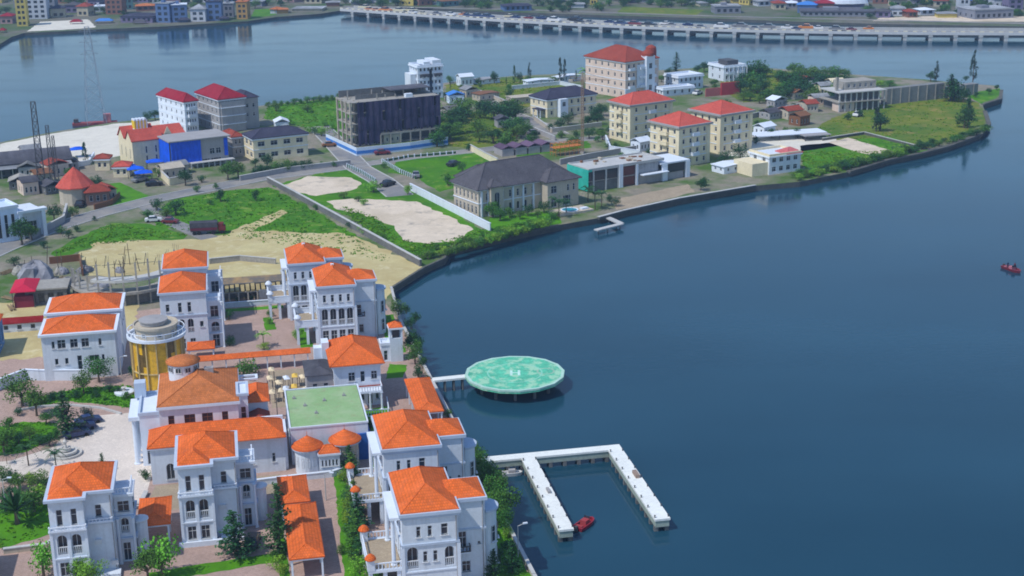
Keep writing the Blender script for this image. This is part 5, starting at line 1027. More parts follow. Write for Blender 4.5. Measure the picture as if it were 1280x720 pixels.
# --- coral roofed apartment blocks
def apt_extra(r, W, D, h):
    balconies(1, fl=4)(r, W, D, h)
    for k in range(1, 4):
        z = k * h / 4; slab(r, -1.0, D * .35, 0, D * .65, z, z + .15, CREAM, 'balcony_slab'); rail(r, [(0, D * .65), (-.9, D * .65), (-.9, D * .35), (0, D * .35)], z + .15, .8, CREAM, 'balcony_rail', True)
    slab(r, -.25, -.25, 1.2, 1.2, 0, h - .5, CREAM, 'corner_pier'); slab(r, W - 1.0, -.2, W + .2, .8, 0, h - .5, CREAM, 'corner_pier')
    cornice(r, 0, 0, W, D, h - .1, h + .45, GREYW, .8, 0)
aptkw = dict(floors=4, nf=4, nl=4, roof=CORAL, rise=3.0, over=.75, group='coral roofed apartment blocks', extra=apt_extra, corn=False)
house('apartment_block', 'coral roofed cream apartment block, the left one of three, partly behind its neighbour', 'building', (788, 133), 762, 840, 11.5, 33, CREAM, **aptkw)
house('apartment_block', 'coral roofed cream apartment block in the middle, nearest the water of the three', 'building', (849, 160), 813, 887, 11.5, 35, CREAM, **aptkw)
house('apartment_block', 'coral roofed cream apartment block, the right one of three, next to a sandy lot', 'building', (901, 145), 864, 940, 11.5, 35, CREAM, **aptkw)
# --- peach block with red mansard
def peach_extra(r, W, D, h):
    balconies(3, fl=4)(r, W, D, h)
    block(r, W - 7, -1.6, 4.2, 3, 0, h + 1.5, TRIM, row(1, .5, 3.7, 2, 1.6, 2) + row(1, .5, 3.7, 6, 1.6, 2) + row(1, .5, 3.7, 10, 1.6, 2), near=False)
    mb = MB(); mb.lathe(W - 4.9, .2, [(2.3, h + 1.4), (2.2, h + 2.4), (1.2, h + 3.4), (.05, h + 3.8)], 16); mb.build('gable_roof', RUST, r)
    block(r, W, 3, 3.5, D * .5, 0, h - 1, PEACH, row(1, .4, 3.1, 8, 1.2, 1.5) + row(1, .4, 3.1, 4.5, 1.2, 1.5) + row(1, .4, 3.1, 1, 1.2, 1.5), near=False); mb = MB(); mb.lathe(W + 1.8, 5.5, [(2.1, h - 1), (2.1, h + 2.2), (1.9, h + 3.4), (.6, h + 4.2), (.05, h + 4.3)], 14); mb.build('corner_turret', RUST, r)
    slab(r, -.2, -.2, W * .32, .05, 0, 3.2, TRIM, 'entrance_panel'); slab(r, W * .35, -.25, W * .75, .02, 3.2, h - 1.5, TRIM, 'white_bay')
    for x in (W * .38, W * .52, W * .66): window(r, (0, -.26, 0), (1, 0), x, 4.2, 1.1, 6.2, 'w', False)
house('apartment_block', 'tall peach apartment block with rust red roof and white bay near the back shore', 'building', (782, 78), 732, 822, 13.2, 38, PEACH, 4, 6, 6, RUST, 4.2, .6, extra=peach_extra)
# --- navy roofed long house
def navy_extra(r, W, D, h):
    block(r, W * .2, -2.0, 3.2, 2.2, 0, h, TRIM, row(1, .3, 2.9, 3.6, 1.4, 1.6), near=False); slab(r, -2.2, 1, 0, D * .6, 2.6, 2.85, NAVY, 'porch_roof'); columns(r, [(-2, 1.3), (-2, D * .3), (-2, D * .55)], 0, 2.6, .15)
house('house', 'long cream house with navy hipped roof at the back left of the coral roofed blocks', 'house', (684, 125), 663, 745, 6.2, 33, CREAM, 2, 7, 3, NAVY, 2.6, .5, extra=navy_extra)
house('house', 'beige two storey house with navy roof above the hedge lined road', 'house', (316, 174), 306, 384, 6.8, 27, CREAM, 2, 4, 2, NAVY, 2.0, .5, win=(2.2, 1.5), d=9)
house('house', 'small mauve house with terracotta roof right of the blue wrapped block', 'house', (290, 172), 284, 304, 6.0, 30, GREYW, 2, 2, 1, RUST, 1.2, .4, d=9)
house('apartment_block', 'white four storey house with crimson hipped roof near the beach', 'building', (230, 128), 197, 246, 10.2, 38, WHITE, 4, 4, 5, CRIMSON, 2.3, .5, win=(.8, 1.2), extra=balconies(1, fl=4))
def dark_wing(r, W, D, h):
    block(r, W, 2, 5.5, 10, 0, h - .8, GREYW, row(2, .4, 5, 7, .9, 1.4) + row(2, .4, 5, 4, .9, 1.4), near=False); hiproof(r, W, 2, 5.5, 10, h - .8, 1.8, NAVY, .4, .1)
    slab(r, .6, -.5, W - .6, 0, .2, h - .8, GREYW, 'front_bay')
    for k in range(1, 4): slab(r, .5, -.8, W - .5, -.5, k * h / 4 - .1, k * h / 4 + .1, TRIM, 'floor_band')
    for k in range(4):
        for q in range(4): window(r, (0, -.52, 0), (1, 0), 1.6 + q * (W - 3) / 3.2, k * h / 4 + .7, .9, 1.3, 'w', False)
house('apartment_block', 'grey apartment block with dark crimson roof right of the white crimson roofed one', 'building', (273, 125), 245, 306, 11.0, 34, GREYW, 4, 4, 5, CRIMSON, 3.0, .5, extra=dark_wing)
# --- church like house with striped turret
def church():
    o, W, D, yw = rect((165, 178), 137, 199, 8.9, 32); W = max(W, 9); r = thing('gabled_house', 'cream house with red orange gables and yellow striped roof turret', 'house', (o.x, o.y, 1.5), yw); h = 7.4
    W = min(W, 12); D = min(D, 13); q = P(169, 166, 10.2) - Vector((o.x, o.y, 0)); tx, ty = cos(-yw) * q.x - sin(-yw) * q.y, sin(-yw) * q.x + cos(-yw) * q.y
    block(r, 0, 0, W, D, 0, h, CREAM, row(2, W * .3, W * .95, .9, .6, 2.1) + row(2, W * .3, W * .95, 3.7, .6, 2.1), (), (), row(3, .5, D - .5, 2, .6, 3), near=False)
    mb = MB(); mb.wall_end(0, 0, D * .45, h, 3.0); mb.wall_end(0, D * .55, D, h, 3.0); mb.build('gable_wall', CREAM, r)
    mb = MB(); mb.gable(0, 0, W, D * .45, h, 3.0, .3, .25); mb.gable(0, D * .55, W, D, h, 3.0, .3, .25); mb.build('roof', CORAL, r)
    block(r, W, 2.5, W * .9, D * .8, 0, h, CREAM, row(2, .5, W * .85, 3, .8, 1.6), near=False); mb = MB(); mb.gable(W, 2.5, W * 1.9, 2.5 + D * .8, h, 2.6, .3, .25); mb.build('roof', CORAL, r)
    mb = MB(); mb.wall_end(0, 0, 3.2, h, 3.2, 'y'); g = mb.build('dormer_gable', CREAM, r); g.location = (W * 1.12, 2.2, 0)
    mb = MB(); tz = h + 2.4; 
    for k in range(8): mb.box(tx + k * .5, ty, tz, tx + k * .5 + .5, ty + 2.6, tz + 2.4, k % 2)
    mb.build('striped_turret', [mat('yellow_stripe', (.75, .55, .05)), TRIM], r); slab(r, tx - .1, ty - .1, tx + 4.1, ty + 2.7, tz - 2.6, tz, TRIM, 'turret_base')
    for k in range(4): slab(r, tx + k, ty - .02, tx + k + .6, ty + 2.62, tz + 2.4, tz + 2.9, TRIM, 'merlon')
church()
house('gatehouse', 'small cream gatehouse with dull red roof left of the gabled house', 'house', (118, 199), 117, 136, 3.4, 5, CREAM, 1, 2, 2, RUST, 1.0, .4, belts=False, d=4)
house('gatehouse', 'low cream annex with red roof in front of the gabled house', 'house', (141, 209), 139, 161, 3.0, 5, CREAM, 1, 2, 1, CORAL, 1.0, .4, belts=False, d=5)
# --- blue wrapped block
BLUEP = mat('blue_sheeting', (.01, .12, .80), rough=.45, kind='patchy', col2=(.01, .09, .62), ps=.5, var=.1, bump=.5)
def blue_block():
    o, W, D, yw = rect((212, 177), 195, 284, 9.8, 30); r = thing('wrapped_building', 'building wrapped in bright blue sheeting under a flat grey roof slab', 'building', (o.x, o.y, 1.5), yw); D = 11
    block(r, 0, 0, W, D, 0, 8, GREYW, [(W * .72, 3.2, 1.6, 1.8, 'w'), (W * .83, 3.2, 1.6, 1.8, 'w'), (W * .6, .3, 2.4, 1.8, 'g'), (W * .78, .3, 3.2, 1.8, 'g')], row(3, .5, D - .5, 3.5, 1.2, 1.5), near=False)
    mb = MB(); n = 24
    for a, b, fx in ((0, W * .52, 'f'), (0, D * .9, 'l')):
        for k in range(n):
            s0, s1 = a + (b - a) * k / n, a + (b - a) * (k + 1) / n; w0, w1 = .35 + .12 * sin(k * 1.9), .35 + .12 * sin((k + 1) * 1.9)
            V = [(s0, -w0, 1.6), (s1, -w1, 1.6), (s1, -w1 * .8, 7.95), (s0, -w0 * .8, 7.95)] if fx == 'f' else [(-w0, s0, 1.2), (-w1, s1, 1.2), (-w1 * .8, s1, 7.95), (-w0 * .8, s0, 7.95)][::-1]
            mb.add(V, [(0, 1, 2, 3)])
    mb.build('blue_sheeting', BLUEP, r); slab(r, W * .93, -.3, W * .99, 0, 2.4, 7.6, BLUEP, 'blue_strip')
    slab(r, -.6, -.75, W + .8, D + .5, 8.0, 8.35, GREYW, 'roof_slab'); slab(r, W * .3, -2.6, W + 1, 0, 1.4, 1.6, KERB, 'podium_canopy')
    columns(r, [(W * .3 + k * W / 10, -2.3) for k in range(8)], 0, 1.4, .16, KERB, square=True)
blue_block()
for i, (x, y) in enumerate(((160, 218), (170, 221), (180, 226), (194, 212), (98, 196))):
    lb = ['bright blue canopy in the street, leftmost of the run of three', 'bright blue canopy in the middle of the run of three along the street', 'bright blue canopy at the right end of the run of three along the street', 'blue canopy standing just below the blue wrapped building', 'lone blue canopy on the white beach beside a dark tree'][i]
    r = thing('market_canopy', lb, 'canopy', P(x, y), radians(20), 'blue canopies'); r.scale = (1.5, 1.5, 1.2); mb = MB(); mb.hip(-1.6, -1.2, 1.6, 1.2, 2.0, .6, 0, .08); mb.build('canopy', BLUEP, r); columns(r, [(a, b) for a in (-1.5, 1.5) for b in (-1.1, 1.1)], 0, 2.0, .06, METAL)
# --- conical red roof house, blue/white house, shed with dark roof
def cone_house():
    p = P(97, 256); r = thing('cone_roofed_house', 'round house with steep coral red cone roof near the left edge', 'house', (p.x, p.y, 1.5), radians(20))
    mb = MB(); mb.lathe(0, 3, [(4.2, 0), (4.2, 4.6)], 10, cap=False); mb.build('wall', BEIGE, r); mb = MB(); mb.lathe(0, 3, [(5.0, 4.5), (5.0, 4.75), (2.6, 7.4), (.08, 9.6)], 10); mb.build('roof', CORAL, r)
    for k in range(6): a = -2.6 + k * .42; window(r, (4.12 * cos(a) * 1.0, 3 + 4.12 * sin(a), 0), (-sin(a), cos(a)), 0, 1.2, .8, 2.2, 'w', False)
    block(r, 2.2, -2.2, 6, 4.5, 0, 3.4, mat('brown_render', (.24, .15, .12), kind='plaster'), row(3, .4, 5.6, 1, .9, 1.6), near=False); hiproof(r, 2.2, -2.2, 6, 4.5, 3.4, 1.6, RUST, .5)
cone_house()
def modern_house():
    o = P(24, 300); r = thing('modern_house', 'angular white and pale blue house at the left edge of the picture', 'house', (o.x, o.y, 1.5), radians(38))
    PB = mat('pale_blue_render', (.58, .70, .88), kind='plaster')
    block(r, -7, 0, 7.5, 8, 0, 8.2, PB, row(4, .3, 7, 1, .9, 5.6), (), (), (), near=False, fm=FRAMEW); block(r, .5, 1.5, 6, 7, 0, 6.6, WHITE, [(3, .4, 3.6, 3.4, 'g')], row(2, .5, 6.5, 1, 1, 3.6), near=False)
    slab(r, .2, -.6, 7.4, 1.5, 6.4, 7.0, TRIM, 'portal_beam'); slab(r, .5, -.5, 1.3, .4, 0, 6.4, TRIM, 'portal_leg'); slab(r, 6.0, -.5, 6.9, .4, 0, 6.4, TRIM, 'portal_leg'); cornice(r, -7, 0, 7.5, 8, 8, 8.7, TRIM, .2, .25, 'parapet')
modern_house()
def long_shed():
    o = P(-46, 226); r = thing('warehouse', 'long warehouse with dark grey sheet roof below the white beach at far left', 'warehouse', (o.x, o.y, 1.5), radians(24))
    block(r, 0, 0, 30, 12, 0, 3.4, CONC_D, row(10, 1, 29, .5, 1.4, 2.2, 'g'), near=False, fm=METAL); mb = MB(); mb.gable(0, 0, 30, 12, 3.4, 2.6, .6, .2); mb.build('roof', SHEET, r)
    columns(r, [(1 + k * 3.1, -2.6) for k in range(10)], 0, 2.8, .14, CONC, square=True); mb = MB(); mb.add([(-.5, 0, 3.3), (-.5, -3.2, 2.7), (30, -3.2, 2.7), (30, 0, 3.3)], [(0, 1, 2, 3)]); mb.add([(-.5, 0, 3.2), (-.5, -3.2, 2.6), (30, -3.2, 2.6), (30, 0, 3.2)], [(3, 2, 1, 0)]); mb.build('lean_to_roof', SHEETL, r)
long_shed()
def lattice(p, h, w0, w1, label, m=METAL, arms=False, name='lattice_mast', yaw=.4, nb=9, t=.09):
    r = thing(name, label, 'mast' if not arms else 'pylon', (p.x, p.y, 1.2), yaw, 'lattice masts'); mb = MB()
    def c(k, z): q = (w0 + (w1 - w0) * z / h) / 2; return ((-q, -q, z), (q, -q, z), (q, q, z), (-q, q, z))[k % 4]
    for k in range(4): mb.tube(c(k, 0), c(k, h), t, n=4)
    mb.build('leg_frame', m, r); mb = MB()
    for j in range(nb):
        z0, z1 = h * j / nb, h * (j + 1) / nb
        for k in range(4): mb.tube(c(k, z0), c(k + 1, z1), t * .6, n=3); mb.tube(c(k + 1, z0), c(k, z1), t * .6, n=3); mb.tube(c(k, z1), c(k + 1, z1), t * .6, n=3)
    mb.build('bracing', m, r)
    if arms:
        for z in (h * .72, h * .84, h * .95): mb = MB(); mb.tube((-w0 * .45, 0, z), (w0 * .45, 0, z), t, n=4); mb.tube((-w0 * .45, 0, z), (0, 0, z + 1.4), t * .7, n=4); mb.tube((w0 * .45, 0, z), (0, 0, z + 1.4), t * .7, n=4); mb.build('cross_arm', m, r)
    return r
lattice(P(53, 236), 24.5, 2.0, 1.2, 'tallest dark lattice mast rising over the warehouse roof', t=.12)
lattice(P(67, 236), 18.0, 1.3, .8, 'shorter dark lattice mast just right of the tallest one', t=.09)
lattice(P(73, 238), 15.5, 1.0, .6, 'slim dark lattice mast leaning beside the two taller ones', t=.08)
lattice(P(120, 153), 33, 6.5, 1.4, 'faint tall power pylon standing at the shore above the white beach', mat('pale_steel', (.26, .31, .38), bump=0), True, 'power_pylon', nb=8, t=.075)
r = thing('work_barge', 'low dark red work barge at the foot of the power pylon', 'barge', P(117, 155, .1), radians(12)); slab(r, -7, -1.5, 8, 1.5, -.3, .7, mat('barge_red', (.3, .07, .08)), 'hull'); slab(r, 3.5, -1, 6, 1, .7, 3.4, mat('barge_pink', (.5, .2, .22)), 'cabin'); slab(r, -6.5, -1, -5, 1, .7, 2.0, METAL, 'winch')
# --- navy netted block
NET = mat('navy_netting', (.035, .032, .075), kind='patchy', col2=(.055, .05, .11), ps=.3, rough=.9, var=.25, bump=.6)
def netted():
    o, W, D, yw = rect((439, 128), 421, 547, 15.4, 27); D = 11; h = 13.8; r = thing('netted_building', 'half built block hung with navy blue safety netting and bare concrete columns', 'building site', (o.x, o.y, 1.5), yw)
    for k in range(5): slab(r, -1, -1, W, D, k * 3.35 + .2, k * 3.35 + .45, CONC, 'floor_slab')
    columns(r, [(x, y) for x in (-.7, 2) for y in (-.7, 3, 6.5, D - .4)], 0, h + .3, .28, BEIGE, square=True); slab(r, 4, 1.5, W - 1, D - 1, 0, h - .5, CONC_D, 'core_wall')
    mb = MB(); n = 40
    for k in range(n):
        s0, s1 = 1.4 + (W - 1.2) * k / n, 1.4 + (W - 1.2) * (k + 1) / n; a0, a1 = 1.25 + .12 * sin(k * 2.1), 1.25 + .12 * sin((k + 1) * 2.1); zb = .2 if s0 < W * .3 else 3.6
        zc = zb + (k * 7 % 5) * .22; zz = [zc, zc + (h - zc) * .33, zc + (h - zc) * .66, h]
        for q in range(3):
            if (k * 5 + q * 11) % 17 != 3: mb.add([(s0, -a0 - .1 * (q == 1), zz[q]), (s1, -a1, zz[q]), (s1, -a1 - .1 * (q == 0), zz[q + 1]), (s0, -a0, zz[q + 1])], [(0, 1, 2, 3)], (k // 3 + q) % 3 == 1)
    mb.add([(W + .3, -1.2, 3.6), (W + .3, D, 3.6), (W + .3, D, h), (W + .3, -1.2, h)], [(0, 1, 2, 3)]); mb.build('netting', [NET, mat('faded_netting', (.075, .065, .12), kind='patchy', col2=(.05, .04, .09), ps=.4)], r)
    slab(r, W * .3, -1.6, W, -1.3, 3.0, 3.5, CONC, 'podium_beam'); columns(r, [(W * .3 + k * W * .115, -1.5) for k in range(7)], 0, 3.0, .2, CONC, square=True)
    rd = random.Random(2)
    for k in range(14): x, y = rd.uniform(0, W - 1), rd.uniform(0, D); columns(r, [(x, y)], h + .05, h + rd.uniform(1, 2.6), .16, CONC, square=True)
    slab(r, 3, 4, W * .55, 4.3, h, h + 1.4, CONC_D, 'roof_wall'); slab(r, W * .5, 3, W - 1, D - .5, h + 2.0, h + 2.2, SHEET, 'upper_deck'); slab(r, 0, D - .4, W, D, h, h + 2.2, CONC_D, 'rear_wall'); slab(r, W * .62, -.5, W * .7, 1, h, h + 1.2, TRIM, 'site_cabin')
netted()
HO = mat('hoarding_white_blue', (.62, .72, .85), var=.05); HB = mat('hoarding_blue', (.06, .22, .62), var=.1)
for lb, pts in (('white hoarding slanting down at the left of the navy netted block', [(408, 177), (446, 195)]), ('white and blue hoarding along the street below the navy netted block', [(446, 195), (513, 188), (560, 181)])):
    pw = PX(pts); o0 = pw[0]; r = thing('site_hoarding', lb, 'hoarding', (o0.x, o0.y, 1.5), 0)
    mb = MB(); m2 = MB()
    for a, b in zip(pw, pw[1:]):
        a = a - o0; b = b - o0; M = Matrix.Translation((a.x, a.y, 0)) @ Matrix.Rotation(math.atan2(b.y - a.y, b.x - a.x), 4, 'Z'); L_ = (b - a).length
        mb.box(0, -.08, 0, L_, .08, 2.5, M=M); m2.box(0, -.12, .55, L_, -.085, 1.5, M=M)
    mb.build('panel', HO, r); m2.build('blue_band', HB, r)
# --- white tower block
def wt_extra(r, W, D, h):
    block(r, -2.2, 2, 2.2, D - 3, 0, h - 2.8, WHITE, near=False); slab(r, W * .25, 0.1, W * .5, D * .8, h + .6, h + 1.7, TRIM, 'roof_box'); slab(r, W * .6, .1, W * .95, D * .9, h + .6, h + 2.1, TRIM, 'roof_box')
    slab(r, W * .46, -.12, W * .56, .02, 0, h - 1, GLASS, 'stair_glazing')
    for x in (.28, .8): slab(r, W * x - 1.5, -.9, W * x + 1.5, 0, h * .7, h * .7 + .9, METAL, 'balcony_rail')
house('apartment_block', 'plain white five storey block standing alone against the water behind the netted block', 'building', (522, 84), 502, 553, 12.0, 24, WHITE, 5, 6, 3, None, flat=TRIM, extra=wt_extra, win=(.8, 1.3), d=9)
# --- teal netted construction
TEAL = mat('teal_netting', (.03, .42, .34), kind='patchy', col2=(.05, .5, .42), ps=.4, bump=.5)
def teal():
    o, W, D, yw = rect((736, 214), 714, 862, 7.4, 32); D = 10; h = 6; r = thing('concrete_frame_building', 'low concrete building site with teal green netting on its left side', 'building site', (o.x, o.y, 1.5), yw)
    slab(r, 0, 0, W * .74, D, 5.7, 6.1, KERB, 'roof_slab'); slab(r, 0, 0.4, W, D, 2.7, 2.95, CONC, 'floor_slab'); slab(r, W * .7, -.3, W, D, 4.6, 5.0, TRIM, 'roof_slab'); slab(r, 0, D - .5, W, D, 0, 5.6, CONC_D, 'rear_wall')
    mb = MB(); mb.add([(-.2, -.1, .3), (-.2, D, .3), (-.2, D, 6.2), (-.2, -.1, 6.2)], [(3, 2, 1, 0)]); mb.add([(-.2, -.1, 5.6), (W * .0 + 1, -.15, 5.6), (1, -.15, 6.2), (-.2, -.1, 6.2)], [(0, 1, 2, 3)]); mb.build('netting', TEAL, r)
    for x in (.05, .17, .29): columns(r, [(W * x, .3)], 0, 5.7, .22, KERB, square=True)
    slab(r, W * .295, -.1, W * .33, .5, 0, 6.4, TRIM, 'white_pier'); slab(r, W * .46, -.1, W * .48, .5, 0, 5.7, TRIM, 'white_pier')
    slab(r, .3, .35, W * .29, .6, 3.0, 5.5, GLASS, 'glazing'); slab(r, W * .34, .6, W * .46, .9, .2, 5.4, mat('brick_red', (.16, .06, .05)), 'brick_wall'); slab(r, W * .49, .5, W * .69, .8, 3.0, 5.5, SHEETL, 'glazing'); slab(r, W * .79, .3, W * .97, .6, 2.0, 4.4, GLASS, 'glazing')
    slab(r, W * .72, -.35, W * .77, .3, 0, 4.6, TRIM, 'white_pier'); slab(r, W * .96, -.35, W, .3, 0, 4.6, TRIM, 'white_pier'); slab(r, W * .5, -1.5, W * .76, .3, 2.6, 2.85, TRIM, 'balcony_slab')
    slab(r, W * .02, .5, W * .3, .9, 0, 2.5, CONC_D, 'ground_wall'); slab(r, W * .5, .5, W * .95, .9, 0, 2.4, GREYW, 'ground_wall')
    rd = random.Random(6)
    for k in range(16): x, y = rd.uniform(1, W * .7), rd.uniform(1, D - 1); slab(r, x, y, x + rd.uniform(.4, 1.6), y + rd.uniform(.4, 1.4), 6.1, 6.1 + rd.uniform(.2, .7), BEIGE if k % 2 else WOOD, 'roof_clutter')
    cornice(r, 0, 0, W * .74, D, 6.1, 6.45, KERB, 0, .3, 'parapet')
teal()
# --- grey mansion
def mansion():
    o, W, D, yw = rect((598, 238), 572, 714, 8.5, 33); h = 7.0; r = thing('mansion', 'big beige two storey mansion with broad slate grey hipped roofs at the waterfront', 'house', (o.x, o.y, 1.5), yw); D = 12
    w1 = W * .30
    # left face windows, front with projecting right wing
    block(r, 0, 0, W, D, 0, h, BEIGE, row(7, W * .05, W * .62, 4.0, .8, 1.9) + row(7, W * .05, W * .62, .6, .9, 2.1, 'a'), row(3, .5, D - .5, 4, .9, 1.6) + row(3, .5, D - .5, .8, .9, 1.6), (), row(6, .4, D - .4, 4.0, .8, 1.9) + row(6, .4, D - .4, .6, .8, 2.0), near=False)
    block(r, W * .10, -1.4, W * .13, 1.4, 0, h + .4, BEIGE, [(W * .065, .6, 1.6, 5.6, 'a')], near=False); block(r, W * .66, -3.2, W * .34, 3.2, 0, h, BEIGE, [(2, 3.9, 1.8, 2, 'w'), (2, .3, 1.8, 2.6, 'd'), (W * .34 - 3.2, 4, .7, 1.8, 'w'), (W * .34 - 1.4, 4, .7, 1.8, 'w'), (W * .34 - 3.6, .4, 2.4, 2.6, 'g')], row(1, .4, 2.8, 4, .9, 1.6), near=False)
    cornice(r, 0, 0, W, D, h - .3, h - .02, TRIM, .35, 0); hiproof(r, 0, 0, W, D, h, 5.2, SLATE, .8, .14); hiproof(r, W * .66, -3.2, W * .34, 8, h + .03, 2.6, SLATE, .7, .14); hiproof(r, W * .1, -1.4, W * .13, 4.5, h + .5, 1.5, SLATE, .4, .1)
    for x in (.02, .09, .24, .35, .46, .57): slab(r, W * x, -.35, W * x + .45, 0, 0, h - .4, TRIM, 'pilaster')
    block(r, W * .2, D, W * .7, 8, 0, h - .8, BEIGE, near=False); hiproof(r, W * .2, D, W * .7, 8, h - .8, 3.2, SLATE, .6, .12)
    cornice(r, 0, 0, W, D, 3.4, 3.6, TRIM, .15, 0, 'belt_course')
mansion()
# pool terrace and dock
r = thing('pool_terrace', 'pale terrace with small blue swimming pool right of the grey mansion', 'terrace', P(700, 271), radians(33)); slab(r, 0, 0, 10.5, 5.5, -1.5, .5, BEIGE, 'terrace_deck')
mb = MB(); mb.lathe(5, 2.9, [(2.3, .5), (2.3, .62), (1.95, .62), (1.9, .53)], 24, cap=False); mb.build('pool_rim', TRIM, r); mb = MB(); mb.lathe(5, 2.9, [(1.95, .5), (1.95, .56)], 24); mb.build('pool_water', mat('pool_water', (.03, .30, .42), rough=.05, bump=0), r)
slab(r, 7.6, 1, 9.6, 2.2, .5, .9, TRIM, 'sun_bed'); None
p0 = P(755, 262, 1.2); r = thing('boat_dock', 'bent white boat dock stepping into the lagoon below the pool terrace', 'dock', (p0.x, p0.y, 0), 0)
pts = [P(752, 258, 1.3), P(757, 270, 1.3), P(777, 279, 1.3), P(745, 287, 1.3)]
for k, (a, b) in enumerate(((0, 1), (1, 2), (2, 3))):
    A, B = pts[a] - p0, pts[b] - p0; A.z = B.z = 0; _, M, L_ = deckrun(r, A, B, 1.5, 1.3 - k * .01, .3, m=KERB)
    for j in (0.2, .55, .9): q = M @ Vector((L_ * j, 0, 0)); mb = MB(); mb.tube((q.x, q.y, -2), (q.x, q.y, 1.1), .14, n=6); mb.build('pile', CONC_D, r)
# --- tower crane and scaffold
def crane():
    p = P(728, 192); r = thing('tower_crane', 'thin rusty tower crane mast standing left of the coral roofed blocks', 'crane', (p.x, p.y, 1.5), radians(-25)); m = mat('crane_rust', (.30, .20, .14), bump=0)
    h = hgt(728, 192, 100); mb = MB(); w_ = .32
    for a, b in ((-w_, -w_), (w_, -w_), (w_, w_), (-w_, w_)): mb.tube((a, b, 0), (a, b, h), .06, n=4)
    for j in range(26):
        z0, z1 = h * j / 26, h * (j + 1) / 26
        for q in (((-w_, -w_), (w_, -w_)), ((w_, -w_), (w_, w_)), ((w_, w_), (-w_, w_)), ((-w_, w_), (-w_, -w_))): mb.tube((*q[0], z0), (*q[1], z1), .05, n=3)
    mb.build('mast', m, r); mb = MB()
    mb.tube((-4, 0, h), (9, 0, h + .4), .07, n=4); mb.tube((-4, 0, h + .8), (9, 0, h + .4), .07, n=4); mb.tube((0, 0, h), (0, 0, h + 2.4), .08, n=4); mb.tube((0, 0, h + 2.4), (9, 0, h + .4), .04, n=4); mb.tube((0, 0, h + 2.4), (-4, 0, h + .6), .04, n=4)
    for k in range(13): mb.tube((-4 + k, 0, h), (-3.5 + k, 0, h + .6), .04, n=3)
    mb.build('jib', m, r); slab(r, -4.4, -.4, -3, .4, h - .7, h, CONC, 'counterweight'); slab(r, -.6, -.6, .6, .6, -.1, .6, CONC, 'base_block')
crane()
r = thing('scaffold', 'orange brown scaffolding frame beside the crane behind the grey mansion roof', 'scaffold', P(695, 196), radians(30)); OS = mat('orange_scaffold', (.55, .20, .05), bump=0); mb = MB()
for i in range(7):
    for j in range(3): mb.tube((i * 1.6, j * 1.6, 0), (i * 1.6, j * 1.6, 3.6), .08, n=4)
for z in (1.2, 2.4, 3.6):
    for j in range(3): mb.tube((0, j * 1.6, z), (9.6, j * 1.6, z), .07, n=4)
    for i in range(7): mb.tube((i * 1.6, 0, z), (i * 1.6, 3.2, z), .07, n=4)
mb.build('tube_frame', OS, r); slab(r, 0, 0, 9.6, 3.2, 2.42, 2.5, OS, 'plank_deck')
r = thing('site_roofs', 'row of low purple grey sheds right behind the grey mansion roof', 'shed', P(628, 196), radians(25))
for k in range(4): slab(r, k * 4.4, 0, k * 4.4 + 3.8, 6, 0, 2.2, GREYW, 'shed_wall'); mb = MB(); mb.gable(k * 4.4, 0, k * 4.4 + 3.8, 6, 2.2, .8, .2, .1, 'y'); mb.build('shed_roof', mat('purple_sheet', (.16, .10, .17), kind='sheet'), r)
# --- right side: cream house with pink roof, canopy, white houses
def pink_extra(r, W, D, h): hiproof(r, W * .55, -.05, W * .5, 5, h + .02, 1.3, mat('pink_tiles', (.62, .16, .17), kind='tiles'), .2, .08); slab(r, -5.5, .5, 0, D, 0, h - 1.6, CREAM, 'side_wing')
house('house', 'cream flat roofed waterfront house with pinkish red roof corner right of the coral blocks', 'house', (962, 196), 943, 1001, 5.2, 28, WHITE, 2, 4, 2, None, flat=CREAM, extra=pink_extra, belts=False, win=(1.4, 1.5), d=9)
r = thing('open_canopy', 'long low white canopy roof on the sandy lot behind the pink roofed cream house', 'canopy', P(945, 178), radians(14)); slab(r, 0, 0, 24, 7, 1.6, 1.85, TRIM, 'canopy_roof'); columns(r, [(x, y) for x in (.5, 8, 16, 23.5) for y in (.4, 6.6)], 0, 1.6, .1, METAL, square=True)
r = thing('open_canopy', 'dark grey flat canopy right of the long white one', 'canopy', P(1006, 177), radians(16)); slab(r, 0, 0, 9, 6, 1.5, 1.8, GREYW, 'canopy_roof'); columns(r, [(x, y) for x in (.4, 8.6) for y in (.4, 5.6)], 0, 1.5, .12, METAL, square=True)
house('house', 'small white flat roofed house below the water right of the peach block', 'house', (848, 97), 838, 879, 5.0, 30, WHITE, 2, 5, 2, None, flat=TRIM, d=9)
house('house', 'low white annex with dark openings in front of the small white flat roofed house', 'house', (829, 112), 824, 868, 2.6, 24, WHITE, 1, 4, 2, None, flat=TRIM, belts=False, d=5)
def wv(r, W, D, h): slab(r, W * .3, D * .2, W * .8, D * .8, h + .3, h + 2.0, METAL, 'dark_roof_box'); balconies(2, fl=2)(r, W, D, h); columns(r, [(W * k / 5, -1.0) for k in range(6)], 0, h, .15)
house('villa', 'white two storey villa with dark box on its roof right behind the red fence', 'house', (905, 84), 888, 932, 5.6, 25, WHITE, 2, 5, 2, None, flat=TRIM, extra=wv, belts=False, d=11)
r = thing('red_hoarding', 'dull red hoarding box behind the rightmost coral roof', 'hoarding', P(882, 121), radians(25)); slab(r, 0, 0, 6.5, .3, 0, 3.0, mat('faded_red_board', (.45, .13, .12)), 'panel'); slab(r, 6.5, -.5, 14.5, .3, 0, 4.6, mat('red_board', (.42, .05, .06)), 'panel')
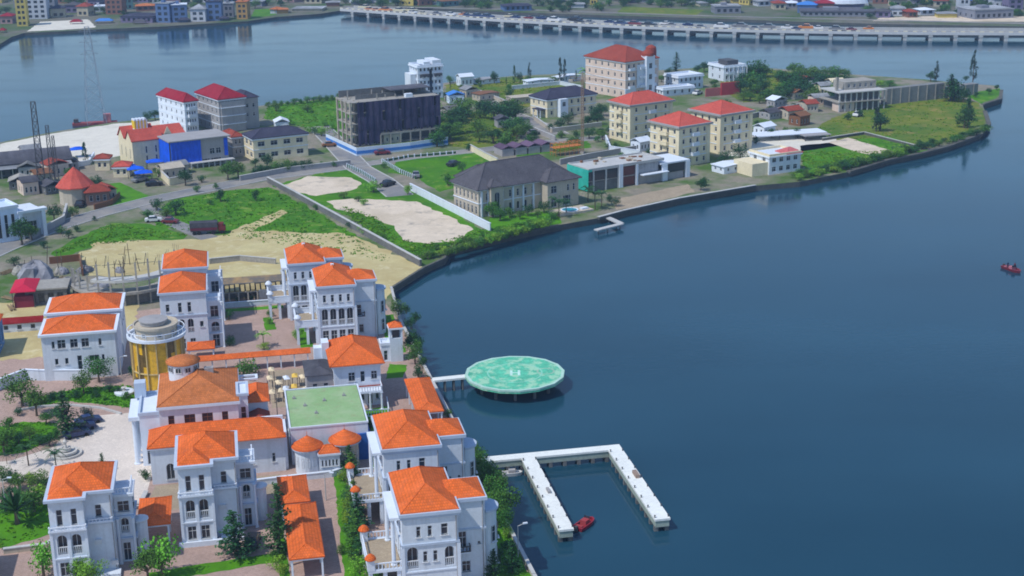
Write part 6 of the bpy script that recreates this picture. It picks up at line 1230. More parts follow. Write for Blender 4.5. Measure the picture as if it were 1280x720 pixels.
# --- half built concrete house and long wall
def conc_house():
    o, W, D, yw = rect((1050, 116), 1042, 1106, 8.2, 20); D = 12; r = thing('unfinished_house', 'half built grey concrete house with open floors near the long wall at right', 'building site', (o.x, o.y, 1.5), yw)
    for z in (3.1, 6.4): slab(r, -.6, -.6, W + .4, D, z, z + .35, CONC if z < 4 else KERB, 'floor_slab')
    slab(r, 1, 2.4, W - 1, D - .5, 0, 3.1, CONC_D, 'inner_wall'); slab(r, W * .3, 2, W - 1, D - .5, 3.45, 6.4, CONC_D, 'inner_wall'); columns(r, [(x * W / 8, 0) for x in range(9)], 0, 6.4, .2, KERB, square=True); block(r, 0, .4, W * .35, 4, 0, 3.1, PEACH, row(2, .4, W * .33, .8, .9, 1.4), near=False)
    block(r, W * .25, 4, W * .7, D - 4.5, 6.75, 9.4, CONC, row(5, .5, W * .66, .6, 1.0, 1.4), near=False); columns(r, [(1.2, 4)], 6.7, 11.5, .45, CONC, square=True); mb = MB(); mb.tube((1.2, 4, 11.4), (1.2, 4, 14), .5, .12, n=6); mb.build('dark_cap', LEAFD, r)
conc_house()
pw = PX([(1108, 131), (1180, 123), (1222, 118)])
r = thing('long_wall', 'tall long grey concrete wall closing the meadow near the tip of the peninsula', 'wall', (pw[0].x, pw[0].y, 1.5), 0)
for (a, b, h0) in ((pw[0], pw[1], 5.6), (pw[1], pw[2], 4.0)):
    A, B = a - pw[0], b - pw[0]; M = Matrix.Translation((A.x, A.y, 0)) @ Matrix.Rotation(math.atan2(B.y - A.y, B.x - A.x), 4, 'Z'); L_ = (B - A).length; mb = MB(); mb.box(0, 0, 0, L_, 3, h0, M=M); mb.build('wall_panel', mat('grey_block_wall', (.23, .235, .24), kind='plaster', var=.2), r)
    mb = MB(); k = 2
    while k < L_: mb.box(k, -.2, 0, k + .35, 0, h0, M=M); k += 4
    mb.build('buttresses', CONC, r)
# small houses and stalls among the trees at right
rd = random.Random(12)
for x, y, lb, wl, rf in [(8, 214, 'grey brown shack below the long dark warehouse roof at the left edge', CONC, SHEETL), (24, 222, 'grey shack in the cluttered yard left of the lattice masts', GREYW, CONC_D), (40, 215, 'tan shack right below the middle of the dark warehouse roof', BEIGE, SHEETL), (45, 232, 'brown roofed shack at the foot of the lattice masts', BEIGE, WOOD), (12, 238, 'grey flat roofed shack behind the white and pale blue house', CONC_D, CONC), (30, 245, 'pinkish shack between the white blue house and the masts', PEACH, SHEET), (62, 222, 'pink walled shack right of the lattice masts', PEACH, RUST), (76, 214, 'grey shed left of the cone roofed house, below the warehouse end', GREYW, SHEET), (58, 244, 'dark shack left of the cone roofed house', CONC_D, SHEET), (205, 224, 'tan walled yard hut in front of the blue wrapped building', BEIGE, BEIGE), (215, 220, 'second tan yard hut in front of the blue wrapped building, right one', BEIGE, SHEETL), (128, 252, 'brown hut beside the triangular lawn', BEIGE, RUST),(1003, 108, 'small house with faded red roof among the trees left of the half built concrete house', WHITE, CORAL), (1022, 110, 'small house with dark blue gable among the trees left of the half built concrete house', BLUETRIM, NAVY), (1040, 113, 'tiny white house with cream gable just left of the half built concrete house', TRIM, CREAM), (1025, 120, 'little pale hut below the dark gabled house', CREAM, SHEETL), (993, 125, 'brown roofed hut among the dark trees', BEIGE, WOOD), (968, 135, 'grey stall with white roof right of the rightmost coral roofed block', GREYW, TRIM), (1008, 141, 'red brown shack on the dusty ground in front of the trees', BEIGE, RUST), (985, 150, 'low rusty shack behind the long white canopy', BEIGE, RUST), (1018, 132, 'pinkish shack left of the half built concrete house', PEACH, SHEETL), (1000, 158, 'brown lean to at the near end of the dusty yard', WOOD, WOOD),
        (962, 150, 'small grey shed behind the rightmost coral roofed block', GREYW, SHEET), (955, 170, 'pale tent like stall right of the rightmost coral roofed block', TRIM, TRIM), (576, 108, 'white shed roof by the shore right of the white five storey block', TRIM, TRIM), (600, 106, 'long low white shed behind the green field by the back shore', TRIM, SHEETL), (562, 130, 'blue and white kiosk in the rubble below the white five storey block', HO, HB), (583, 122, 'pale hut on the rubble plot left of the back field', BEIGE, SHEETL), (600, 127, 'brown roofed hut right of the rubble plot', BEIGE, WOOD), (640, 131, 'long tan shed near the road left of the navy roofed long house', BEIGE, BEIGE),
        (660, 108, 'flat white roof in front of the peach block by the back shore', TRIM, TRIM), (700, 104, 'broad white slab roof left of the peach block', TRIM, TRIM), (560, 148, 'grey ruin in the bushes right of the netted block', CONC, CONC_D), (622, 160, 'grey roofed hut by the street behind the bushes', GREYW, SHEET), (800, 190, 'white low wall house in front of the left coral roofed block', TRIM, TRIM), (905, 218, 'low white boathouse on the quay right of the teal netted site', TRIM, TRIM), (480, 180, 'cream annex at the foot of the navy netting', BEIGE, CONC), (30, 200, 'small grey hut on the beach left of the masts', GREYW, SHEETL), (345, 165, 'white hut behind the navy roofed beige house', TRIM, TRIM)]:
    r = thing('hut', lb, 'hut', P(x, y), radians(rd.choice((25, 33, 15, 40))), 'small houses and huts'); big = (x in (600, 640, 660, 700, 905)); W_ = rd.uniform(4, 6) * (2.1 if big else 1); D_ = rd.uniform(4, 6); H_ = rd.uniform(2.2, 3.6) * (.7 if big else 1)
    block(r, 0, 0, W_, D_, 0, H_, wl, row(3, .3, W_ - .3, .7, .7, H_ * .45), (), (), row(2, .3, D_ - .3, .7, .7, H_ * .45), near=False)
    mb = MB(); mb.gable(0, 0, W_, D_, H_, .3 if big else 1.1, .35, .15, 'x' if rd.random() < .5 else 'y'); mb.build('roof', rf, r)
# ================================================================== BRIDGE
def bridge():
    zt = 4.7; key = [(425, 9.5), (470, 12.5), (540, 17.5), (640, 23.5), (730, 28.2), (800, 31.3), (880, 34), (960, 36), (1060, 37.6), (1160, 38.6), (1290, 39.2), (1420, 39.6)]
    pts = [P(a, b, zt) for a, b in key]; o = pts[0]; r = thing('bridge', 'very long low concrete road bridge crossing the water before the far shore', 'bridge', (o.x, o.y, 0)); W_ = 12; L_ = []; Rr = []
    BC = mat('bridge_concrete', (.44, .45, .46), kind='plaster', var=.12); pts = [p - o for p in pts]
    for i, p in enumerate(pts):
        d = pts[min(i + 1, len(pts) - 1)] - pts[max(i - 1, 0)]; d.z = 0; d.normalize(); n = Vector((-d.y, d.x, 0)); Rr.append((p.x, p.y)); L_.append((p.x + n.x * W_, p.y + n.y * W_))
    n = len(pts)
    def strip(nm, a, b, z0, z1, m):
        mb = MB(); V = [(*q, z) for z in (z0, z1) for q in a] + [(*q, z) for z in (z0, z1) for q in b]
        F_ = []
        for i in range(n - 1): F_ += [(i, i + 1, n + i + 1, n + i), (2 * n + i, 3 * n + i, 3 * n + i + 1, 2 * n + i + 1), (n + i, n + i + 1, 3 * n + i + 1, 3 * n + i), (i, 2 * n + i, 2 * n + i + 1, i + 1)]
        mb.add(V, F_); mb.build(nm, m, r)
    def off(t): return [(a[0] + (b[0] - a[0]) * t, a[1] + (b[1] - a[1]) * t) for a, b in zip(Rr, L_)]
    strip('deck', off(0), off(1), zt - 2.0, zt - .9, BC); strip('road_surface', off(.05), off(.95), zt - .9, zt - .85, ASPH); strip('edge_beam', off(-.02), off(.02), zt - 1.9, zt - .55, mat('pale_bridge_beam', (.52, .53, .55), var=.08)); strip('handrail', off(0.0), off(.02), zt - .05, zt + .1, mat('pale_bridge_beam', (.5, .5, .5))); strip('rear_parapet', off(.97), off(1), zt - .9, zt + .1, BC); strip('median', off(.49), off(.51), zt - .85, zt - .3, BC)
    # balusters and piers at even steps
    seg = [0]; 
    for a, b in zip(Rr, Rr[1:]): seg.append(seg[-1] + math.dist(a, b))
    def at(s, t):
        for i in range(n - 1):
            if s <= seg[i + 1] + 1e-6:
                f = (s - seg[i]) / (seg[i + 1] - seg[i]); a, b = Vector(off(t)[i]), Vector(off(t)[i + 1]); return a + (b - a) * f, math.atan2(Rr[i + 1][1] - Rr[i][1], Rr[i + 1][0] - Rr[i][0])
        return Vector(off(t)[-1]), 0
    s = 1.0; T = seg[-1]; CB = mat('cream_baluster', (.66, .60, .46), bump=0)
    while s < T: q, a = at(s, .01); mb = MB(); mb.box(-.95, -.14, zt - .55, .95, .14, zt - .05, M=Matrix.Translation((q.x, q.y, 0)) @ Matrix.Rotation(a, 4, 'Z')); mb.build('parapet_panel', CB, r); s += T / 97
    strip('under_deck_shade', off(.05), off(.95), 1.5, zt - 1.95, CONC_D)  # dark fill added below the deck to stand in for the shade there
    s = 9.0
    while s < T:
        q, a = at(s, .5); M = Matrix.Translation((q.x, q.y, 0)) @ Matrix.Rotation(a, 4, 'Z'); mb = MB(); mb.box(-1.0, -W_ * .52, zt - 3.0, 1.0, W_ * .5, zt - 2.0, M=M)
        for y in (-W_ * .42, -W_ * .14, W_ * .14, W_ * .42): mb.box(-.8, y - 1, -2, .8, y + 1, zt - 3.0, M=M)
        mb.build('pier', BC, r); s += 11.5
    return at, T, o, zt
at, BT, bo, bz = bridge()
rd = random.Random(44); CC = [('white', (.7, .7, .72)), ('maroon', (.18, .02, .03)), ('grey', (.2, .2, .22)), ('orange', (.6, .2, .04)), ('black', (.02, .02, .025)), ('navy', (.02, .04, .13)), ('cream', (.6, .55, .4))]
s = 12.0
while s < BT * .72:
    lane = rd.choice((.15, .28, .38, .62, .75, .88)); q, a = at(s, lane); cn, c = rd.choice(CC if s > 60 else CC[3:4] + CC[:1] + CC[6:]); nm = {'maroon': 'dark red'}.get(cn, cn)
    car((bo.x + q.x, bo.y + q.y, bz - .85), a + (pi if lane > .5 else 0), cn, c, f'tiny {nm} car on the long bridge', False, rd.choice((1.2, 1.35, 1.8)), True, 'cars on the bridge'); s += rd.uniform(3.5, 10)
# ================================================================== FAR BANK
FM = {k: mat('far_' + k, v, kind='plaster', var=.12) for k, v in dict(white=(.50, .53, .60), cream=(.46, .42, .32), grey=(.22, .23, .28), blue=(.11, .18, .36), brown=(.24, .12, .09), yellow=(.55, .44, .12), pink=(.38, .25, .26), teal=(.10, .22, .24), ochre=(.42, .25, .08), mauve=(.19, .16, .27)).items()}
FR = dict(grey=SHEET, pale=SHEETL, rust=RUST, orange=ORANGE2, navy=NAVY, slate=SLATE, white=TRIM, crimson=CRIMSON, blue=HB, brown=WOOD)
RN = dict(pale='pale sheet', grey='dark sheet', rust='rust red', orange='faded orange', navy='navy', slate='slate', white='white', crimson='crimson', blue='blue', brown='brown')
far_list = [ # x, ybase, width px, height px, wall, roof, flat?
 (28, 33, 12, 34, 'yellow', 'grey', 1), (46, 24, 24, 30, 'white', 'grey', 1), (73, 22, 16, 14, 'cream', 'navy', 0), (90, 16, 16, 12, 'mauve', 'slate', 0), (104, 20, 14, 15, 'cream', 'rust', 0), (124, 15, 14, 6, 'white', 'white', 1), (143, 18, 20, 24, 'brown', 'brown', 1), (118, 8, 14, 10, 'mauve', 'navy', 0), (160, 12, 12, 14, 'teal', 'grey', 1), (182, 14, 22, 8, 'brown', 'orange', 0), (172, 28, 40, 10, 'mauve', 'navy', 0), (205, 28, 18, 22, 'blue', 'pale', 1), (225, 28, 18, 20, 'blue', 'white', 1), (248, 27, 18, 20, 'white', 'pale', 0), (268, 26, 18, 22, 'blue', 'navy', 1), (286, 22, 12, 16, 'grey', 'pale', 1), (303, 24, 13, 20, 'ochre', 'orange', 1), (58, 12, 20, 14, 'grey', 'rust', 1), (8, 30, 14, 12, 'pink', 'crimson', 0), (200, 4, 18, 10, 'white', 'rust', 0), (232, 4, 16, 10, 'cream', 'grey', 0), (262, 3, 18, 8, 'white', 'rust', 0), (320, 8, 16, 8, 'grey', 'pale', 0), (342, 17, 8, 7, 'white', 'orange', 0), (352, 17, 16, 6, 'ochre', 'orange', 0), (384, 14, 36, 4, 'cream', 'pale', 0), (392, 4, 22, 8, 'cream', 'rust', 0), (416, 8, 16, 6, 'brown', 'pale', 0),
 (448, 6, 18, 6, 'grey', 'white', 0), (468, 3, 14, 6, 'white', 'navy', 0), (498, 3, 22, 5, 'white', 'blue', 0), (517, 4, 10, 6, 'yellow', 'white', 0), (545, 6, 18, 4, 'grey', 'pale', 0), (575, 6, 20, 4, 'cream', 'grey', 0), (604, 3, 14, 5, 'white', 'rust', 0), (648, 14, 34, 8, 'blue', 'navy', 0), (722, 10, 16, 6, 'white', 'pale', 0), (742, 6, 9, 9, 'yellow', 'white', 1), (700, 3, 14, 5, 'grey', 'rust', 0), (800, 3, 24, 5, 'grey', 'slate', 0), (910, 17, 32, 8, 'grey', 'pale', 1), (900, 4, 14, 7, 'cream', 'rust', 0), (922, 4, 12, 6, 'yellow', 'crimson', 0), (940, 5, 14, 7, 'pink', 'rust', 0), (956, 8, 16, 8, 'white', 'pale', 0), (975, 12, 14, 10, 'cream', 'rust', 0), (990, 10, 12, 8, 'grey', 'white', 0), (1008, 16, 22, 13, 'blue', 'blue', 0), (1030, 15, 22, 14, 'brown', 'crimson', 0), (1048, 20, 90, 5, 'grey', 'grey', 1), (1058, 12, 24, 7, 'white', 'white', 0),
 (1104, 22, 16, 10, 'mauve', 'slate', 0), (1122, 20, 16, 12, 'white', 'pale', 0), (1126, 8, 16, 10, 'cream', 'grey', 0), (1141, 22, 12, 9, 'brown', 'rust', 0), (1160, 19, 18, 8, 'white', 'white', 0), (1150, 6, 12, 8, 'grey', 'navy', 0), (1176, 8, 16, 9, 'cream', 'rust', 0), (1184, 22, 22, 6, 'yellow', 'pale', 0), (1205, 14, 12, 16, 'white', 'grey', 1), (1222, 22, 18, 7, 'brown', 'brown', 0), (1245, 24, 50, 10, 'grey', 'pale', 1), (1236, 5, 26, 8, 'white', 'grey', 1), (1270, 12, 18, 12, 'mauve', 'grey', 1), (1100, 4, 14, 8, 'grey', 'rust', 0), (1080, 7, 10, 7, 'white', 'navy', 0), (1015, 3, 16, 6, 'white', 'rust', 0), (965, 2, 16, 6, 'mauve', 'navy', 0), (860, 3, 16, 5, 'white', 'rust', 0), (880, 8, 10, 5, 'cream', 'pale', 0), (82, 4, 18, 10, 'brown', 'rust', 0), (24, 10, 12, 14, 'grey', 'slate', 1), (176, 3, 18, 8, 'mauve', 'rust', 0), (290, 5, 14, 8, 'blue', 'pale', 0), (768, 3, 16, 5, 'cream', 'slate', 0)]
for x, yb, wp, hp, wc, rc, flat in far_list:
    p = P(x, yb, 1.4); dist = math.hypot(p.x, p.y); sc_ = (p - Vector((0, 0, CAMH))).length / FPX; W_ = wp * sc_; H_ = hp * sc_ * 1.02; D_ = min(max(8, W_ * .8), 22)
    r = thing('far_building', f"{wc} building with {'flat ' if flat else ''}{RN[rc]} roof on the far shore", 'building', (p.x - W_ / 2, p.y, 1.4), radians(rd.uniform(-14, 14)), 'buildings on the far shore', True)
    fl = max(1, round(H_ / 3.2)); ops = []; nn = max(2, int(W_ / 3))
    for k in range(fl): ops += row(nn, .6, W_ - .6, k * H_ * .9 / fl + .8, W_ / nn * .5, min(1.7, H_ / fl * .5))
    block(r, 0, 0, W_, D_, 0, H_ * (1 if flat else .72), FM[wc], ops, row(3, .6, D_ - .6, .9, 1.2, 1.4), (), row(3, .6, D_ - .6, .9, 1.2, 1.4), far=True)
    if flat: slab(r, -.3, -.3, W_ + .3, D_ + .3, H_, H_ + .4, FR[rc], 'roof'); slab(r, W_ * .3, D_ * .3, W_ * .5, D_ * .6, H_ + .4, H_ + 1.8, FM[wc], 'roof_box')
    else: hiproof(r, 0, 0, W_, D_, H_ * .72, H_ * .26, FR[rc], .6)
# dense low roofs further in: each still a house
k = 0
for _ in range(900):
    if k >= 150: break
    x, y = rd.uniform(-20, 1290), rd.uniform(-34, 10)
    if 320 < x < 430 and y > 4 or (y > 5 and 560 < x < 900): continue
    p = P(x, y, 1.4); W_, D_, H_ = rd.uniform(7, 16), rd.uniform(7, 12), rd.uniform(3, 7); wc = rd.choice(list(FM)); rc = rd.choice(list(FR)); k += 1
    r = thing('far_house', f'{wc} low house with {RN[rc]} roof in the far shore town', 'house', (p.x, p.y, 1.4), radians(rd.uniform(-40, 40)), 'low houses on the far shore', True)
    block(r, 0, 0, W_, D_, 0, H_, FM[wc], row(max(2, int(W_ / 3)), .5, W_ - .5, .9, 1.2, 1.4), (), (), row(3, .5, D_ - .5, .9, 1.2, 1.4), far=True); hiproof(r, 0, 0, W_, D_, H_, rd.uniform(1.2, 2.4), FR[rc], .5)
# shore canopies, boats, parasols
for x, y, w_, m, lb in [(96, 33, 18, 'crimson', 'red canopy boat moored on the far shore near the yellow tower'), (131, 32, 26, 'blue', 'long boat with blue and white canopy moored on the far shore'), (4, 44, 10, 'crimson', 'red boat at the left edge on the far shore'), (230, 31, 18, 'navy', 'dark barge moored below the blue arched block on the far shore'), (280, 29, 16, 'navy', 'dark barge moored left of the ochre block on the far shore'), (175, 33, 20, 'slate', 'grey barge moored in front of the long mauve shed on the far shore')]:
    p = P(x, y, 0); s_ = p.length / FPX * w_ / 2; r = thing('moored_boat', lb, 'boat', (p.x, p.y, 0), radians(4), 'boats moored on the far shore'); mb = MB(); mb.lathe(0, 0, [(s_ * .85, -.5), (s_, 1.3)], 16); o = mb.build('hull', FR['navy'] if m == 'blue' else SLATE, r); o.scale.y = .35
    mb = MB(); mb.hip(-s_ * .8, -2, s_ * .8, 2, 2.6, 1.2, 0, .2); mb.build('canopy', FR[m], r); columns(r, [(a, b) for a in (-s_ * .7, s_ * .7) for b in (-1.7, 1.7)], 1.2, 2.6, .12, METAL)
r = thing('domed_hall', 'white dome shaped canopy roof on the far shore behind the bridge', 'canopy', P(1058, 13, 1.4)); mb = MB(); mb.lathe(0, 0, [(12, 4), (11, 6), (7, 8.6), (.1, 9.8)], 20); o = mb.build('dome', TRIM, r); o.scale.y = .5; slab(r, -9, -4, 9, 4, 0, 4, FM['mauve'], 'wall')
G('far_grass', [(312, 24), (345, 18), (345, 10), (318, 12)], GRASS, 1.42, .5); G('far_grass', [(770, 16), (870, 19), (880, 12), (780, 8)], GRASSY, 1.42, .5); G('far_sand', [(34, 39), (80, 37), (120, 34), (110, 24), (50, 27)], BEACH, 1.42, .5); G('far_road', [(430, 8), (640, 12), (900, 20.5), (1290, 30), (1290, 28.6), (900, 19.6), (640, 11), (430, 7)], ASPH, 1.43, 0); G('far_sand', [(1090, 26), (1290, 27), (1290, 20), (1150, 20), (1100, 22)], SANDW, 1.42, .5)
# ================================================================== TREES AND SHRUBS
T = treepx
NV = 'beside the nearest sea villa'
for a in [('conifer', 295, 697, 638, LEAFD, 'dark spreading conifer at the foot of the narrow villa beside the annex', 1.35), ('conifer', 350, 692, 604, LEAFD, 'tall narrow conifer left of the long orange carport', .85),
 *[('conifer', x, y, y - h_, LEAF if k % 2 else LEAFD, 'conifer in the row on the court side of the sea villas', 1.25) for k, (x, y, h_) in enumerate([(437, 590, 34), (440, 606, 40), (444, 626, 42), (442, 644, 44), (448, 662, 46), (446, 682, 46), (455, 700, 44)])],
 ('bush', 436, 640, 615, LEAFL, 'lime green bush in the strip left of the sea villa conifers', 1), ('bush', 434, 655, 633, LEAFL, 'lime green bush in the strip left of the sea villa conifers', 1), ('bush', 450, 716, 690, LEAFL, 'lime green bush in the strip left of the sea villa conifers', 1.2), ('bush', 476, 724, 703, LEAF, 'dark bush at the foot of the nearest sea villa', 1.3),
 ('bush', 204, 724, 664, LEAFL, 'big bright green bush below the small carport at the bottom edge', .85), ('broad', 186, 728, 682, LEAF, 'dark leafy tree at the bottom edge below the small carport', .9), ('bush', 55, 722, 672, LEAFL, 'bright green bush left of the bottom left villa', .85), ('broad', 112, 732, 696, LEAFL, 'green tree at the foot of the bottom left villa, cut by the bottom edge', 1), ('broad', 100, 728, 702, LEAF, 'green tree at the foot of the bottom left villa, cut by the bottom edge', 1),
 ('cycad', 22, 655, 610, LEAFD, 'dark spiky plant in the bottom left garden bed', 1.1), ('bush', 43, 640, 606, LEAF, 'bushy shrub in the bottom left garden bed', 1.2), ('bush', 55, 630, 600, LEAFL, 'bushy shrub in the bottom left garden bed', 1.2), ('bush', 8, 640, 615, LEAFD, 'bushy shrub in the bottom left garden bed', 1.2),
 ('broad', 28, 508, 466, LEAF, 'leafy tree on the small round island of the mauve drive', 1.05), ('broad', 46, 520, 481, LEAF, 'leafy tree on the small round island of the mauve drive', .9), ('conifer', 84, 545, 487, LEAFD, 'dark columnar tree at the edge of the round garden lawn', 1.2), ('broad', 105, 492, 462, LEAF, 'small tree along the curved garden lawn', .9), ('broad', 124, 478, 443, LEAF, 'small tree at the corner of the two storey white house', .95), ('bush', 66, 500, 487, LEAFD, 'low hedge bush along the curved garden lawn', 1.5), ('bush', 95, 497, 485, LEAFD, 'low hedge bush along the curved garden lawn', 1.5), ('bush', 120, 497, 486, LEAFD, 'low hedge bush along the curved garden lawn', 1.5), ('bush', 137, 490, 478, LEAFD, 'low hedge bush along the curved garden lawn', 1.5), ('bush', 110, 525, 505, LEAFB, 'dark shrub behind the parked blue cars', 1),
 ('palm', 36, 582, 545, LEAFD, 'palm like tree between the white path and the upper garden', 1.1), ('palm', 71, 588, 553, LEAFD, 'palm like tree left of the fountain', 1.0), ('bush', 50, 556, 538, LEAFD, 'clipped shrub on the upper garden lawn', 1.2), ('bush', 62, 558, 538, LEAFD, 'clipped shrub on the upper garden lawn', 1.2), ('broad', 5, 566, 530, LEAF, 'leafy tree at the left edge of the upper garden', 1), ('bush', 15, 548, 530, LEAFL, 'clipped shrub on the upper garden lawn', 1.2), ('palm', 9, 580, 562, LEAFB, 'small grey green palm by the white path', 1), ('conifer', 129, 590, 566, LEAFD, 'small dark cone tree right behind the bottom left villa roof', 1.1), ('bush', 182, 600, 582, LEAFD, 'shrub at the left foot of the long annex', 1),
 *[('broad', x, y, y - h_, LEAF, 'leafy tree on the lagoon side of the sea villas', .75) for x, y, h_ in ((592, 584, 34), (598, 600, 40), (606, 616, 42), (622, 636, 44), (622, 660, 46), (630, 668, 36))], ('broad', 603, 606, 570, LEAF, 'leafy tree on the lagoon side of the sea villas', 1.1), ('broad', 616, 626, 590, LEAF, 'leafy tree on the lagoon side of the sea villas', 1.2), ('broad', 627, 648, 606, LEAF, 'leafy tree on the lagoon side of the sea villas', 1.2), ('broad', 610, 650, 615, LEAFL, 'leafy tree on the lagoon side of the sea villas', 1), ('conifer', 640, 716, 674, LEAFD, 'dark conifer at the bottom by the sea wall corner', 1.1), ('conifer', 617, 724, 686, LEAFD, 'dark conifer at the bottom right foot of the nearest sea villa', 1.1), ('bush', 636, 672, 655, LEAFL, 'small shrub by the sea wall', 1), ('bush', 583, 575, 556, LEAFL, 'small shrub by the sea wall', 1), ('bush', 576, 556, 540, LEAFD, 'small shrub by the sea wall', 1),
 ('broad', 515, 445, 410, LEAFD, 'dark slim tree between the lookout tower and the lagoon', .7), ('broad', 519, 455, 425, LEAF, 'dark slim tree between the lookout tower and the lagoon', .8), ('bush', 523, 472, 452, LEAFD, 'bush growing along the sea wall above the gangway', 1), ('bush', 516, 430, 412, LEAF, 'bush growing along the sea wall above the gangway', 1), ('broad', 498, 398, 372, LEAF, 'small tree at the back end of the sea wall lawn', .8), ('bush', 560, 522, 508, LEAF, 'bush growing along the sea wall below the gangway', 1), ('bush', 566, 538, 524, LEAFL, 'bush growing along the sea wall below the gangway', 1),
 ('palm', 330, 434, 408, LEAFL, 'small lime palm in the middle of the mauve court', 1.0), ('bush', 330, 437, 426, LEAFL, 'low lime shrub round the foot of the small court palm', 1.5), ('bush', 337, 405, 394, LEAFL, 'lime shrub at the right side of the mauve court', 1), ('bush', 338, 396, 384, LEAF, 'lime shrub at the right side of the mauve court', 1), ('bush', 372, 425, 408, LEAFL, 'lime shrub at the porch of the villa right of the mauve court', 1), ('bush', 286, 400, 386, LEAFD, 'dark shrub at the left side of the mauve court', 1.2), ('bush', 287, 432, 416, LEAFD, 'dark shrub at the left side of the mauve court', 1.2), ('bush', 297, 378, 370, LEAFD, 'little clipped shrub against the white wall behind the court', 1), ('bush', 315, 376, 368, LEAFD, 'little clipped shrub against the white wall behind the court', 1), ('bush', 335, 374, 366, LEAFD, 'little clipped shrub against the white wall behind the court', 1),
 ('bush', 305, 472, 447, LEAF, 'large round green tree right behind the central hall roof', 1.6), ('bush', 463, 540, 520, LEAFD, 'dark bush in the lawn right of the green roofed hall', 1), ('bush', 487, 410, 396, LEAFL, 'low shrub on the sea side lawn', 1), ('bush', 437, 592, 572, LEAFD, 'dark bush at the top of the conifer row', 1.1), ('bush', 165, 470, 455, LEAFD, 'dark bush at the foot of the gold tower', 1), ('bush', 346, 712, 690, LEAFL, 'lime bush below the tall narrow conifer', 1.0),
 # fields and streets
 ('bush', 220, 269, 245, LEAFD, 'big round dark bush at the road bend', 1.25), ('bush', 196, 263, 246, LEAFD, 'smaller round bush left of the big one at the road bend', 1.1), ('bush', 208, 271, 258, LEAF, 'low bush in front of the round bushes at the road bend', 1.4), ('bush', 185, 272, 259, LEAF, 'low bush in front of the round bushes at the road bend', 1.5), ('bush', 276, 252, 232, LEAFD, 'single round bush in the middle of the green field', .9), ('bush', 320, 251, 233, LEAFD, 'single dark bush at the right of the green field by the grey wall', .8), ('bush', 263, 256, 247, LEAF, 'tiny bush on the green field', 1.3),
 ('broad', 285, 225, 200, LEAF, 'leafy tree on the kerb left of the beige navy roofed house', 1.0), ('broad', 298, 222, 199, LEAF, 'leafy tree on the kerb left of the beige navy roofed house', 1.0), ('broad', 232, 232, 210, LEAFD, 'leafy tree below the blue wrapped building', 1.0), ('bush', 246, 240, 230, LEAF, 'small bush below the blue wrapped building', 1.2), ('bush', 270, 236, 226, LEAF, 'small bush below the blue wrapped building', 1.0),
 ('broad', 68, 276, 254, LEAFD, 'leafy tree right of the white and pale blue house', 1.0), ('broad', 28, 306, 270, LEAFD, 'dark leafy tree in front of the white and pale blue house', 1.0), ('broad', 40, 300, 278, LEAF, 'dark leafy tree in front of the white and pale blue house', 1.0), ('bush', 96, 290, 278, LEAFD, 'small round bush on the roadside verge at left', 1.0), ('bush', 86, 298, 284, LEAFD, 'small round bush on the roadside verge at left', 1.0), ('bush', 55, 310, 299, LEAFD, 'small round bush on the roadside verge at left', 1.2), ('bush', 18, 332, 318, LEAFD, 'small round bush on the roadside verge at left', 1.3), ('bush', 118, 276, 268, LEAFD, 'small round bush on the roadside verge at left', 1.0), ('broad', 122, 240, 218, LEAFD, 'dark tree at the left tip of the triangular lawn', .8),
 ('casuarina', 107, 203, 178, LEAFD, 'small dark tree on the white beach', 1.2), ('bush', 92, 205, 193, LEAFL, 'yellowish bush at the near edge of the white beach', 1.2), ('broad', 185, 152, 139, LEAFD, 'small dark tree on the shore behind the striped turret', 1), ('broad', 194, 150, 136, LEAFD, 'small dark tree on the shore behind the striped turret', 1), ('broad', 334, 210, 190, LEAFD, 'dark tree in the garden of the beige navy roofed house', 1.0),
 ('bush', 467, 240, 222, LEAFL, 'bright green bush above the sandy plot', 1.5), ('bush', 430, 248, 238, LEAF, 'low bush between the two bare plots', 1.6), ('bush', 448, 252, 243, LEAF, 'low bush between the two bare plots', 1.6), ('bush', 455, 256, 247, LEAFL, 'low bush between the two bare plots', 1.6), ('bush', 395, 262, 254, LEAF, 'low bush along the diagonal grey wall', 1.6), ('bush', 440, 284, 273, LEAFD, 'low bush along the diagonal grey wall', 1.8), ('bush', 455, 292, 280, LEAFL, 'low bush along the diagonal grey wall', 1.8), ('bush', 478, 300, 290, LEAF, 'low bush along the diagonal grey wall', 1.6), ('bush', 510, 243, 228, LEAFL, 'dark green bush at the top of the white hoarding wall', .9),
 ('bush', 560, 232, 212, LEAF, 'bush in the plot left of the grey mansion', 1.0), ('bush', 572, 236, 222, LEAFL, 'bush in the plot left of the grey mansion', 1.2), ('bush', 578, 215, 200, LEAF, 'bush in the plot left of the grey mansion', 1.0), ('bush', 480, 210, 200, LEAF, 'climbing bush among the white posts', 1), ('bush', 586, 188, 176, LEAFD, 'bush behind the small cream wall', 1)]:
    T(*a[:6], wide=a[6])
rd = random.Random(77)
# hedge in front of the beige house
for k in range(9): x = 318 + k * 8.6; T('bush', x, 219 - k * 1.0, 205 - k * 1.3 + rd.uniform(-3, 2), rd.choice((LEAFD, LEAFD, LEAF)), 'dark garden shrub in the row below the beige navy roofed house', wide=1.0)
for k in range(8): x = 402 + k * 5; T('bush', x, 208 + k * .2, 199 + k * .2, LEAF, 'small shrub by the central junction wall', wide=1.1) if k in (0, 3) else None
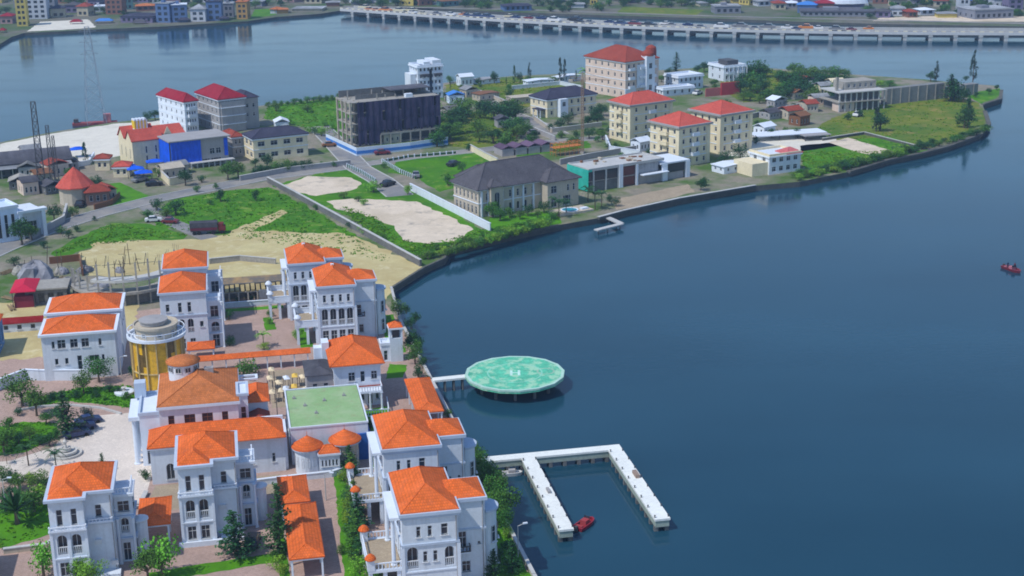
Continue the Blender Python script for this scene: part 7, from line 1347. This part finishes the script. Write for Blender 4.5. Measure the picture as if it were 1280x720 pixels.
# bush belt right of the netted block
for k in range(34): x, y = rd.uniform(545, 648), rd.uniform(138, 184); T(rd.choice(('bush', 'bush', 'broad')), x, y, y - rd.uniform(13, 25), rd.choice((LEAFD, LEAF, LEAFD, LEAF)), 'green tree in the belt of bushes right of the navy netted block', wide=1.45)
for k in range(10): x = rd.uniform(345, 422); y = rd.uniform(138, 175); T('bush', x, y, y - rd.uniform(8, 15), rd.choice((LEAF, LEAFL)), 'bush on the green field behind the beige navy roofed house', wide=1.2)
for k in range(12): x = 336 + k * 8; T('bush', x, 134 - k * .9, 125 - k * .9 + rd.uniform(-2, 2), LEAF, 'bush along the back shore left of the navy netted block', wide=1.3)
for x, y, t in ((563, 112, 102), (583, 100, 90), (618, 104, 88), (643, 104, 82), (650, 103, 90), (633, 106, 96), (700, 104, 72), (706, 103, 74), (662, 104, 78), (720, 102, 88), (598, 108, 96)): T(rd.choice(('broad', 'casuarina')), x, y, t, LEAFB if t < 80 else LEAFD, 'slim dark tree on the back shore left of the peach block', wide=.8)
for x, y, t, k_ in ((845, 93, 65, 'conifer'), (835, 95, 84, 'broad'), (880, 90, 76, 'broad'), (872, 92, 80, 'broad'), (945, 98, 71, 'bush'), (934, 98, 80, 'broad'), (732, 106, 78, 'palm')): T(k_, x, y, t, LEAFD if k_ != 'palm' else LEAFL, {'conifer': 'dark pyramid shaped tree against the water right of the peach block', 'palm': 'yellowish palm at the left foot of the peach block', 'bush': 'big round dark tree right of the white villa at the back'}.get(k_, 'small tree on the back shore round the small white houses'), wide=1.1)
for k in range(58): x, y = rd.uniform(925, 1056), rd.uniform(94, 128); T(rd.choice(('bush', 'broad', 'bush')), x, y, y - rd.uniform(12, 22), rd.choice((LEAFD, LEAF, LEAFD)), 'tree in the grove left of the half built concrete house', wide=1.5)
for x, y, t, k_, lf, w_, lb in [(1188, 126, 92, 'conifer', LEAFD, 1.5, 'broad dark conifer in front of the long wall'), (1209, 160, 122, 'casuarina', LEAFD, 1.3, 'dark columnar tree at the right end of the meadow'), (1095, 164, 134, 'casuarina', LEAFB, 1.6, 'blackish columnar tree at the left end of the meadow'), (1170, 102, 76, 'casuarina', LEAFB, 1.0, 'slim dark tree rising behind the long wall'), (1216, 102, 62, 'casuarina', LEAFB, .9, 'tall wispy tree leaning at the far tip behind the long wall'), (1163, 102, 88, 'broad', LEAFD, 1.0, 'small dark tree at the foot of the slim one behind the long wall'), (1207, 101, 93, 'bush', LEAFD, 1.2, 'low bush left of the tall wispy tree'), (1112, 124, 108, 'broad', LEAFD, .8, 'dark tree at the left end of the long wall'), (1112, 108, 98, 'bush', LEAF, 1.8, 'low green bush behind the half built concrete house'), (1100, 108, 99, 'bush', LEAFL, 1.8, 'low green bush behind the half built concrete house')]: T(k_, x, y, t, lf, lb, wide=w_)
for k in range(26): u = k / 25; x = 1140 - u * 140 + rd.uniform(-4, 4); y = 190 + u * 36 + rd.uniform(-3, 1); T('bush', x, y, y - rd.uniform(8, 15), rd.choice((LEAFD, LEAF, LEAFL)), 'bush along the grassy waterfront right of the pink roofed cream house', wide=1.5)
for k in range(22): x = 545 + k * 7.2; y = 316 - k * 2.0 + rd.uniform(-4, 0); T('bush', x, y, y - rd.uniform(6, 11), rd.choice((LEAFL, LEAF)), 'low waterside bush below the grey mansion', wide=1.7)
for x, y, t, k_ in ((744, 262, 230, 'palm'), (752, 258, 232, 'palm'), (699, 272, 240, 'palm'), (708, 268, 244, 'palm'), (735, 252, 226, 'palm')): T(k_, x, y, t, LEAFD, 'dark palm beside the pool terrace', wide=1.0)
for x, y, t in ((616, 272, 250), (625, 276, 258), (637, 272, 256), (660, 270, 255), (680, 266, 250), (608, 270, 262), (650, 274, 262), (672, 272, 262), (762, 252, 240), (770, 258, 246), (876, 238, 222), (880, 232, 218)): T(rd.choice(('broad', 'bush')), x, y, t, rd.choice((LEAFD, LEAF)), 'garden bush at the foot of the grey mansion and quay', wide=1.1)
for x, y, t in ((905, 205, 188), (915, 207, 190), (925, 200, 180), (935, 205, 190), (945, 180, 168), (938, 176, 166), (800, 205, 192), (770, 188, 176), (760, 186, 178), (812, 196, 184), (893, 212, 198), (850, 220, 208)): T(rd.choice(('broad', 'palm', 'bush')), x, y, t, LEAFD, 'garden tree at the foot of the coral roofed blocks', wide=1.1)
for x, y, t in ((700, 160, 144), (710, 156, 140), (688, 164, 152), (735, 158, 140), (745, 150, 132), (752, 145, 128), (668, 172, 160), (720, 172, 160)): T(rd.choice(('broad', 'bush')), x, y, t, LEAFD, 'garden tree in front of the long navy roofed house', wide=1.2)
# planting that fills the plots and gardens
def fill(n, x0, x1, y0, y1, h0, h1, kinds, lb, wide=1.2, avoid=()):
    k = t_ = 0
    while k < n and t_ < n * 20:
        x, y = rd.uniform(x0, x1), rd.uniform(y0, y1); t_ += 1; p = P(x, y)
        if any(math.hypot(o.location.x - p.x, o.location.y - p.y) < q for o, q in BIG): continue
        T(rd.choice(kinds), x, y, y - rd.uniform(h0, h1), rd.choice((LEAFD, LEAF)), lb, wide=wide); k += 1
BIG = [(o, 7.5) for o in bpy.data.objects if o.parent is None and o.get('category') in ('house', 'building', 'building site', 'crane')]
for a in [(16, 640, 760, 150, 184, 8, 16, ('bush', 'broad'), 'garden tree round the street behind the grey mansion'), (12, 560, 700, 100, 132, 6, 12, ('bush',), 'small bush on the back field right of the white block'), (16, 905, 1000, 128, 172, 7, 14, ('bush', 'broad'), 'tree among the shacks right of the coral roofed blocks'),
  (10, 110, 330, 200, 232, 7, 13, ('bush', 'broad'), 'small tree along the street at the upper left'), (9, 0, 110, 205, 300, 8, 15, ('broad', 'bush'), 'tree among the shacks at the left edge'), (10, 740, 830, 150, 200, 8, 14, ('bush', 'broad'), 'shrub round the left coral roofed block'), (8, 820, 900, 96, 125, 6, 11, ('bush', 'broad'), 'shrub near the small white houses at the back'), (7, 560, 640, 236, 262, 6, 12, ('bush',), 'shrub in the left yard of the grey mansion')]: fill(*a)
for x, y, h_, k_, lf in [(3, 600, 22, 'bush', LEAF), (14, 604, 20, 'bush', LEAFD), (24, 612, 22, 'broad', LEAF), (38, 604, 18, 'bush', LEAFL), (48, 612, 24, 'broad', LEAF), (30, 632, 24, 'bush', LEAF), (12, 625, 20, 'bush', LEAFD), (60, 612, 18, 'bush', LEAFD), (10, 558, 20, 'bush', LEAF), (24, 556, 18, 'bush', LEAFD), (38, 550, 18, 'broad', LEAF), (70, 548, 16, 'bush', LEAF), (12, 534, 16, 'bush', LEAF), (58, 530, 16, 'broad', LEAF), (72, 522, 18, 'bush', LEAFD), (48, 504, 12, 'bush', LEAF), (78, 500, 12, 'bush', LEAFD), (148, 492, 12, 'bush', LEAFD), (158, 498, 11, 'bush', LEAF), (130, 500, 9, 'bush', LEAFL), (22, 520, 12, 'bush', LEAFD)]: T(k_, x, y, y - h_, lf, 'shrub in the curved garden at the left of the compound', wide=1.2)
for x, y, h_ in ((520, 402, 16), (508, 392, 14), (514, 412, 18), (524, 436, 16), (529, 460, 18), (536, 478, 12), (575, 548, 14), (585, 566, 16), (588, 578, 20), (634, 690, 20), (648, 712, 16), (625, 704, 22)): T('bush', x, y, y - h_, LEAFD, 'dark shrub in the planting strip inside the sea wall', wide=1.0)
for x, y, h_ in ((430, 602, 16), (432, 622, 16), (438, 672, 20), (440, 700, 20), (428, 692, 14), (462, 722, 20), (350, 640, 14), (345, 668, 14), (344, 700, 16), (352, 718, 16)): T('bush', x, y, y - h_, LEAFL if y % 4 else LEAF, 'leafy bush beside the mauve lane and long carport', wide=1.1)
for k in range(56): u = k / 55; x = 1236 - u * 240 + rd.uniform(-4, 4); y = 160 + (u ** .8) * 62 + rd.uniform(-2, 3); T('bush', x, y, y + 1 - rd.uniform(7, 13), rd.choice((LEAFD, LEAF, LEAFD, LEAF)), 'wild shrub along the bank of the far peninsula', wide=1.8)
for x, y, h_ in ((1192, 126, 34), (1204, 128, 18), (1210, 150, 20), (1100, 164, 26), (1120, 122, 14), (1135, 120, 14), (1160, 118, 12), (1205, 160, 24), (1236, 118, 9), (1246, 113, 8), (1220, 122, 9), (1060, 150, 12), (1075, 146, 10), (1150, 186, 12), (1165, 182, 12), (1130, 192, 14)): T(rd.choice(('bush', 'broad')), x, y, y - h_, LEAFD, 'dark bushy tree on the tip of the peninsula', wide=1.0)
for k in range(30): u = k / 29; x = 535 + u * 150; T('bush', x, 330 - u * 44 + (3 if u > .15 else 0) - 6, 322 - u * 44 - rd.uniform(4, 9) - 2, rd.choice((LEAF, LEAFL)), 'wild shrub on the bank between the sand lot and the grey mansion', wide=1.5)
# far shore trees
for x0, x1, y0, y1, n, lb in ((430, 500, 3, 8, 9, 'green tree on the far shore above the left end of the bridge'), (585, 635, 4, 11, 9, 'green tree left of the dark canopy behind the bridge'), (662, 716, 6, 15, 12, 'green tree right of the dark canopy behind the bridge'), (742, 770, 6, 15, 5, 'dark tree on the far shore beside the grassy slope'), (775, 900, 2, 10, 22, 'green tree on the grassy slope of the far shore'), (1075, 1095, 8, 24, 5, 'dark tree on the far shore left of the crowded houses'), (440, 900, 3, 9, 40, 'green tree in the wooded strip above the bridge'), (1095, 1280, 2, 22, 44, 'small tree between the houses on the far shore at right'), (0, 20, 12, 30, 5, 'dark tree in the far left corner'), (60, 320, -6, 20, 38, 'small tree between the houses on the far shore at left'), (320, 425, 0, 8, 10, 'small tree on the far shore before the bridge'), (905, 1070, -2, 8, 12, 'small tree behind the market roofs on the far shore')):
    for _ in range(n): x, y = rd.uniform(x0, x1), rd.uniform(y0, y1); T(rd.choice(('broad', 'bush', 'bush')), x, y, y - rd.uniform(6, 12), rd.choice((LEAFD, LEAF)), lb, wide=1.5)
# past 300 of a kind: the smallest ones in the photo become one mass of far foliage
bl = [o for o in AUTO if o.name.split('.')[0] == 'broadleaf_tree']; bl.sort(key=lambda o: -o.scale[2] / math.hypot(o.location.x, o.location.y))
if len(bl) > 290:
    bpy.context.view_layer.update(); mb = MB(); drop = bl[290:]
    for o in drop:
        AUTO.remove(o); M = Matrix.LocRotScale(o.location, o.rotation_euler, o.scale)
        for c in [q for q in o.children]:
            me = c.data; off = len(mb.v); mb.v += [tuple(M @ v.co) for v in me.vertices]; mb.f += [tuple(i + off for i in p.vertices) for p in me.polygons]; mb.m += [1 if c.name.startswith('trunk') else 0] * len(me.polygons); bpy.data.objects.remove(c)
        bpy.data.objects.remove(o)
    t = mb.build('distant_foliage', [LEAFD, BARK]); stuff(t)
# ================================================================== UNIQUE LABELS FOR LOOK-ALIKES (by their order in the photo)
ORD = ['', 'first', 'second', 'third', 'fourth', 'fifth', 'sixth', 'seventh', 'eighth', 'ninth', 'tenth', '11th', '12th', '13th', '14th', '15th', '16th', '17th', '18th', '19th', '20th', '21st', '22nd', '23rd', '24th', '25th', '26th', '27th', '28th', '29th', '30th']
while len(ORD) < 60: ORD.append(f'{len(ORD)}th')
bpy.context.view_layer.update(); by = {}
for o in AUTO: by.setdefault(o['label'], []).append(o)
for lb, os_ in by.items():
    if len(os_) == 1: continue
    os_.sort(key=lambda o: Q(o.location)[0])
    for i, o in enumerate(os_): o['label'] = f'{lb}, ' + ('leftmost' if i == 0 else 'rightmost' if i == len(os_) - 1 else f'{ORD[i + 1]} from left')
# ================================================================== HAZE
hz = MB(); hz.box(-1500, -120, -3, 1500, 2600, 95); h = bpy.data.materials.new('haze'); h.use_nodes = True; n = h.node_tree; n.nodes.remove(n.nodes['Principled BSDF'])
v = n.nodes.new('ShaderNodeVolumePrincipled'); v.inputs['Density'].default_value = HAZE; v.inputs['Color'].default_value = (.48, .68, 1, 1); v.inputs['Anisotropy'].default_value = .1
n.links.new(v.outputs[0], n.nodes['Material Output'].inputs['Volume'])
if HAZE > 0: stuff(hz.build('haze', h))
